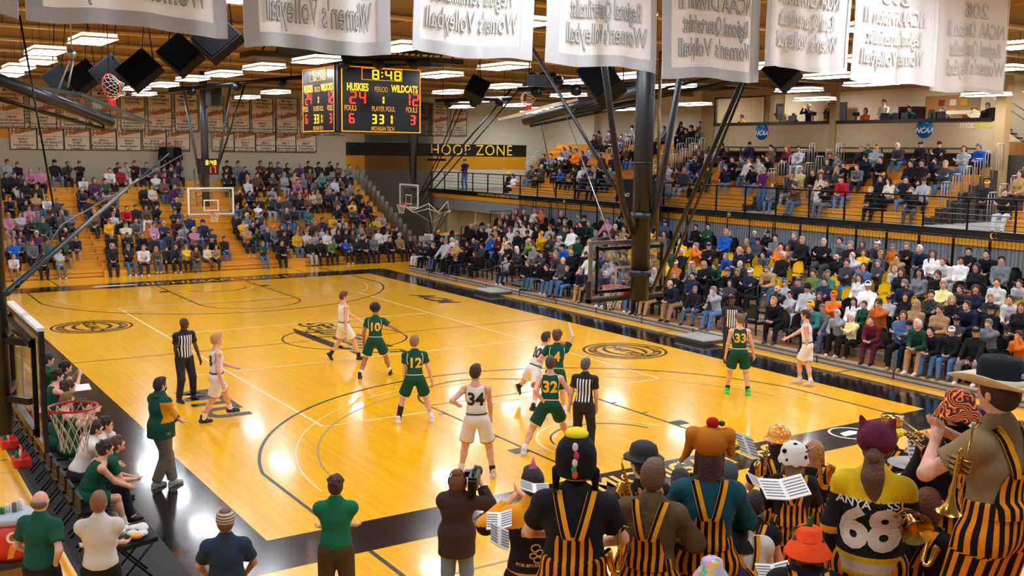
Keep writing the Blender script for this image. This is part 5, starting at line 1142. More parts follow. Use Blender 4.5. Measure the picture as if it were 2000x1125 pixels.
UPP += parse(1450,260,8,"""445,220,UAk;685,230,MKR;880,240,LLk;250,400,LTk;385,400,KTu;465,860,GAn;760,690,DLb;815,830,UAu cD;905,590,STu cL;1060,610,KGr;1230,600,CGU;1325,690,KGu;1525,690,RAg cK;1210,930,WNu;1370,340,KKu;1490,380,LKu cA;1320,430,DKU;1220,500,DKu;1470,560,DKB;1580,510,KKk;1740,530,GNu;1860,230,KKb;1960,230,EKg;1905,400,NKu cK""")
UPP += parse(1640,260,8.333,"""595,225,LKu cY;925,210,DAw;1315,190,KKg cK;1620,190,KKk cK;620,430,KKk;1155,480,KAk;1335,470,KKk;1510,470,NKk;1720,490,DAb;800,780,CKK;665,730,KKK;1070,750,KAk;480,930,KKb;690,920,KNu cY;1370,780,LNu cD;1135,940,KDg""")
UPP += parse(1600,280,5,"1415,45,LAU;1555,40,BKu cG") + parse(1760,330,8.333,"1400,250,KKk cY;1690,370,KLu;1940,60,TKU")
FAR = parse(0,280,4,"""55,140,LKu;135,165,KAR;240,200,PKb;315,200,PKb;425,145,KAk cK;525,160,DKu;620,155,KKu;650,280,WKu;735,280,VAU;820,290,EWk;855,200,WKu;920,170,KKu;935,200,RKu;985,170,LWu;1050,150,KKr;1145,160,NNu;1215,190,DKu;1280,200,RKu;1340,190,AKb;1280,60,KKu;1330,60,KKu;1385,60,DKu;1215,250,WKu;1280,240,UAU;1365,240,DAu;110,240,KLU;195,310,KKU;285,330,KKU;45,240,KKu;175,400,KKU;275,400,TAu;365,440,WAu;445,440,DKb;490,490,KKu;70,440,NKu;200,460,KKk;225,500,PKu;475,530,GKb;545,530,GKb;645,360,DNg;685,440,KAu;800,400,UAU;890,400,GKg cK;1120,340,KKU;1185,340,CKU;1365,340,VAg;1380,440,KAn;720,480,NAu;815,480,KKk;740,540,UKB;985,510,RKu;1060,500,KGu;1140,500,UWu;1225,500,KGu;1365,530,KKu;900,520,NKu;65,560,PLb;155,550,LNu;245,600,DNb;330,590,EUg;295,550,GNb;405,560,NAu;285,690,VKw;160,710,DKu;65,730,TKb;105,760,BKb;155,760,GKu;245,760,GKu;370,760,QKu;515,690,MKw;490,750,ETn;590,740,NTk;335,850,KKu;460,840,LGn;105,900,WTb;850,610,YKR;885,560,WKb;940,610,KYu;980,600,CKu;1065,600,GTu;1200,630,PAu;1280,620,NAn;1395,600,MKu;1480,560,NKu;1585,610,NAg cK;1440,650,LAg cN;1515,670,PKw;865,710,KKn;870,790,KNn;995,720,KDr;1105,720,KKg;1200,720,KWw;1315,710,DKg cN;1385,720,DLu;1655,690,EKu;1660,740,KKu cK;1750,750,KAu;1000,810,KAg cG;1125,810,WNg;1220,840,UAB;1300,830,KKu;1375,820,NKb;1455,820,YKb;1530,830,UAk;1620,830,CUU;1690,830,TKU;890,920,EKb""")
FAR += parse(400,280,4,"""175,140,KKu;260,150,GAk;315,190,NNu;435,145,MUu;515,160,KKU;575,160,DDU;645,170,KKU;745,160,VWb;810,150,KNk;890,160,KKk;975,155,KKk;1040,170,UKu;1130,180,GNu;170,200,KKu;165,250,KKu;335,260,NKb;335,290,WKb;410,240,UKu;485,230,KKu;525,240,DEu;620,240,LLB;665,220,EKu;700,200,TKu;720,270,PKu;765,260,GKb;820,210,UKu;865,280,GKk cK;910,230,QKu;990,240,GKu;1010,280,LKu;960,300,GLk cK;1065,300,UKu;1115,260,KKu;1130,320,GKu;270,370,KKg;350,390,NKk;525,360,LKk;430,430,KKu;510,420,ELk;575,430,DAb;645,430,DAu;680,380,DKu;740,410,KAB;735,370,KKu;800,420,UKU;790,360,RKu;840,380,CKU;880,370,TKU;950,390,KKU;1005,380,KKk;1030,430,UKU;1075,390,NKU;1135,400,DKu;1205,380,KAk;1150,460,YAk;1230,450,KKk;1280,470,KKK;965,340,TKu;325,480,UKk;415,490,WKk;255,500,AKb;440,550,EKu;330,560,AKw;635,510,DAn;695,510,KAU;805,520,QAU;1035,490,NNg;1150,520,DKk;1235,540,VKr;245,570,KKg;300,600,YKu;380,600,KKk;465,610,GKU;490,680,NAn;410,690,EAb cE;325,650,TNw;410,650,KKk;540,660,GKb;600,640,KKU;655,650,KKU;620,680,KTk;720,690,YAR;725,640,GKU;805,650,KKk;865,600,UKb;920,590,NKu;795,690,WKb;1010,580,YKu;870,700,LKU;915,690,LKU;955,690,WKU;1075,590,LKU;1020,640,CKU;1040,670,KKK;1085,640,KKU;1105,680,KWU;1155,640,KKU;1155,690,DKU;1215,640,QKU;1225,680,LKB;1290,620,UKU;1230,700,KKk;1340,580,YKu;1390,570,LKg;1315,710,GKU;1355,680,WKU;1425,690,WKU;1425,650,KKu;1500,670,KNk;1520,720,TKk hL;455,790,EAb;605,770,KKk;820,770,KLb;905,760,KKk;1005,760,FKk cA;1100,760,BKk;1185,750,NKU;1260,760,KKU;1335,740,KLk;1440,740,KKk;1530,770,KKu;1605,750,KKg""")
def seat_solve(lst, rows, Xf, Zf, axis, used_gap, lim=None):
    """put each person on the bench row that fits where the photo shows their head"""
    used = {i: [] for i in range(rows)}; out = []
    for n, (x, y, tc, bc, hc, hat) in enumerate(lst):
        v = [0,1,2,3,4,0,1,2][n*7 % 8] if hc.islower() else [5,6,7,6,7,5,2,7][n*5 % 8]
        J = CB[v][1]; hd = J['head']; cand = []
        for i in range(rows):
            pl = Xf(i)-hd.y if axis == 0 else Xf(i)-hd.y
            p = on(x, y, axis, pl); e = p.z-(Zf(i)+hd.z+.02); cand.append((abs(e), i, e, p))
        cand.sort(key=lambda c: c[0])
        for a, i, e, p in cand[:3]:
            l_ = p.y if axis == 0 else p.x
            if all(abs(l_-q) > used_gap for q in used[i]): break
        else: a, i, e, p = cand[0]
        l_ = (p.y-hd.x) if axis == 0 else (p.x+hd.x)
        if lim and not lim(i, l_): continue
        used[i].append(p.y if axis == 0 else p.x)
        s = max(.84, min(1.08, 1+e/(hd.z)))
        out.append(dict(row=i, l=l_, s=s, v=v, t=tc, b=bc, h=hc, hat=hat, n=n))
    return out
lowp = seat_solve(LOW, 8, lambda i: DX(i)+.52, DZ, 0, .4)
uppp = seat_solve(UPP, 11, lambda i: UX(i)+.16, lambda i: UZ(i)-.4, 0, .35)
HS = {'k':'short','u':'short','b':'short','g':'short','w':'short','r':'short','n':'ring'}
def skincol(p):
    return c3(SKIN['d'],.05) if p.get('dark') else c3(SKIN['p' if p['n']%4 else 'm'],.05)
def person_at(p, loc, rz, sc):
    me, J = CB[p['v']]; o = link('person', me); o.location = loc; o.rotation_euler = (0,0,rz); o.scale = (sc,sc,sc)
    setp(o, skin=skincol(p), top=c3(CLO[p['t']],.12), bot=c3(CLO[p['b']],.12), shoe=c3(CLO[random.choice('KKKUDWT')],.1), pat=1.0 if (p['n']*37)%11 == 0 and p['t'] in 'GDUNERLA' else 0.0, aux=c3(CLO['K']))
    st = p['h']; sty = ('long','pony','bob','long')[p['n']%4] if st.isupper() else ('curly' if 0 else HS[st])
    h_ = link('hair', crowd_hair(p['v'], sty), o); setp(h_, hair=c3(HAIR[st.lower()],.1))
    if p['hat']:
        k = 'cap' if p['hat'][0] == 'c' else 'beanie'; c_ = link(k, crowd_hair(p['v'],k), o); setp(c_, hat=c3(CLO[p['hat'][1]],.05))
    return o
ORD = ['front','second','third','fourth','fifth','sixth','seventh','eighth','ninth','tenth','eleventh']
def make_labels(ps, stand, nrows, marks):
    seen_ = {}
    for p in ps:
        row = sorted([q for q in ps if q['row'] == p['row']], key=lambda q: -q['l']); k = row.index(p)
        lf_ = CNAME[row[k-1]['t']] if k else None; rt = CNAME[row[k+1]['t']] if k < len(row)-1 else None
        hat = ' in %s %s' % (CNAME[p['hat'][1]], 'cap' if p['hat'][0] == 'c' else 'beanie') if p['hat'] else ''
        hair = ('' if p['hat'] else HNAME[p['h'].lower()]+' ')
        base = '%sperson%s, %s top, %s %s row' % (hair, hat, CNAME[p['t']], ORD[p['row']], stand)
        opts = []
        if rt: opts.append(base+', left of '+rt)
        if lf_: opts.append(base+', right of '+lf_)
        if lf_ and rt: opts.append(base+', between '+lf_+' and '+rt)
        opts.append(base+', leftmost' if k == 0 else base+', rightmost' if k == len(row)-1 else base+', '+min(marks, key=lambda m_: abs(m_[1]-p['l']))[0])
        opts.append('%sperson%s, %s top, %s %s row, %s from left' % (hair, hat, CNAME[p['t']], ORD[p['row']], stand, ('first','second','third','fourth','fifth','sixth','seventh','eighth','ninth','tenth','eleventh','twelfth')[k] if k < 12 else 'number %d' % (k+1)))
        opts = [o_.replace(' in black cap',' in black cap') for o_ in opts if len(o_.split()) <= 16]
        for o_ in opts:
            if o_ not in seen_: break
        seen_[o_] = 1; p['label'] = o_[0].lower()+o_[1:]
marksL = [('below A',26.0),('behind the mast',17.5),('below B',15.6),('above the nearer aisle',8.7),('below C',4.6),('by the farther aisle',20.5)]
make_labels(lowp, 'courtside', 8, marksL); make_labels(uppp, 'upper', 11, [('above A',26.0),('above B',15.6),('above C',4.6),('beside the display',20.0)])
for p in lowp:
    i = p['row']; o = person_at(p, (DX(i)+.52, p['l'], DZ(i)), pi/2+.22+.12*math.sin(p['n']*2.3), p['s']); tag(o, p['label'], 'person', 'spectators in the courtside stand')
for p in uppp:
    i = p['row']; o = person_at(p, (UX(i)+.16, p['l'], UZ(i)-.4*p['s']), pi/2+.15+.2*math.sin(p['n']*1.7), p['s']); tag(o, p['label'], 'person', 'spectators on the upper deck')
# chairs of the courtside stand
def chair(colr, nm):
    r = thing('stadium_chair', nm+' plastic stadium chair with rounded back in the courtside stand', 'chair', (0,0,0), 0, nm+' chairs of the courtside stand')
    m_ = mat('chair_'+nm, colr, .35, coat=.2)
    vs = []; n = 10
    for t_ in (0,.025):
        for j in range(5):
            for i in range(n+1):
                u = i/n*2-1; v = j/4; w_ = .23*(1-.25*v**3); vs.append((u*w_, -.2-.03*v-.02+t_-.05*(1-u*u)-(0), .46+.42*v-(.10*abs(u)**3 if j == 4 else 0)))
    b = MB(); N1 = 5*(n+1); fs = []
    for o_ in (0,N1):
        for j in range(4):
            for i in range(n): a_ = o_+j*(n+1)+i; q = (a_,a_+1,a_+n+2,a_+n+1); fs.append(q if o_ else q[::-1])
    for i in range(n): a_ = 4*(n+1)+i; fs.append((a_,a_+1,N1+a_+1,N1+a_))
    b.add(vs, fs, True); b.obj('backrest', m_, r)
    b = MB(); b.box((0,.02,.42),(.44,.42,.035)); b.tube([(-.2,.22,.42),(.2,.22,.42)],.022,8); b.obj('seat', m_, r)
    b = MB()
    for x in (-.2,.2): b.bb(x-.015,x+.015,-.18,-.13,0,.5); b.bb(x-.015,x+.015,-.18,.15,.38,.405)
    b.obj('leg', black, r)
    return r
ck_, cy_ = chair('121214','black'), chair('f2c200','yellow'); fk = fy = True; occ = {}
for i in range(8):
    occ[i] = [p['l'] for p in lowp if p['row'] == i]
    ys = list(occ[i]); y = 30.6 if i > 1 else 28.2
    while y > -.5:
        if all(abs(y-q) > .52 for q in ys) and abs(y-8.7) > .75 and abs(y-20.5) > .75: ys.append(y); y -= 1.3
        else: y -= .15
    ys.sort()
    for cn_, y in enumerate(ys):
        yel = i in (3,4,5) and y < 28 and (i != 5 or 6 < y < 20)
        if yel: o = cy_ if fy else copy_tree(cy_); fy = False
        else: o = ck_ if fk else copy_tree(ck_); fk = False
        o.location = (DX(i)+.55, y, DZ(i)); o.rotation_euler = (0,0,pi/2); o['label'] = '%s stadium chair, %s courtside row, %s chair from the near end' % ('yellow' if yel else 'black', ORD[i], ordw(cn_+1))
# far bleachers: the crowd too many to build one by one
CBL = []
for v in range(NV):
    J = CB[v][1]; V_, F_, L_b = crowd_body(J, h=.03); CBL.append((V_,F_,L_b))
HL = {}
def hlow(v, st):
    if (v,st) not in HL:
        if st in ('cap','beanie'):
            mb_ = (capm if st == 'cap' else beaniem)(CB[v][1]); HL[v,st] = (np.array([tuple(a) for a in mb_.v]), np.array([f_ for f_ in mb_.f if len(f_) == 4]))
        else: a_, f_, _ = sdf_mesh(hairf(CB[v][1],st), .028); HL[v,st] = (a_, f_)
    return HL[v,st]
VV, FF, CC, off = [], [], [], 0
def bake(V_, F_, cols, loc, rz, s):
    global off
    c_, s_ = math.cos(rz), math.sin(rz); P = V_*s; Q = np.stack([P[:,0]*c_-P[:,1]*s_+loc[0], P[:,0]*s_+P[:,1]*c_+loc[1], P[:,2]+loc[2]],1)
    VV.append(Q); FF.append(F_+off); CC.append(cols); off += len(V_)
farp = seat_solve(FAR, 14, lambda i: FY(i)+.16, lambda i: FZ(i)-.4, 1, .3)
extra = []
for p in farp:
    v = p['v']; V_, F_, L_b = CBL[v]; i = p['row']
    tab = np.array([c3(SKIN['p'],.06), c3(CLO[p['t']],.12), c3(CLO[p['b']],.12), c3(CLO[random.choice('KKWDU')]), [.02,.012,.01], [.3,.1,.08], [0,0,0]])
    loc = (p['l'], FY(i)+.16, FZ(i)-.4*p['s']); rz = pi+.1*math.sin(p['n']*1.9)
    bake(V_, F_, tab[L_b], loc, rz, p['s'])
    sty = ('long','pony','bob')[p['n']%3] if p['h'].isupper() else HS[p['h']]
    a_, f_ = hlow(v, sty); bake(a_, f_, np.tile(c3(HAIR[p['h'].lower()],.1),(len(a_),1)), loc, rz, p['s'])
    if p['hat']: a_, f_ = hlow(v, 'cap' if p['hat'][0] == 'c' else 'beanie'); bake(a_, f_, np.tile(c3(CLO[p['hat'][1]]),(len(a_),1)), loc, rz, p['s'])
m = D.materials.new('crowd_colours'); m.use_nodes = True; nt = m.node_tree; a = nt.nodes.new('ShaderNodeAttribute'); a.attribute_name = 'col'
nt.links.new(a.outputs['Color'], nt.nodes['Principled BSDF'].inputs['Base Color']); nt.nodes['Principled BSDF'].inputs['Roughness'].default_value = .8
V_ = np.concatenate(VV); F_ = np.concatenate(FF); C_ = np.concatenate(CC)
me = np_mesh('seated_crowd', V_, F_, [m]); ca = me.color_attributes.new('col','FLOAT_COLOR','POINT')
ca.data.foreach_set('color', np.concatenate([C_, np.ones((len(C_),1))],1).astype(np.float32).ravel())
o = link('seated_crowd', me); tag(o, 'dense crowd of spectators seated on the far orange bleachers', 'crowd', kind='stuff')
# ---------------------------------------------------------------- people built one by one
def cm(name, c, rough=.85, **k): return mat(name, c, rough, spec=.25, bump=.35, nscale=10, **k)
def mesh_of(fig, h, mats, nm, zones=None, st=None, sm=1):
    V_, F_, L_b = sdf_mesh(fig, h); V_ = smooth_v(V_, F_, sm) if sm else V_
    fl = flab(F_, L_b) if zones is None else zones(V_[F_].mean(1)); s_ = None
    if st is not None: s_ = st(V_)
    return np_mesh(nm, V_, F_, mats, fl, s_)
def tee(J, g=.02, sleeve=.6, fat=0, long=False, hem=0.0, loose=0):
    f = Fig(); torso(f, J, 'skin', g+loose, fat, .05); s = J['s']
    f.ell(J['hip']+J['Mt'] @ Vector((0,0,.06))*s, np.array((.155+.01*J['fem'],.118+fat*.5,.10))*s+g+loose, 0, .05, [list(r) for r in J['Mt']])
    if hem: 
        for q in (0,): f.cone(J['hip']+Vector((0,0,.05))*s, J['hip']-Vector((0,0,hem)), .165*s+g+loose, .17*s+g+loose, 0, .05, 'b')
    for t in 'lr':
        a, e, w_ = J[t+'s'], J[t+'e'], J[t+'w']
        if sleeve > 0: f.ell(a, np.array((.054,)*3)*s+g, 0, .03)
        if sleeve > 0 and not long: f.cone(a, a.lerp(e, sleeve), (.05*s+g), (.054*s+g), 0, .03, 'b')
        if long: f.cone(a, e, .05*s+g, .043*s+g+loose*.5, 0, .03); f.cone(e, e.lerp(w_,.93), .045*s+g+loose*.5, .034*s+g, 0, .02, 'b')
    return f
def tank(J, g=.017):
    f = Fig(); s = J['s']; Mn = [list(r) for r in J['Mt']]; Msn = [list(r) for r in J['Ms']]
    f.cone(J['ls'].lerp(J['rs'],.2), J['rs'].lerp(J['ls'],.2), .05*s+g, .05*s+g, 0, .04)
    f.ell(J['chest'], np.array((.152,.112,.17))*s+g, 0, .05, Msn); f.ell(J['waist'], np.array((.137,.102,.16))*s+g, 0, .05, Mn); f.ell(J['hip'], np.array((.15,.112,.10))*s+g*.8, 0, .05, Mn)
    for t in 'lr': f.ell(J[t+'s']+(J[t+'s']-J['chest']).normalized()*.035*s, np.array((.05,.07,.075))*s, 0, .02, neg=True)
    f.ell(J['neck']+Vector((0,0,.02)), np.array((.06,.06,.05))*s, 0, .02, neg=True)
    return f
def shorts(J, g=.028, ln=.78):
    f = Fig(); pelvis(f, J, 0, .018); s = J['s']
    for t in 'lr':
        a, k = J[t+'h'], J[t+'k']; f.cone(a+Vector((0,0,.02)), a.lerp(k, ln), .092*s+g*.6, .092*s+g, 0, .035, 'b')
    return f
def trousers(J, g=.018, wide=0, shoe=False):
    f = Fig(); pelvis(f, J, 0, .016+wide*.4); s = J['s']
    for t in 'lr':
        h_, k, a = J[t+'h'], J[t+'k'], J[t+'a']; f.cone(h_, k, .09*s+g+wide*.6, .06*s+g+wide, 0, .035); f.cone(k, k.lerp(a,.97), .06*s+g+wide, .05*s+g*.7+wide, 0, .025, 'b')
    return f
def shoef(J, sock=.0):
    f = Fig(); s = J['s']
    for t in 'lr':
        a = J[t+'a']; M = J[t+'f']; P = lambda x,y,z: a+M @ Vector((x,y,z))*s
        f.cone(P(0,-.04,-.042), P(0,.06,-.042), .043*s, .047*s, 0, .02); f.cone(P(0,.06,-.048), P(0,.155,-.055), .047*s, .034*s, 0, .02); f.cone(P(0,-.01,.04), P(0,0,-.04), .045*s, .046*s, 0, .02)
        f.cone(P(0,-.055,-.082), P(0,.165,-.082), .034*s, .03*s, 1, .004)
        if sock: f.cone(a+Vector((0,0,.0)), a.lerp(J[t+'k'], sock), .045*s, .05*s, 2, .01, 'b')
    return f
def stleg(J, side=True):
    hx = J['hip']
    def fn(V_):
        out = np.zeros(len(V_))
        k = {t: (np.array(J[t+'h']), np.array(J[t+'k']), np.array(J[t+'a'])) for t in 'lr'}
        for i, v in enumerate(V_):
            if v[2] > hx.z-.1: out[i] = .17*math.atan2(v[0]-hx.x, -(v[1]-hx.y)); continue
            t = 'l' if v[0] < (k['l'][0][0]+k['r'][0][0])/2 else 'r'; a, b, c = k[t]
            if v[2] > b[2]: u = (a[2]-v[2])/max(a[2]-b[2],.01); q = a+(b-a)*min(max(u,0),1)
            else: u = (b[2]-v[2])/max(b[2]-c[2],.01); q = b+(c-b)*min(max(u,0),1)
            out[i] = .1*math.atan2(v[0]-q[0], -(v[1]-q[1]))+(-.08 if t == 'l' else .08)
        return out+5
    return fn
def bvh(me): return BVHTree.FromPolygons([v.co[:] for v in me.vertices], [tuple(p.vertices) for p in me.polygons])
def hit(bv, x, z, side, off=.006):
    r_ = bv.ray_cast(Vector((x, -1.2 if side < 0 else 1.2, z)), Vector((0,-side,0)))
    return None if r_[0] is None else r_[0]+Vector((0, side*off, 0))
def drape(bv, fn, nx, nz, side, off, name, mats, parent, th=0):
    """cloth patch laid over a body: fn(u,v)->(x,z), cast along y (side -1 back, +1 front)"""
    P, last = [], None
    for j in range(nz+1):
        for i in range(nx+1):
            x, z = fn(i/nx, j/nz); p = hit(bv, x, z, side, off)
            if p is None: p = Vector((x, last.y if last else side*.1, z))
            last = p; P.append(tuple(p))
    N = (nx+1)*(nz+1); F = []
    for j in range(nz):
        for i in range(nx):
            a = j*(nx+1)+i; q = (a,a+1,a+nx+2,a+nx+1); F.append(q if side < 0 else q[::-1])
    V_ = np.array(P); me = np_mesh(name, V_, np.array(F), mats, None, V_[:,0]+5); return link(name, me, parent)
def letters(bv, body, x0, z0, size, mats, parent, side=-1, bold=.03, sx=1, off=.009, name='number', lay=None):
    v, f = text_pts(body, cut=size*.11, size=size, bold=bold); out = []
    last = side*.12
    for a in v:
        x = x0+a[0]*sx*(1 if side < 0 else -1); z = z0+a[1]; p = hit(bv, x, z, side, off); last = p.y if p else last; out.append((x, last, z))
    b = MB(); b.add(out, f); return b.obj(name, mats, parent)
def facing(x_, hv): return -(YAW+math.atan((x_-1000)/FPX))-R(hv)
class Person:
    def __init__(s, label, pos, rz, J, skin, hair=None, hs='short', h=.0115, group=None, bare=True, grip=.5):
        s.J = J; s.h = h; f = Fig()
        pelvis(f,J,'skin'); torso(f,J,'skin')
        for t in 'lr': leg(f,J,t,'skin','skin',shoes=False); f.cone(J[t+'a'], J[t+'a']+J[t+'f'] @ Vector((0,.12,-.05))*J['s'], .035*J['s'], .03*J['s'], 'skin', .02); arm(f,J,t,'skin','skin'); hand(f,J,t,True,grip=grip)
        headp(f,J)
        V_, F_, L_b = sdf_mesh(f,h); V_ = smooth_v(V_,F_,1)
        s.o = link('person', np_mesh('person',V_,F_,BODYM,flab(F_,L_b))); s.o.location = pos; s.o.rotation_euler = (0,0,rz); tag(s.o,label,'person',group)
        setp(s.o, skin=c3(skin), top=c3(skin), bot=c3(skin), shoe=c3(skin), aux=c3(skin), pat=0.0)
        if hair: s.add('hair', hairf(J,hs), [mat('hair_%02x%02x%02x'%tuple(hair), '%02x%02x%02x'%tuple(hair), .6, spec=.4, bump=.8, nscale=60)], sm=1)
    def add(s, nm, fig, mats, zones=None, st=None, sm=1, h=None):
        me = mesh_of(fig, h or s.h, mats, nm, zones or (lambda C: np.zeros(len(C),int) if len(mats) == 1 else None) if zones or len(mats) == 1 else None, st, sm)
        return link(nm, me, s.o)
    def mb(s, nm, b, mats): return b.obj(nm, mats, s.o)
    def hp(s, x, y, z): return s.J['head']+Vector((0,0,.025))*s.J['s']+s.J['Mh'] @ Vector((x,y,z))*s.J['s']
    def hat(s, nm, prof, mats, tilt=0, sx=.95, sy=1.1, n=24, wob=None, bump=None):
        b = MB(); vs = []; M = s.J['Mh'] @ Matrix.Rotation(tilt,3,'X')
        for r_, z_ in prof:
            for j in range(n):
                a = 2*pi*j/n; zz = z_+(wob(a,r_) if wob else 0); vs.append(s.J['head']+Vector((0,0,.025))*s.J['s']+M @ Vector((r_*sx*math.cos(a), -.008+r_*sy*math.sin(a), zz))*s.J['s'])
        b.add(vs, [(i*n+j, i*n+(j+1)%n, (i+1)*n+(j+1)%n, (i+1)*n+j) for i in range(len(prof)-1) for j in range(n)], True); return b.obj(nm, mats, s.o)
# clothes materials
greenj = cm('jersey_green','0f4a38'); whitej = cm('jersey_white','e6e1d8'); goldt = mat('number_gold','f2b92a',.6); inkt = mat('number_black','1b1512',.6)
sockw = mat('sock_white','e8e4de',.8); sockb = mat('sock_black','161618',.8); shw = mat('shoe_white','dcdcda',.45); shb = mat('shoe_black','17171a',.45); shg = mat('shoe_lime','27d94a',.4); sole = mat('shoe_sole','e4e2dc',.5)
trimw = mat('trim_white','eee6d6',.7)
def zhem(J, frac, w_=.03, below=True, t2=None):
    """second material for a thin band near the hem of each leg"""
    s = J['s']
    def fn(C):
        out = np.zeros(len(C), int)
        for t in 'lr':
            a, k = np.array(J[t+'h']), np.array(J[t+'k']); d = k-a; L = np.linalg.norm(d); u = ((C-a)@d)/L
            near = (C[:,0] < J['hip'].x) if t == 'l' else (C[:,0] >= J['hip'].x)
            out[near & (u > frac*L-w_)] = 1
        return out
    return fn
def foot_local(px_, py_, pos, rz):
    p = on(px_, py_, 2, pos.z)-pos; c_, s_ = math.cos(-rz), math.sin(-rz); return (p.x*c_-p.y*s_, p.x*s_+p.y*c_, 0)
def local_at(px_, py_, pos, rz, dd=0):
    d0 = (pos-CAMP).dot(CF); p = at_depth(px_, py_, d0+dd)-pos; c_, s_ = math.cos(-rz), math.sin(-rz); return (p.x*c_-p.y*s_, p.x*s_+p.y*c_, p.z)
def player(label, root, hv, team, num, H=1.95, feet=None, hands=None, hd=None, skin='p', hair=(78,52,36), hs='short', hip=.92, lean=.08, sock=(0,0), sho=None, numside=-1, numz=.33, sx=1, sleeves=False, fa=(0,0), ft=(0,0), lift=(0,0), hoff=(0,0), **kw):
    pos = on(root[0], root[1], 2, 0); rz = facing(root[0], hv)
    K = dict(hip=(hoff[0],hoff[1],hip*H/1.8), H=H, lean=lean, lfa=fa[0], rfa=fa[1], lft=ft[0], rft=ft[1])
    if feet:
        for t, f_, lt in zip(('lf','rf'), feet, lift):
            if f_: q = foot_local(f_[0], f_[1], pos, rz); K[t] = (q[0], q[1], lt)
    if hands:
        for t, h_ in zip(('lh','rh'), hands):
            if h_: K[t] = local_at(h_[0], h_[1], pos, rz, h_[2] if len(h_) > 2 else 0)
    if hd is not None: K['head'] = hd
    K.update(kw); J = skel(**K); p = Person(label, pos, rz, J, SKIN[skin], hair, hs, h=.0125, group='players on the court')
    jm = greenj if team == 'g' else whitej; tm = goldt if team == 'g' else mat('trim_gold_black','6b4a10',.7)
    f = tee(J, .014, .55) if sleeves else tank(J); j = p.add('jersey', f, [jm]); bv = bvh(j.data); s = J['s']; zc = J['hip'].z+numz*s
    if num: letters(bv, num, J['hip'].x+ (J['chest'].x-J['hip'].x), zc, .26*s, [goldt if team == 'g' else inkt], j, numside, .035, sx)
    p.add('shorts', shorts(J), [jm, mat('trim_cream','e8d9a8',.7) if team == 'g' else mat('trim_gold','b9791a',.7)], zones=zhem(J,.78,.035))
    b = MB(); z_ = J['hip']+J['Mt'] @ Vector((0,0,.10))*s; b.tube([z_+J['Mt'] @ Vector((.158*s*math.cos(a),.122*s*math.sin(a),0)) for a in np.linspace(0,2*pi,21)[:-1]],.011,6,closed=True); p.mb('waistband', b, [mat('trim_cream','e8d9a8',.7) if team == 'g' else inkt])
    # white piping round the arm holes
    for t, x in (('l',-1),('r',1)):
        b = MB(); pts = []
        for k in range(10):
            u = k/9; P2 = hit(bv, J[t+'s'].x-x*(.045-.02*math.sin(u*pi))*s, J[t+'s'].z+(.045-.21*u)*s, -1, .004)
            if P2 is not None: pts.append(P2)
        if len(pts) > 3: b.tube(pts,.008,5); p.mb('piping', b, [trimw if team == 'g' else mat('trim_gold','b9791a',.7)])
    sm_ = {'w':shw,'b':shb,'g':shg,'o':mat('shoe_cream','cdbfa6',.5)}[sho or 'b']
    for q, t in enumerate('lr'):
        f = Fig(); a = J[t+'a']; M = J[t+'f']; P = lambda x,y,z: a+M @ Vector((x,y,z))*s
        f.cone(P(0,-.04,-.042), P(0,.06,-.042), .043*s, .047*s, 0, .02); f.cone(P(0,.06,-.048), P(0,.155,-.055), .047*s, .034*s, 0, .02); f.cone(P(0,-.01,.04), P(0,0,-.04), .045*s, .046*s, 0, .02)
        for x in (-1,1): f.cone(P(x*.012,-.055,-.082), P(x*.01,.165,-.082), .022*s, .02*s, 1, .004)
        p.add('shoe', f, [sm_, sole])
        f = Fig(); f.cone(a-Vector((0,0,.02)), a.lerp(J[t+'k'], (.3,.3,.75)[sock[q]]), .047*s, .05*s if sock[q] < 2 else .062*s, 0, .01, 'b'); p.add('sock', f, [sockb if sock[q] else sockw])
    return p, bv
PL = []
p, _ = player('player in white with short blond hair walking right near the left sideline', (425,832), 75, 'w', '13', 1.95, feet=((455,815),(395,830)), hands=((459,717,-.1),(434,748,-.35)), hair=(196,150,100), sho='b', hoff=(0,.0), head=0, lean=.02, numside=-1, sx=.8, fa=(0,0))
p, _ = player('player in white glancing over his shoulder near the centre logo', (672,708), 62, 'w', None, 1.93, feet=((645,704),(703,706)), hands=((706,630,.2),(674,668,-.3)), hair=(92,58,38), sho='b', sock=(1,1), head=-.35, lean=.0, ft=(.9,0), lift=(.08,0))
p, _ = player('player number 10 in green with rounded dark curly hair', (733,738), 8, 'g', '10', 1.93, feet=((703,740),(762,733)), hands=((710,668),(783,648)), hair=(28,20,18), hs='afro', skin='t', sho='b', sleeves=True, hip=.86, lean=.12, head=-.5)
p, _ = player('player number 12 in green standing with knees bent in front of number 34', (810,828), -4, 'g', '12', 1.93, feet=((778,828),(843,826)), hands=((790,766),(848,758)), hair=(150,104,66), sho='w', sock=(2,0), sleeves=True, hip=.87, lean=.1, head=-.4)
p, _ = player('player number 34 in white seen from behind, nearest to the camera operator', (930,936), 4, 'w', '34', 2.03, feet=((900,930),(963,934)), hands=((893,790,-.1),(959,822,.15)), hair=(66,44,32), sho='o', sock=(0,1), hip=.93, lean=.06, side=-.04, head=-.3)
p, bv4 = player('player number 4 in green reaching one arm high behind number 32', (1083,815), -5, 'g', '4', 1.93, feet=((1068,818),(1102,812)), hands=((1055,705,.1),(1113,640,.1)), hair=(92,60,38), hs='curly', sho='w', sleeves=True, hip=.9, lean=.1, side=.05, head=-.5)
p, _ = player('player number 20 in white dribbling past the green defenders', (1042,800), 55, 'w', '20', 1.9, feet=((1012,782),(1040,822)), hands=((1070,700,.3),(1098,678,.1)), hair=(60,40,28), sho='b', sock=(1,0), hip=.83, lean=.45, ft=(1.1,.2), lift=(.22,0), head=0, numz=.36)
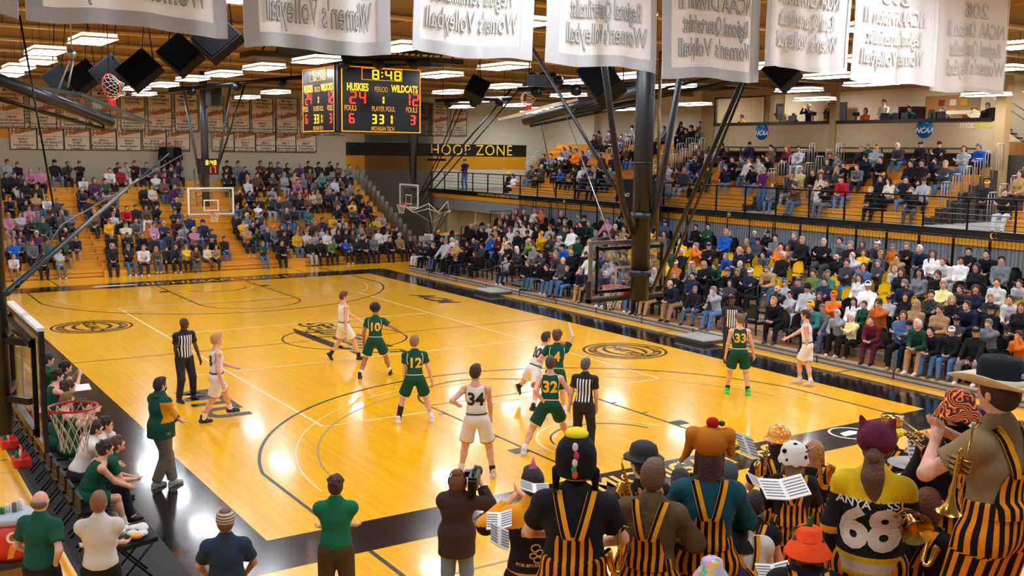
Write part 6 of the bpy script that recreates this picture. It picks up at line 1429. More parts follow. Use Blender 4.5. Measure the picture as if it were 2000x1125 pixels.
p, _ = player('player number 32 in green crouching wide in defence before the referee', (1072,882), 0, 'g', '32', 1.98, feet=((1022,890),(1110,866)), hands=((1062,785,-.2),(1115,783,.1)), hair=(84,54,36), sho='w', hip=.80, lean=.22, head=-.15)
p, _ = player('player number 33 in green with bright lime shoes at the right sideline', (1440,773), -12, 'g', '33', 1.96, feet=((1420,770),(1461,773)), hands=((1415,705),(1474,700)), hair=(120,84,54), sho='g', sock=(1,1), hip=.93, lean=.1, head=.5)
p, _ = player('player in white stepping left by the courtside stand', (1573,752), -82, 'w', None, 1.9, feet=((1562,750),(1584,756)), hands=((1575,690,-.25),(1533,663,.1)), hair=(56,38,28), sho='o', hip=.92, lean=.1, numside=1, head=0)
b = MB(); c_ = at_depth(1099,676,(on(1083,815,2,0)-CAMP).dot(CF)+.1); b.ball(c_,.121,20); tag(b.obj('basketball',mat('ball_orange','e0661f',.55,bump=.2,nscale=120)),'orange basketball at the hand of the dribbling player in white','ball')
# ---- referees
refst = stripe_mat('referee_stripes','e8e8e6','16161a',.058,.5); 
def referee(label, pos, rz, H, skin, hair, hs, feet, hands, head=0, lean=.04, z=0, **kw):
    K = dict(hip=(0,0,.94*H/1.8), H=H, lean=lean, head=head)
    for t, f_ in zip(('lf','rf'), feet): K[t] = foot_local(f_[0], f_[1], pos, rz) if max(map(abs,f_)) > 5 else (f_[0],f_[1],0)
    for t, h_ in zip(('lh','rh'), hands):
        if h_: K[t] = local_at(h_[0], h_[1], pos, rz, h_[2] if len(h_) > 2 else 0)
    K.update(kw); J = skel(**K); p = Person(label, pos, rz, J, SKIN[skin], hair, hs, h=.0125, group='referees'); s = J['s']
    f = tee(J, .016, .62); 
    def zz(C): return ((np.abs(C[:,0]-J['chest'].x) > .15*s) | (C[:,2] > J['neck'].z-.085*s) | (C[:,2] < J['hip'].z+.0*s)).astype(int)
    o = p.add('striped_shirt', f, [refst, mat('ref_black','141417',.8)], zones=zz, st=lambda V_: V_[:,0]+5.01)
    p.add('trousers', trousers(J,.022), [mat('ref_trousers','17171b',.8,bump=.3,nscale=9)]); p.add('shoe', shoef(J), [shb, shb]); return p
pos = on(362,783,2,0); referee('bald referee standing at the left sideline, arms hanging', pos, facing(362,150), 1.9, 'd', None, 'short', ((378,778),(350,786)), ((392,705,0),(347,722,-.1)), head=.6)
pos = on(1138,886,2,0); referee('grey-haired referee seen from behind, right of player number 32', pos, facing(1138,12), 1.82, 'p', (92,88,86), 'short', ((-.14,0),(.14,.05)), ((1098,858,0),(1170,872,0)), lean=.14, head=-.3)
pos = on(1430,588,2,1.68); pos.z = 0; referee('referee standing at the foot of the courtside stand behind number 33', pos, facing(1430,175), 1.85, 'd', (20,16,14), 'short', ((-.12,0),(.12,0)), ((1458,668,0),(1410,672,0)), head=0)
# ---- staff standing on the floor, near
def stand(label, pos, rz, J, skin, hair, hs='short', h=.0105, grip=.5): return Person(label, pos, rz, J, SKIN[skin], hair, hs, h=h, grip=grip)
pos = on(318,948,2,0); rz = facing(318,58); J = skel(hip=(0,0,.96), H=1.86, lean=.0, lf=foot_local(338,948,pos,rz), rf=foot_local(305,952,pos,rz), lh=(.12,.26,1.1), rh=(-.1,.27,1.12), le=(-1,-.1,-.6), re=(1,-.1,-.6))
p = stand('coach in green hooded sweatshirt with gold sleeves and grey trousers', pos, rz, J, 'p', (44,32,26))
gs = J['rs'].x
f = tee(J,.03,long=True,loose=.02,fat=.03,hem=.12); p.add('sweatshirt', f, [cm('hoodie_green','17463a'), cm('hoodie_gold','e09a1a')], zones=lambda C: ((C[:,0] > J['rs'].x-.005) & (C[:,2] < J['rs'].z+.02) & (C[:,2] > J['re'].z-.09)).astype(int))
f = Fig(); f.ell(J['neck']+Vector((0,-.07,-.01)), (.11,.07,.06), 0, .03); f.cone(J['neck']+Vector((-.06,.02,.0)), J['neck']+Vector((.06,.02,0)), .05,.05,0,.03); p.add('hood', f, [MATS['hoodie_green']])
p.add('trousers', trousers(J,.03,.01), [cm('trousers_grey','6d6456')]); p.add('shoe', shoef(J), [mat('shoe_grey','a3a098',.6), sole])
f = Fig(); f.ell(p.hp(0,.062,-.075), (.055,.05,.055), 0, .02); p.add('beard', f, [MATS['hair_2c201a']])
# camera operator
pos = on(893,945,2,1.6); pos.z = 0; rz = facing(893,8); J = skel(hip=(0,0,.93), H=1.74, fem=1, lean=.0, lf=(-.12,0,0), rf=(.13,.03,0), lh=(.02,.3,1.42), rh=(.27,.26,1.5), re=(1,.2,-.7))
p = stand('camera operator in a loose brown shirt and blue jeans, filming the court', pos, rz, J, 'p', (112,66,40), 'bob')
p.add('shirt', tee(J,.035,long=True,loose=.03,hem=.2), [cm('shirt_dark_brown','3c2a22')]); p.add('jeans', trousers(J,.02,.01), [cm('jeans_blue','71869a')]); p.add('shoe', shoef(J), [shb, sole])
f = Fig(); f.ell(p.hp(0,-.04,.1), (.06,.06,.05), 0, .02); p.add('hair_bun', f, [MATS['hair_704228']])
b = MB(); b.tube([p.hp(.1*math.cos(a),-.01,.015+.13*math.sin(a)) for a in np.linspace(-.1,pi+.1,14)],.009,6); b.tube([p.hp(-.085,0,-.01),p.hp(-.115,0,-.01)],.042,14); b.tube([p.hp(.085,0,-.01),p.hp(.115,0,-.01)],.042,14)
tag(W(thing('headphones','black headphones worn by the camera operator','headphones',pos),'headband',MB(),black) if 0 else p.mb('headphones', b, [black]))
r = thing('video_camera','black shoulder video camera held by the camera operator','camera',pos, rz)
b = MB(); b.box((.19,.12,1.62),(.11,.36,.16)); b.obj('body', black, r); b = MB(); b.tube([(.19,.3,1.62),(.19,.44,1.62)],.05,16); b.tube([(.19,.42,1.62),(.19,.5,1.62)],.065,16); b.obj('lens', mat('lens_black','1a1a1d',.3), r)
b = MB(); b.box((.19,-.08,1.58),(.09,.1,.2)); b.obj('battery', blackm, r); b = MB(); b.box((.1,.24,1.66),(.08,.1,.07)); b.bar((.19,.2,1.7),(.1,.24,1.66),.02); b.obj('viewfinder', blackm, r); b = MB(); b.tube([(.19,0,1.7),(.19,.02,1.76),(.19,.24,1.76),(.19,.26,1.7)],.014,8); b.obj('handle', black, r)
b = MB(); b.tube([(.22,.1,1.55),(.38,.15,1.4),(.36,.1,1.25),(.1,-.05,1.1),(-.16,-.14,.9),(-.2,-.14,.75),(-.15,-.14,.9)],.005,5); b.obj('cable', black, r)
# green polo man, arms folded
def polo_man(label, px_, hz_, hv, skin, hair, hs, topm, botm, H=1.82, arms=0, long=False, fat=0, **kw):
    pos = on(px_[0], px_[1], 2, hz_); pos.z = 0; rz = facing(px_[0], hv)
    A = {0: dict(lh=(.16,.24,1.14), rh=(-.14,.27,1.12), le=(-1,-.15,-.7), re=(1,-.15,-.7)), 1: dict(lh=(-.17,.16,1.0), rh=(.19,-.02,.99), re=(1,-.9,.2), le=(-1,-.9,.2)), 2: dict(lh=(-.2,.3,1.0), rh=(.2,.3,1.0), le=(-1,-.3,-.3), re=(1,-.3,-.3))}[arms]
    K = dict(hip=(0,0,.94*H/1.8), H=H, lf=(-.13,0,0), rf=(.13,0,0)); K.update(A); K.update(kw); J = skel(**K); p = stand(label, pos, rz, J, skin, hair, hs)
    p.add('shirt', tee(J,.024,.68,fat,long=long,loose=.008), [topm])
    if not long: 
        f = Fig(); f.cone(J['neck']-Vector((0,0,.03)), J['neck']+Vector((0,0,.025)), .07, .062, 0, .01, 'ab'); p.add('collar', f, [topm])
    p.add('trousers', trousers(J,.026,.008), [botm]); p.add('shoe', shoef(J), [shb, sole]); return p
polog = cm('polo_green','186b46'); navy = cm('tee_navy','26384c'); knitw = cm('knit_white','d9d2c6')
p = polo_man('man in green polo shirt and brown trousers with folded arms, facing the court', (655,952), 1.68, 4, 'p', (70,44,32), 'curly', polog, cm('trousers_brown','4c3d30'))
p = polo_man('man in navy T-shirt and striped knit cap at the bottom left', (440,1022), 1.68, 2, 'm', (120,80,60), 'short', navy, cm('trousers_dark','22252b'), arms=2, fat=.03)
cap_ = p.hat('cap', [(.1,-.005),(.103,.01),(.1,.05),(.09,.085),(.06,.11),(0,.118)], [stripe_mat('kufi_stripes','cdbca2','5c4a3e',.03,.6)])
a_ = cap_.data.attributes.new('st','FLOAT','POINT')
for i, v in enumerate(cap_.data.vertices): a_.data[i].value = v.co.z+5
p = polo_man('man in white long-sleeved shirt and black trousers beside the folded chairs', (192,985), 1.68, 8, 'p', (140,92,60), 'short', knitw, cm('trousers_black','1c1c20'), arms=0, long=True)
p = polo_man('balding man in green polo with a hand on his hip at the lower left corner', (75,985), 1.66, 35, 'p', (120,96,80), 'ring', cm('polo_dark_green','175240'), MATS['trousers_black'], arms=1, fat=.03)
# ---- the visiting bench along the left sideline
def bench_person(label, px_, hz_, top, bot, hair, lean=.5, sleeve=.6, long=False, tk=False, head=0, H=1.88, sho=shb, arms=0, skin='p', hv=None):
    pos = on(px_[0], px_[1], 2, hz_); rz = -pi/2+.05; 
    hx = .62*math.sin(lean)*H/1.8+.02; pos.x -= hx; pos.z = 0
    A = ({'lh':(-.05,.62,.62),'rh':(.08,.62,.62)}, {'lh':(-.1,.6,1.0),'rh':(.1,.62,1.02),'le':(-1,0,-1),'re':(1,0,-1)}, {'lh':(-.05,.42,1.08),'rh':(.05,.4,1.1),'le':(-.5,0,-1),'re':(.5,0,-1)})[arms]
    J = skel(hip=(0,0,.56), H=H, lean=lean, lf=(-.16,.5,0), rf=(.16,.52,0), lk=(-.1,.3,1), rk=(.1,.3,1), head=head, nod=-lean*.3, **A)
    p = Person(label, pos, rz, J, SKIN[skin], hair, 'curly' if sum(hair) < 160 else 'short', h=.0115, group='people on the visiting bench')
    j = p.add('jersey' if tk else 'shirt', tank(J) if tk else tee(J,.022,sleeve,long=long), [top]); p.add('trousers' if bot[1] else 'shorts', trousers(J,.026) if bot[1] else shorts(J), [bot[0]]); p.add('shoe', shoef(J,.3), [sho, sole, sockw])
    return p, pos
dg = cm('shirt_green','14563f'); navyp = cm('trousers_navy','1a2029'); shortg = (greenj, False)
BEN = [('green T-shirt and dark trousers at the near end of the visiting bench',(228,873),1.14,dg,(navyp,True),(84,56,38),.62,0,shb),
 ('green jersey second from the near end of the bench, mostly hidden',(206,880),1.2,greenj,(greenj,False),(60,40,30),.5,0,shb),
 ('white long-sleeved shirt, nearer of the two in white on the bench',(205,832),1.2,cm('shirt_white','dedad4'),(navyp,True),(52,36,28),.5,2,shb),
 ('white shirt farther along, just under the rim',(186,842),1.2,MATS['shirt_white'],(navyp,True),(60,40,30),.45,0,shb),
 ('green jersey behind the net of the side basket',(160,798),1.22,greenj,shortg,(60,42,30),.4,2,shw),
 ('green jersey with light brown hair clapping on the bench',(132,783),1.25,greenj,shortg,(130,92,60),.3,1,shw),
 ('green jersey with dark hair, arms out, on the bench',(135,757),1.27,greenj,shortg,(70,50,36),.3,0,shw),
 ('green jersey with black hair beside the clipboard',(112,732),1.3,greenj,shortg,(40,28,24),.3,2,shw),
 ('dark hooded top leaning forward with a clipboard',(128,712),1.25,cm('hood_dark_green','123c30'),(navyp,True),(26,20,18),.6,1,shb),
 ('green top farthest along the visible bench',(94,702),1.3,dg,(navyp,True),(50,36,28),.2,0,shb)]
bp = []
for i, (lb_, a_, z_, t_, bt, hc, ln, ar, sh_) in enumerate(BEN):
    q, pos = bench_person('bench person in '+lb_ if 'person' not in lb_ else lb_, a_, z_, t_, bt, hc, ln, .6, i in (2,), t_ is greenj, 0, 1.86, sh_, ar); bp.append(pos)
bv = bvh([c for c in D.objects if c.name.startswith('jersey') and c.parent and 'second from the near end' in c.parent.get('label','')][0].data)
p = None
def clip(lab, pos):
    b = MB(); b.box(pos,(.34,.24,.012),Matrix.Rotation(.3,3,'X')); tag(b.obj('clipboard', mat('board_white','ece9e4',.5)), lab, 'clipboard')
clip('white clipboard held out over the black sideline', on(158,757,2,.95))
# folding chairs
def fold_chair():
    r = thing('folding_chair','black padded steel folding chair on the visiting bench mat','chair',(0,0,0),0,'folding chairs of the visiting bench')
    b = MB(); b.box((0,0,.46),(.42,.4,.05)); b.obj('seat', mat('vinyl_black','121214',.6,spec=.25), r)
    b = MB(); b.box((0,-.24,.78),(.42,.04,.2)); b.obj('backrest', MATS['vinyl_black'], r)
    for x in (-.2,.2):
        b = MB(); b.tube([(x,.2,0),(x,-.22,.6),(x,-.26,.88)],.013,8); b.obj('leg', blackm, r); b = MB(); b.tube([(x,-.24,0),(x,.16,.44)],.013,8); b.obj('leg', blackm, r)
    return r
fc = fold_chair(); ys = [.95]
y = 1.0
for k in range(14):
    o = fc if k == 0 else copy_tree(fc); o.location = (-2.12, .75+k*.58, 0); o.rotation_euler = (0,0,-pi/2); o['label'] = 'black folding chair on the visiting bench mat, %s from the near end' % ordw(k+1)
b = MB(); 
r = thing('folding_stool','black padded folding seat with crossed legs near the man in white','stool',(-1.85,-1.25,0))
pz = on(258,1055,2,.5)
r.location = (pz.x,pz.y,0); b = MB(); b.box((0,0,.5),(.5,.42,.06),rz=.3); b.obj('seat', MATS['vinyl_black'], r)
for s_ in (-.18,.18):
    b = MB(); b.tube([(-.22,s_,0),(.22,s_,.48)],.015,8); b.obj('leg', blackm, r); b = MB(); b.tube([(.22,s_,0),(-.22,s_,.48)],.015,8); b.obj('leg', blackm, r)
f = Fig(); rr_ = random.Random(5)
for i in range(14): f.ell((rr_.uniform(-.16,.16), rr_.uniform(-.13,.13), .58+rr_.uniform(0,.08)), (.07,.06,.035), 0 if i != 5 else 1, .03)
V_, F_, L_b = sdf_mesh(f,.01); o = link('towel_pile', np_mesh('towel_pile',V_,F_,[cm('towel_white','dedbd3'),gold],flab(F_,L_b))); o.location = (pz.x,pz.y,0); tag(o,'crumpled white towels with a gold patch lying on the folding seat','towel')
# cooler on a cart, bottle carriers
cp = on(20,1075,2,.55); 
pc = on(22,1010,2,1.0); r = thing('drink_cooler','round orange-red drink cooler with a grey lid and white G mark','cooler',(pc.x,pc.y,.5)); x, y = pc.x, pc.y
b = MB(); b.lathe([(0,.5),(.22,.5),(.24,.55),(.27,.98),(0,.98)],(x,y,0),28); W(r,'body',b,mat('cooler_orange','d8301c',.4))
b = MB(); b.lathe([(0,.98),(.285,.98),(.29,1.03),(.27,1.06),(0,1.06)],(x,y,0),28); W(r,'lid',b,mat('cooler_lid','aab4bd',.45))
d = Vector((CAMP.x-x, CAMP.y-y, 0)).normalized(); U = Vector((-d.y, d.x, 0)); 
b = MB(); put_text(b,'G',Vector((x,y,.82))+d*.275,U,(0,0,1),size=.2,bold=.03); W(r,'letter',b,white); b = MB(); o_ = Vector((x,y,.66))+d*.262; b.quad(o_-U*.03+Vector((0,0,.08)),o_+U*.05+Vector((0,0,.08)),o_+U*.0-Vector((0,0,.1)),o_-U*.07-Vector((0,0,.1))); W(r,'bolt',b,mat('bolt_orange','f08a2c',.5))
b = MB(); b.bb(x-.35,x+.4,y-.3,y+.3,.44,.5); 
for q in ((-.3,-.25),(.35,-.25),(-.3,.25),(.35,.25)): b.bb(x+q[0]-.02,x+q[0]+.02,y+q[1]-.02,y+q[1]+.02,0,.45)
tag(b.obj('cooler_table', mat('table_dark','26262a',.5)),'low dark table under the drink cooler','table')
for i in range(4): b = MB(); b.lathe([(0,1.06),(.03,1.06),(.03,1.13+.02*i),(.012,1.15+.02*i),(0,1.15+.02*i)],(x-.1+.07*i,y+.04*(i%2),0),10); tag(b.obj('small_bottle', (mat('bottle_green','1f7a3c',.4),white,grey,white)[i]),('green','white','grey','second white')[i]+' small bottle standing on the cooler lid','bottle')
for k, (px_, lab) in enumerate((((18,872),'farther red bottle carrier on the wood floor at left'),((42,908),'nearer red bottle carrier on the wood floor at left'))):
    q = on(px_[0],px_[1],2,0); r = thing('bottle_carrier',lab,'bottle carrier',(q.x,q.y,0)); b = MB(); b.bb(q.x-.14,q.x+.14,q.y-.2,q.y+.2,0,.14); W(r,'tray',b,mat('carrier_red','e23a22',.45)); b = MB(); b.tube([(q.x,q.y-.18,.12),(q.x,q.y-.1,.34),(q.x,q.y+.1,.34),(q.x,q.y+.18,.12)],.014,8); W(r,'handle',b,MATS['carrier_red'])
    for j in range(3): b = MB(); b.lathe([(0,.02),(.035,.02),(.035,.2),(.02,.23),(.012,.27),(0,.27)],(q.x+.07*(j-1),q.y+.06*(j%2),0),10); W(r,'bottle',b,(MATS['bottle_green'],white,MATS['carrier_red'])[j])
q = on(20,1090,2,.2); b = MB(); 
for i in range(4): b.bb(q.x-.35+.18*i,q.x-.19+.18*i,q.y-.3,q.y+.25,.2,.24)
b.bb(q.x-.35,q.x+.35,q.y-.25,q.y-.2,0,.2); b.bb(q.x-.35,q.x+.35,q.y+.15,q.y+.2,0,.2); tag(b.obj('wooden_bench', mat('pale_wood','c79a63',.6,noise=.08)),'low pale slatted wooden bench at the bottom left corner','bench')
# ---------------------------------------------------------------- the pep band on the near bleachers
NY = lambda k: -4.9-.7*k
NZ = lambda k: .30+.267*k
r = thing('bleacher_section','near bleachers under the pep band at the lower right','bleachers',(6,-4.6,0))
a, c, d = MB(), MB(), MB()
for k in range(11):
    y = NY(k)+.28; a.bb(1.5 if k < 3 else -2, 12, y-.7, y, NZ(k)-.04, NZ(k)); c.bb(1.5 if k < 3 else -2, 12, y-.03, y-.005, NZ(k)-.26 if k else .01, NZ(k)-.045)
W(r,'deck_board',a,OR_); W(r,'riser_board',c,ORV)
over = stripe_mat('overall_stripes','e88e14','15110f',.052,.48); blk = cm('cloth_black','17171a'); strapm = stripe_mat('strap_stripes','f0a01c','17130f',.034,.62,attr='su')
def band(label, hd, hv, skin='p', hair=(70,46,32), hs='short', top=None, long=False, sleeve=.62, H=1.78, sit=False, row=None, dep=None, arms=2, overalls=True, fat=0, tb=None, straps=True, hem=0, **kw):
    A = {0: {}, 1: dict(lh=(-.06,.32,1.22), rh=(.08,.3,1.3), le=(-.8,-.2,-1), re=(.8,-.2,-1)), 2: dict(lh=(-.12,.34,1.14), rh=(.14,.32,1.1), le=(-1,-.2,-.5), re=(1,-.2,-.5)), 3: dict(lh=(-.14,.3,1.4), rh=(.02,.34,1.42), le=(-.9,.1,-.7), re=(.9,.1,-.7)), 4: dict(lh=(-.28,.02,.82), rh=(.24,.3,.98))}[arms]
    if sit: K = dict(hip=(0,0,.52), H=H, lf=(-.15,.42,0), rf=(.15,.42,0), lk=(-.1,.3,1), rk=(.1,.3,1), lean=.25, lh=(-.1,.42,.75), rh=(.1,.42,.75))
    else: K = dict(hip=(0,0,.94*H/1.8), H=H, lf=(-.13,0,0), rf=(.13,.02,0)); K.update(A)
    K.update(kw); J = skel(**K); hz_ = J['head'].z+.02; best = None
    rz = facing(hd[0], hv)
    for k in (range(11) if row is None else [row]):
        p_ = on(hd[0], hd[1], 1, NY(k)); e = p_.z-(NZ(k)+hz_)
        q_ = abs((p_-CAMP).dot(CF)-dep) if dep else abs(e)
        if best is None or q_ < best[3]: best = (e, k, p_, q_)
    e, k, p_, q_ = best; c_, s_ = math.cos(rz), math.sin(rz); hx, hy = J['head'].x, J['head'].y
    pos = Vector((p_.x-(hx*c_-hy*s_), p_.y-(hx*s_+hy*c_), NZ(k)+max(-.12,min(.12,e)) if 0 else NZ(k)))
    sc = 1+e/hz_
    p = Person(label, pos, rz, J, SKIN[skin], hair, hs, h=.0095, group='pep band'); p.o.scale = (sc,)*3; p.e = (e,k)
    if DEBUG: print('BAND', label[:40], 'row', k, 'err', round(e,2), 'scale', round(sc,2), 'depth', round((pos-CAMP).dot(CF),1))
    s = J['s']; top = top or blk; tf = tee(J,.024,sleeve,fat,long=long,hem=hem,loose=.006 if not long else .014); o = p.add('shirt', tf, [top] if not isinstance(top, list) else top, zones=tb(J) if tb else None); p.shirt = o; bv = bvh(o.data); p.bv = bv
    if overalls:
        f = trousers(J,.03,.035); f.ell(J['waist']-J['Mt'] @ Vector((0,0,.04)), np.array((.15+fat*.7,.125+fat,.13))*s+.028, 0, .05); z0 = J['waist'].z+.02; f.cut((0,0,1), z0)
        ov = p.add('overalls', f, [over], st=stleg(J))
        zb, zt = J['waist'].z-.06, J['waist'].z+.17*s
        bv2 = BVHTree.FromPolygons([v.co[:] for v in o.data.vertices]+[v.co[:] for v in ov.data.vertices], [tuple(q.vertices) for q in o.data.polygons]+[tuple(i+len(o.data.vertices) for i in q.vertices) for q in ov.data.polygons])
        cx = J['waist'].x; tx = J['chest'].x
        drape(bv2, lambda u,v: (cx+(tx-cx)*v+(u-.5)*(.3-.11*v)*s, zb+(zt-zb)*v), 14, 8, -1, .012, 'bib_back', [over], p.o)
        drape(bv2, lambda u,v: (cx+(tx-cx)*v+(u-.5)*(.3-.08*v)*s, zb+(zt+.04-zb)*v), 14, 8, 1, .012, 'bib_front', [over], p.o)
        for x in (-1,1):
            for sd in (-1,1):
                zs = J['neck'].z+.0; x1 = tx+x*.105*s; x0 = tx+x*(.035 if sd < 0 else .08)*s
                so = drape(bv, lambda u,v: (x0+(x1-x0)*v+(u-.5)*.058*s, zt-.02+(zs-zt+.035)*v), 4, 14, sd, .014, 'strap', [strapm], p.o)
                aa = so.data.attributes.new('su','FLOAT','POINT'); nv = len(so.data.vertices)
                for i in range(nv): aa.data[i].value = 5+((i % 5)/4-.5)*.034+.0
    else: p.add('trousers', trousers(J,.028,.02), [blk])
    p.add('shoe', shoef(J), [shb, sole]); return p
def bucket(p, m_, drop=.045, flare=.16): return p.hat('bucket_hat', [(0,.125),(.06,.122),(.088,.105),(.098,.04),(.105,.035),(flare,-.03-drop*.3),(flare+.002,-.036-drop*.3),(.104,.028),(.09,.03)][::-1], [m_])
# 1 jersey with sheet music
def zoneH(J):
    def fn(C):
        s = J['s']; out = np.zeros(len(C),int); z = C[:,2]; out[z > J['chest'].z+.085*s-.25*np.abs(C[:,0])] = 1
        h0 = J['hip'].z; out[(z < h0+.06) & (z > h0+.03)] = 1; out[(z <= h0+.03) & (z > h0-.005)] = 2; out[(z <= h0-.005) & (z > h0-.035)] = 1; return out
    return fn
hockw = cm('jersey_pale','cfc9bd'); hockg = cm('jersey_gold','eb9d1c')
p = band('person in black and gold hockey jersey with a tiny pink party hat, holding music', (1040,942), -12, hair=(34,26,24), top=[blk,hockg,hockw], long=True, tb=zoneH, overalls=False, arms=3, dep=8.2)
letters(p.bv,'bAND',.0+p.J['chest'].x,p.J['chest'].z+.02,.085,[goldt],p.shirt,bold=.02); letters(p.bv,'FOR BRYAN GROUP',p.J['waist'].x,p.J['waist'].z-.03,.032,[goldt],p.shirt,bold=.01)
bb_ = MB(); zc = p.J['waist'].z+.07
for (dx,dz,rr) in ((0,.03,.035),(.03,-.01,.03),(-.02,-.03,.025),(.015,-.06,.03)):
    q = hit(p.bv,dx,zc+dz,-1,.006)
    if q: bb_.tube([q+Vector((rr*math.cos(a),0,rr*.8*math.sin(a))) for a in np.linspace(0,5.2,12)],.006,5)
p.mb('emblem', bb_, [goldt])
b = MB(); b.lathe([(.03,.115),(.022,.14),(.004,.2),(0,.2)],(0,0,0),12); b.v = [tuple(p.hp(v[0],v[1]-.02,v[2])) for v in b.v]; p.mb('party_hat', b, [mat('hat_pink','d0508a',.5)])
def folio(lab, c, U, V, wd=.25, ht=.3):
    r = thing('music_folder', lab, 'sheet music', c); U, V = Vector(U).normalized(), Vector(V).normalized(); Nn = U.cross(V); b = MB()
    for s_ in (-1,1):
        U2 = (U*s_+Nn*.18).normalized(); b.add([c, c+U2*wd*.5, c+U2*wd*.5+V*ht, c+V*ht, c-Nn*.008, c+U2*wd*.5-Nn*.008, c+U2*wd*.5+V*ht-Nn*.008, c+V*ht-Nn*.008], [(0,1,2,3),(4,7,6,5),(0,4,5,1),(1,5,6,2),(2,6,7,3)])
    W(r,'pages',b,mat('page_white','e6e4e0',.7)); b = MB()
    for s_ in (-1,1):
        U2 = (U*s_+Nn*.18).normalized()
        for k in range(6): a_ = c+Nn*.003+U2*.015+V*(ht*(.12+.14*k)); b.quad(a_, a_+U2*(wd*.42), a_+U2*(wd*.42)+V*.012, a_+V*.012)
    W(r,'staves',b,mat('print_grey','77787a',.8)); return r
# 2 knitted rooster-like bobble hat and black tee
p = band('large person in black tee and striped overalls with a black knitted earflap hat', (1125,902), 3, hair=(40,30,26), H=1.86, fat=.03, dep=6.7)
p2 = p; p.hat('knit_hat', [(.118,-.075),(.125,-.06),(.13,.0),(.128,.06),(.112,.11),(.075,.15),(.03,.168),(0,.17)], [cm('knit_black','141416')])
f = Fig(); f.ell(p.hp(0,.0,.165), (.075,.08,.035), 0, .02); f.ell(p.hp(0,.05,.16),(.06,.06,.03),0,.02); p.add('yellow_patch', f, [cm('knit_yellow','e8d21c')])
for i, (dx,dz,cc) in enumerate(((0,.12,'ddd6d0'),(.008,.07,'c8324a'),(.0,.03,'ddd6d0'),(-.004,-.01,'2c8a6a'),(.002,-.04,'e2561c'))): f = Fig(); f.ell(p.hp(dx,-.145+.12*max(0,dz-.05)*3*.5,dz), (.019,.016,.032), 0, .01); p.add('felt_strip', f, [mat('felt_%d'%i, cc, .9)])
for x in (-1,1): f = Fig(); f.cone(p.hp(x*.115,0,-.06), p.hp(x*.12,.0,-.2), .03,.016,0,.02); p.add('earflap', f, [MATS['knit_black']])
# 3 bowler
p = band('person in black tee, striped overalls and black bowler hat, turned left', (1256,905), -35, hair=(40,28,24), H=1.8, row=4)
p.hat('bowler_hat', [(.1,.02),(.15,.035),(.155,.045),(.15,.05),(.108,.045),(.11,.09),(.095,.14),(.055,.165),(0,.17)], [mat('felt_black','1b1b1e',.75)])
# 4 camouflage knit
p = band('short brown-haired person in patterned brown sweater and striped overalls, arms folded', (1276,930), 12, hair=(104,74,50), top=cm('sweater_camo','5c4a2e',noise=.5), long=True, H=1.8, arms=2, row=5)
n_mat = MATS['sweater_camo'].node_tree
# 5 roast turkey hat
p = band('person in teal sweater, striped overalls and roast-turkey plush hat with long brown hair', (1386,890), -5, hair=(72,44,34), hs='long', top=cm('sweater_teal','0f4f5c'), long=True, H=1.84, arms=2, row=5, fat=.01)
tk = cm('plush_brown','b96d14'); f = Fig(); f.ell(p.hp(0,-.02,.1), (.12,.13,.12), 0, .03); f.ell(p.hp(-.12,-.01,.15), (.06,.07,.06), 0, .03); f.ell(p.hp(.12,-.01,.15), (.06,.07,.06), 0, .03)
f.cone(p.hp(-.13,0,.1), p.hp(-.16,.02,.0), .045,.028,0,.02); f.cone(p.hp(-.16,.02,0), p.hp(-.2,.02,-.06), .022,.018,0,.02); f.cone(p.hp(.13,0,.12), p.hp(.15,0,.02), .045,.03,0,.02); p.add('turkey_hat', f, [tk])
f = Fig(); f.ell(p.hp(.01,-.02,.24), (.048,.048,.042), 0, .01); p.add('red_ball', f, [cm('plush_red','b01022')]); f = Fig(); f.ell(p.hp(.075,-.01,.235), (.025,.025,.022), 0, .01); p.add('green_sprig', f, [cm('plush_green','39503a')]); f = Fig(); f.ell(p.hp(-.21,.02,-.075), (.02,.02,.016), 0, .01); p.add('bone_tip', f, [white])
# 6 grey hood
p = band('person in grey hooded top and striped overalls behind the turkey hat', (1420,925), 8, hair=(60,50,46), top=cm('hoodie_grey','55585c'), long=True, H=1.72, row=3)
f = Fig(); f.ell(p.hp(0,-.01,.0), (.115,.125,.14), 0, .03); f.ell(p.hp(0,.1,-.03),(.08,.07,.1),0,.01,neg=True); p.add('hood', f, [cm('hood_slate','474d56')])
# 7 black and white cap
p = band('person in black top and black and white cap between the bowler and the turkey hat', (1328,940), 10, hair=(50,36,30), H=1.74, row=3, overalls=False, long=True)
cb = capm(p.J, back=True); p.mb('cap', cb, [mat('cap_black_white','1c1c1f',.7)])
# 11 soccer ball hat
p = band('person in black top and striped overalls with a white crochet football hat', (1550,893), -8, hair=(150,118,88), hs='long', long=True, H=1.72, arms=1, row=4, fem=1)
ph = p.hat('football_hat', [(.15,-.045),(.155,-.03),(.135,.02),(.13,.07),(.105,.12),(.055,.15),(0,.155)], [cm('crochet_white','dcd8cc')], wob=lambda a,r_: (.012*math.sin(a*9) if r_ > .14 else 0))
for dx,dy,dz in ((0,-.137,.06),(-.1,-.09,.08),(.09,-.1,.03),(0,-.07,.14),(-.07,-.12,-.0),(.1,.0,.1)): f = Fig(); f.ell(p.hp(dx,dy,dz), (.026,.014+abs(dx)*.1,.022), 0, .005); p.add('dark_patch', f, [MATS['knit_black']])
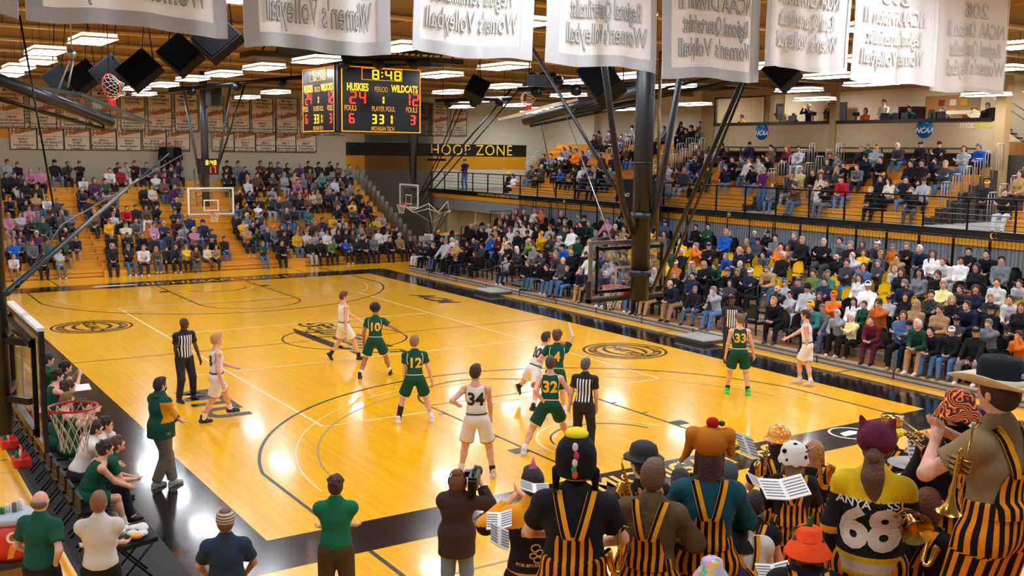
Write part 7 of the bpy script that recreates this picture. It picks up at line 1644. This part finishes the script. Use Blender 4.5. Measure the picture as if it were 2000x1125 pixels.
# 12 hard hat
p = band('person with an orange hard hat playing behind the music stand', (1521,862), -15, hair=(50,34,28), hs='bob', H=1.72, arms=1, row=3)
p.hat('hard_hat', [(.14,.012),(.15,.016),(.14,.024),(.118,.03),(.118,.07),(.1,.115),(.06,.145),(0,.152)], [mat('helmet_orange','e8940e',.25,coat=.5)]); f = Fig(); f.cone(p.hp(0,-.11,.08), p.hp(0,.1,.1), .02,.02,0,.02); f.ell(p.hp(0,0,.15),(.025,.1,.012),0,.02); p.add('helmet_ridge', f, [MATS['helmet_orange']])
# 13 blond wavy hair
p = band('person with long wavy strawberry-blond hair in striped overalls behind the football hat', (1592,880), 12, hair=(176,122,84), hs='long', H=1.7, long=True, row=3, fem=1)
# 8, 9, 10, 14 seated lower ones
p = band('black-haired person in sleeveless black top sitting right of the teal sweater', (1473,985), 5, hair=(22,20,24), H=1.7, sit=True, sleeve=.2)
p = band('person with purple hair bending beside the black bucket hat', (1446,1004), -20, hair=(112,48,84), H=1.7, sit=True, top=hockw, arms=2, dep=7.6)
p = band('person in black bucket hat and navy tee bending over, striped straps', (1432,1056), -60, hair=(110,86,52), hs='bob', H=1.7, sit=True, top=navy, lean=.5, dep=7.4); bucket(p, cm('hat_black','1d1f20'))
p = band('person in floral bucket hat cut by the bottom edge', (1388,1114), -10, hair=(60,40,30), H=1.66, sit=True, top=blk, lean=.5, dep=6.3); 
fm_ = D.materials.new('floral_cloth'); fm_.use_nodes = True; MATS['floral_cloth'] = fm_
def spots(m_, cols, scale, kind='vor'):
    nt = m_.node_tree; tc = nt.nodes.new('ShaderNodeTexCoord'); v_ = nt.nodes.new('ShaderNodeTexVoronoi' if kind == 'vor' else 'ShaderNodeTexWave'); v_.inputs['Scale'].default_value = scale
    cr = nt.nodes.new('ShaderNodeValToRGB'); cr.color_ramp.interpolation = 'CONSTANT'
    while len(cr.color_ramp.elements) < len(cols): cr.color_ramp.elements.new(.5)
    for i, c_ in enumerate(cols): cr.color_ramp.elements[i].position = i/len(cols); cr.color_ramp.elements[i].color = rgb(c_)
    if kind != 'vor': v_.inputs['Distortion'].default_value = 16; v_.inputs['Detail'].default_value = 1; v_.inputs['Detail Scale'].default_value = 1.6; v_.bands_direction = 'DIAGONAL'
    nt.links.new(tc.outputs['Object'], v_.inputs['Vector']); nt.links.new(v_.outputs['Color'] if kind == 'vor' else v_.outputs['Fac'], cr.inputs[0]); nt.links.new(cr.outputs[0], nt.nodes['Principled BSDF'].inputs['Base Color']); nt.nodes['Principled BSDF'].inputs['Roughness'].default_value = .8
spots(fm_, ['d98ab0','e8c65a','9fc3cf','e6a6c2','7fae8c','e9dfd0'], 26); bucket(p, fm_)
p = band('person in orange bucket hat with green stem and long brown hair', (1578,1062), -5, hair=(92,62,44), hs='long', H=1.7, sit=True, lean=.4, dep=6.6, top=[blk,gold], long=True, tb=lambda J: (lambda C: (C[:,2] < J['waist'].z+.05).astype(int)))
bucket(p, cm('hat_orange','f0501a'), .07, .165); f = Fig(); f.cone(p.hp(0,0,.12), p.hp(.02,0,.19), .02,.014,0,.01); f.cone(p.hp(0,0,.13), p.hp(-.1,-.02,.11), .01,.008,0,.01); f.cone(p.hp(-.1,-.02,.11), p.hp(-.13,-.04,.04), .009,.006,0,.01); p.add('green_stem', f, [cm('felt_green','2f5a1e')])
# 15 number 68
def zone68(J):
    def fn(C):
        s = J['s']; out = np.zeros(len(C),int); z = C[:,2]; x = np.abs(C[:,0]-J['chest'].x); body = x < .2*s
        out[(z > J['chest'].z+.055*s)] = 1; h0 = J['hip'].z-.0; out[body & (z < h0+.07) & (z > h0+.035)] = 1; out[body & (z <= h0+.035) & (z > h0-.04)] = 2; out[body & (z <= h0-.04) & (z > h0-.07)] = 1
        out[(~body) & (z < J['le'].z+.0) & (z > J['le'].z-.05)] = 3; return out
    return fn
p = band('person in black and yellow hockey jersey number 68 with a purple knitted cat-ear hat', (1712,872), 6, hair=(96,68,50), hs='pony', top=[blk,cm('jersey_yellow','d8b40c'),hockw,hockg], long=True, tb=zone68, H=1.8, arms=4, fat=.05, overalls=False, dep=6.3, hem=.07)
letters(p.bv,'68',p.J['chest'].x,p.J['chest'].z-.13,.34,[mat('number_cream','c9b9a4',.7)],p.shirt,bold=.045,sx=1.1); letters(p.bv,'ANYA    SSL',p.J['chest'].x,p.J['chest'].z+.035,.075,[mat('name_white','e2ddd6',.7)],p.shirt,bold=.02,name='name',sx=1.1); letters(p.bv,'S',p.J['rs'].x+.02,p.J['chest'].z-.02,.07,[MATS['name_white']],p.shirt,bold=.02,name='sleeve_letter')
p.add('overalls', trousers(p.J,.034,.04), [over], st=stleg(p.J))
kn = cm('knit_purple','5a1c34',noise=.5); f = Fig(); f.ell(p.hp(0,-.015,.055), (.125,.135,.115), 0, .02)
for x in (-1,1): f.cone(p.hp(x*.08,-.03,.13), p.hp(x*.1,-.04,.19), .035,.014,0,.02)
f.ell(p.hp(0,.08,-.03),(.07,.07,.09),0,.01,neg=True); p.add('cat_ear_hat', f, [kn])
f = Fig(); a0 = p.hp(0,-.09,-.03)
f.cone(a0, a0+Vector((0,-.04,-.14)), .06,.068,0,.03); f.cone(a0+Vector((0,-.04,-.14)), a0+Vector((.02,-.05,-.3)), .068,.045,0,.03); f.cone(a0+Vector((.02,-.05,-.3)), a0+Vector((.0,-.05,-.42)), .035,.012,0,.03); p.add('ponytail', f, [MATS['hair_604432']])
# 16 gold top hat
p = band('person with shiny gold top hat playing behind number 68, striped straps', (1742,845), 25, hair=(60,42,32), H=1.74, arms=1, row=4)
p.hat('gold_top_hat', [(.1,.03),(.16,.035),(.162,.042),(.105,.045),(.1,.1),(.115,.17),(.11,.18),(0,.178)], [mat('gold_foil','c9a13c',.12,1)]); f = Fig(); f.ell(p.hp(.05,-.06,.02),(.1,.08,.05),0,.02); p.add('yellow_scarf', f, [MATS['knit_yellow']])
# 17 flame bucket hat
p = band('bearded person in black hooded top and flame-patterned bucket hat holding a trumpet', (1872,800), -28, hair=(70,40,28), long=True, H=1.84, arms=1, dep=6.9, fat=.03)
fl_ = D.materials.new('flame_cloth'); fl_.use_nodes = True; MATS['flame_cloth'] = fl_; spots(fl_, ['1c0c0a','e0300c','f06a10','f2b21c','d8220c','2a0f0c'], 5.5, 'wave'); bucket(p, fl_, .05, .15)
f = Fig(); f.ell(p.hp(0,.06,-.08), (.062,.055,.07), 0, .02); p.add('beard', f, [MATS['hair_46281c']]); f = Fig(); f.ell(p.J['neck']+Vector((0,-.06,.0)), (.13,.09,.06), 0, .03); p.add('hood', f, [blk])
# 18 cowboy hat man
p = band('person in tan tee, striped overalls and black-crowned cream cowboy hat, fingering a trumpet', (1950,765), -55, hair=(64,38,26), top=cm('tee_tan','8a7250'), H=1.86, arms=3, dep=5.7)
p.hat('hat_brim', [(.1,.03),(.15,.028),(.2,.03),(.235,.04),(.236,.048),(.2,.038),(.15,.036),(.1,.04)], [cm('straw_cream','d9cbae')], sx=.92, sy=1.15, n=36, wob=lambda a,r_: (.06*max(0,r_-.1)/.13*abs(math.cos(a))**2.5 if r_ > .12 else 0))
p.hat('hat_crown', [(.108,.045),(.112,.1),(.108,.15),(.09,.178),(.05,.165),(0,.155)], [cm('hat_dark_navy','131820')], sx=.9, sy=1.12); p.hat('hat_band', [(.11,.038),(.114,.042),(.115,.07),(.111,.074)], [MATS['straw_cream']], sx=.9, sy=1.12); f = Fig(); f.ell(p.hp(0,-.129,.1),(.02,.008,.02),0,.004); p.add('hat_badge', f, [silver])
for dx in (-.04,.04): f = Fig(); f.ell(p.hp(dx,-.02,.178),(.009,.009,.007),0,.002); p.add('hat_stud', f, [gold])
cow = p
brass = mat('brass','d6a544',.22,1); brassd = mat('brass_dark','8a6226',.25,1)
def trumpet(lab, a_, b_, up=(0,0,1)):
    """bell end a, mouthpiece end b"""
    a_, b_ = Vector(a_), Vector(b_); r = thing('trumpet', lab, 'trumpet', a_); d = (b_-a_); L = d.length; d.normalize(); u = (Vector(up)-d*d.dot(Vector(up))).normalized()
    b = MB(); M = Matrix((u, d.cross(u), d)).transposed(); b.lathe([(.062,0),(.045,.012),(.026,.045),(.014,.1),(.009,.18),(.007,L*.75)],a_,20,M); W(r,'bell',b,brass)
    b = MB(); o_ = u*.04; b.tube([a_+d*L*.75, a_+d*L*.8+o_*.5, a_+d*L*.75+o_, a_+d*L*.3+o_, a_+d*L*.25+o_*1.5, a_+d*L*.3+o_*2, b_+o_*2],.0065,8); W(r,'tubing',b,brass)
    b = MB(); b.tube([b_+o_*2, b_+o_*2+d*.04],[.006,.012],10); W(r,'mouthpiece',b,silver)
    for k in range(3): b = MB(); q = a_+d*(L*.5+.028*k)+o_*.9; s_ = d.cross(u); b.tube([q-s_*.05,q+s_*.06],.011,10); b.tube([q+s_*.06,q+s_*.085],.005,8); W(r,'valve',b,brassd)
    return r
def sax(lab, base, up, fw, s=1):
    r = thing('saxophone', lab, 'saxophone', base); up, fw = Vector(up).normalized(), Vector(fw).normalized(); P = lambda a,b_: base+fw*a*s+up*b_*s
    b = MB(); b.tube([P(-.14,.62),P(-.06,.66),P(0,.6),P(0,.1),P(.03,.02),P(.09,0),P(.14,.05),P(.16,.16),P(.19,.3),P(.2,.31)],[.009*s,.011*s,.014*s,.03*s,.035*s,.038*s,.042*s,.05*s,.068*s,.075*s],14); W(r,'body',b,brass)
    b = MB()
    for k in range(9): q = P(.03,.12+.05*k); b.tube([q,q+fw*.015*s],.014*s,8)
    b.tube([P(.035,.1),P(.035,.56)],.004*s,6); W(r,'keys',b,brassd); b = MB(); b.tube([P(-.2,.6),P(-.13,.62)],[.008*s,.013*s],8); W(r,'mouthpiece',b,black); return r
trumpet('brass trumpet held upright by the person in the cowboy hat', at_depth(1853,1000,5.1), at_depth(1880,845,5.0), (1,0,0))
trumpet('brass trumpet raised behind number 68', at_depth(1815,885,6.6), at_depth(1762,845,6.9))
sax('brass saxophone held by the person in the bowler hat', at_depth(1236,985,7.9), (-.35,0,1), (-.6,-.3,0), .6)
sax('brass saxophone hanging low between the black tee and the patterned sweater', at_depth(1215,1118,6.9), (-.1,0,1), (-.7,.2,0), .5)
sax('brass saxophone of the person in the hard hat', at_depth(1492,935,8.6), (.1,0,1), (-.8,.1,0), .45)
sax('dark brass saxophone behind the football hat', at_depth(1604,955,8.0), (-.2,0,1), (.8,-.2,.1), .55)
sax('saxophone lying on the lap at the bottom right of number 68', at_depth(1800,1105,6.0), (.5,.2,.6), (.8,-.4,0), .35)
r = thing('french_horn','polished brass horn bell right of number 68','horn',at_depth(1795,1040,5.9)); b = MB(); M = Matrix((CR,CU,-CF)).transposed()
b.lathe([(.09,.0),(.075,-.02),(.04,-.06),(.02,-.12),(.015,-.15)],at_depth(1793,1042,5.8),28,M @ Matrix.Rotation(.5,3,'X')); W(r,'bell',b,brass); b = MB(); c0 = at_depth(1795,1035,6.0); b.tube([c0+CR*.08*math.cos(a)+CU*.08*math.sin(a)+CF*.02*a for a in np.linspace(0,9,40)],.009,8); W(r,'tubing',b,brassd)
# sheet music
folio('open white music booklet held left of the jersey with the party hat', at_depth(975,1034,7.9), CR*.9+CU*.12, CF*.8+CU*.25, .2, .26)
folio('white music sheet before the face of the party-hat person', at_depth(1044,962,7.6), CR-CU*.15, CF*.8+CU*.12, .22, .2)
folio('white sheet low at the left elbow of the party-hat person', at_depth(975,1068,7.2), CR*.8-CU*.4, CF*.5+CU*.5, .14, .16)
folio('large open music booklet below the football hat', at_depth(1541,976,7.6), CR+CU*.1, CF*.8+CU*.28, .34, .3)
folio('small open music booklet left of the football hat person', at_depth(1494,956,8.0), CR-CU*.3, CF*.8+CU*.2, .2, .22)
folio('upright music sheet on the stand left of the hard hat', at_depth(1466,892,8.3), CR*.8-CU*.3, CU*.9+CF*.2-CR*.3, .16, .19)
folio('music sheets on the stand right of number 68', at_depth(1808,905,7.6), CR, CU*.9+CF*.2, .26, .22)
folio('open music booklet at the bottom beside the orange bucket hat', at_depth(1520,1140,6.6), CR+CU*.1, CF*.6+CU*.25, .22, .2)
r = thing('music_stand','thin black music stand right of number 68','music stand',at_depth(1800,960,7)); b = MB(); q = at_depth(1806,905,7.7); b.tube([(q.x,q.y,q.z-.9),q],.012,8); W(r,'pole',b,black); b = MB(); b.box(q+Vector((0,.02,.1)),(.3,.015,.22)); W(r,'desk',b,black)
# drum kit
dc = at_depth(1790,955,7.6); r = thing('snare_drum','silver-rimmed snare drum right of number 68','drum',dc)
b = MB(); b.lathe([(0,-.07),(.17,-.07),(.175,-.06),(.175,.06),(.17,.07)],dc,28); W(r,'shell',b,mat('drum_shell','d8d6d0',.3,.5)); b = MB(); b.lathe([(.17,.07),(0,.07)],dc,28); W(r,'head',b,white); b = MB(); b.lathe([(.18,.05),(.185,.05),(.185,.075),(.175,.078)],dc,28); W(r,'rim',b,steel); b = MB(); b.tube([dc-Vector((0,0,.07)),(dc.x,dc.y,dc.z-.75)],.014,8); W(r,'stand',b,steel)
cy = at_depth(1787,905,7.9); r = thing('cymbal','bright metal cymbal above the snare drum','cymbal',cy); b = MB(); b.lathe([(0,.03),(.02,.028),(.05,.012),(.2,0),(.2,-.003),(.05,.008)],cy,32); W(r,'disc',b,silver); b = MB(); b.tube([(cy.x,cy.y,cy.z-1),(cy.x,cy.y,cy.z+.05)],.01,8); W(r,'stand',b,steel)
p = band('brown-haired person bending over a brass horn, right of number 68', (1812,985), 20, hair=(110,64,42), hs='bob', H=1.7, sit=True, lean=.5)
# press box people and others on the decks
def simple(label, hpx, X, zdeck, v, t, b_, h_, hat=None, rz=pi/2, n=1, ax=0, grp=None, sit=True):
    pp = dict(v=v, t=t, b=b_, h=h_, hat=hat, n=n); J = CB[v][1]; q = on(hpx[0], hpx[1], ax, X); s_ = 1.0
    o = person_at(pp, (q.x+J['head'].y*math.sin(rz)*0, q.y, q.z-(J['head'].z+.02)), rz, s_); 
    c_, sn = math.cos(rz), math.sin(rz); hx, hy = J['head'].x, J['head'].y; o.location = (q.x-(hx*c_-hy*sn), q.y-(hx*sn+hy*c_), q.z-(J['head'].z+.02)); tag(o, label, 'person', grp); return o
for i, a in enumerate(((1449,229,0,'Y','K','k','person in yellow top in the left press box bay'),(1512,226,2,'Y','K','k','person in gold shirt left of the press box centre column'),(1533,227,7,'T','K','B','person with blond hair beside the one in gold in the press box'),(1550,226,6,'D','K','U','person in grey top seated third from the centre press box bay left'),(1690,216,7,'O','K','U','person in orange top with dark hair in the press box'),(1776,212,0,'E','K','k','person in green shirt working at the press box ledge'),(1843,215,3,'G','K','g','grey-haired person in grey resting a hand on the face in the press box'),(1929,206,0,'K','K','g','person in black with headphones at the right end of the press box'))):
    simple(a[6], (a[0],a[1]), 32.4, 5.75, a[2], a[3], a[4], a[5], rz=pi/2, n=i+2, grp='people in the press box')
def upright(label, root_or_head, X, z, t, b_, hair, hat=None, rz=pi/2, H=1.8, hands=None, skin='p', hs='short', grp=None, lean=0):
    q = on(root_or_head[0], root_or_head[1], 0, X); K = dict(hip=(0,0,.94*H/1.8), H=H, lf=(-.13,0,0), rf=(.13,0,0), lean=lean); K.update(hands or {}); J = skel(**K)
    pos = Vector((X, q.y, q.z-J['head'].z-.02 if z > 5.5 else z)); f = Fig(); pelvis(f,J,'bottom',.012)
    for tt in 'lr': leg(f,J,tt,'bottom','bottom',.014,.018); arm(f,J,tt,'top','top',.014,.014); hand(f,J,tt,False)
    torso(f,J,'top',.02); headp(f,J); V_, F_, L_b = sdf_mesh(f,.016); o = link('person', np_mesh('person',V_,F_,BODYM,flab(F_,L_b))); o.location = pos; o.rotation_euler = (0,0,rz)
    setp(o, skin=c3(SKIN[skin]), top=c3(CLO[t]), bot=c3(CLO[b_]), shoe=c3(CLO['K']), aux=c3(CLO['K']), pat=0.0); tag(o,label,'person',grp)
    ho = link('hair', hair_mesh(J,hs,hairM,.014), o); setp(ho, hair=c3(HAIR[hair]))
    if hat: c_ = link('cap', capm(J).mesh('cap',[hatM]), o); setp(c_, hat=c3(CLO[hat]))
    return o
cr_ = dict(lh=(.14,.26,1.12), rh=(-.12,.28,1.1), le=(-1,-.15,-.7), re=(1,-.15,-.7)); up_ = dict(lh=(-.08,.32,1.5), rh=(.08,.32,1.5), le=(-.8,0,-1), re=(.8,0,-1))
upright('man in dark jacket and cap standing at the upper deck railing below HOOP ZONE', (908,340), 25.9, 3.3, 'N','A','g','D', rz=pi/2+.5, hands=cr_)
upright('person in purple coat standing with folded arms in the aisle above letter B', (1491,340), 26.6, 3.3, 'V','A','b', hands=cr_)
upright('man in dark jacket holding a camera in the press box left of the column', (1580,208), 32.6, 5.75, 'N','K','g', hands=up_, H=1.75)
upright('long-haired person in dark blue behind a tripod camera in the press box', (1627,205), 32.6, 5.75, 'N','K','k', hands=up_, H=1.8, hs='long')
upright('standing man in white shirt and dark tie wearing a headset in the press box', (1727,200), 32.6, 5.75, 'W','K','k', hands=dict(lh=(-.1,.3,1.1), rh=(.12,.3,1.05)), H=1.85, skin='m')
for i,(x_,y_) in enumerate(((321,300),(333,300),(346,300))): q = on(x_,y_,1,40.3); o = upright(('left','middle','right')[i]+' one of three people standing against the far wall', (0,0) if 0 else (x_,y_), q.x, 3.4, 'KDK'[i],'K','b', rz=pi); o.location = (q.x, 40.4, 4.02)
for i,(x_,y_,X_) in enumerate(((1588,222,32.1),(1618,222,32.1),(1012+660,223,32.1))):
    q = on(x_,y_,0,X_); r = thing('tripod_camera','small black video camera on a tripod in press box, '+('by man in jacket','by long-haired person','by person in orange')[i],'camera',q); b = MB(); b.box(q,(.3,.14,.16)); W(r,'camera_body',b,black); b = MB()
    for a in (0,2.1,4.2): b.tube([q,(q.x+.25*math.cos(a),q.y+.25*math.sin(a),5.76)],.015,6)
    W(r,'tripod_leg',b,black)
# two on the deck floor left of section A, curly-haired one by the stand, orange shirt at right edge
simple('person in white top with a child beside the upper deck benches', (1002,343), 26.3, 3.3, 7, 'W','K','U', n=4)
simple('person in black and white cap sitting at the left end of the upper deck', (992,340), 26.2, 3.3, 1, 'K','K','b', hat='cY', n=5)
simple('curly dark-haired person near the brim of the cowboy hat', (1893,706), 17.6, 0, 3, 'K','K','k', n=6)
simple('person in orange tee at the right edge of the courtside stand', (1990,655), 18.6, .3, 3, 'O','K','u', n=7)
b = MB(); q = on(1454,668,2,.22); b.lathe([(0,0),(.06,0),(.065,.16),(.05,.2),(0,.22)],(18.0,q.y-0,.22),14); tag(b.obj('tumbler', mat('tumbler_pink','f0a0a0',.4)),'pink tumbler standing on the stand deck by the front row','tumbler')
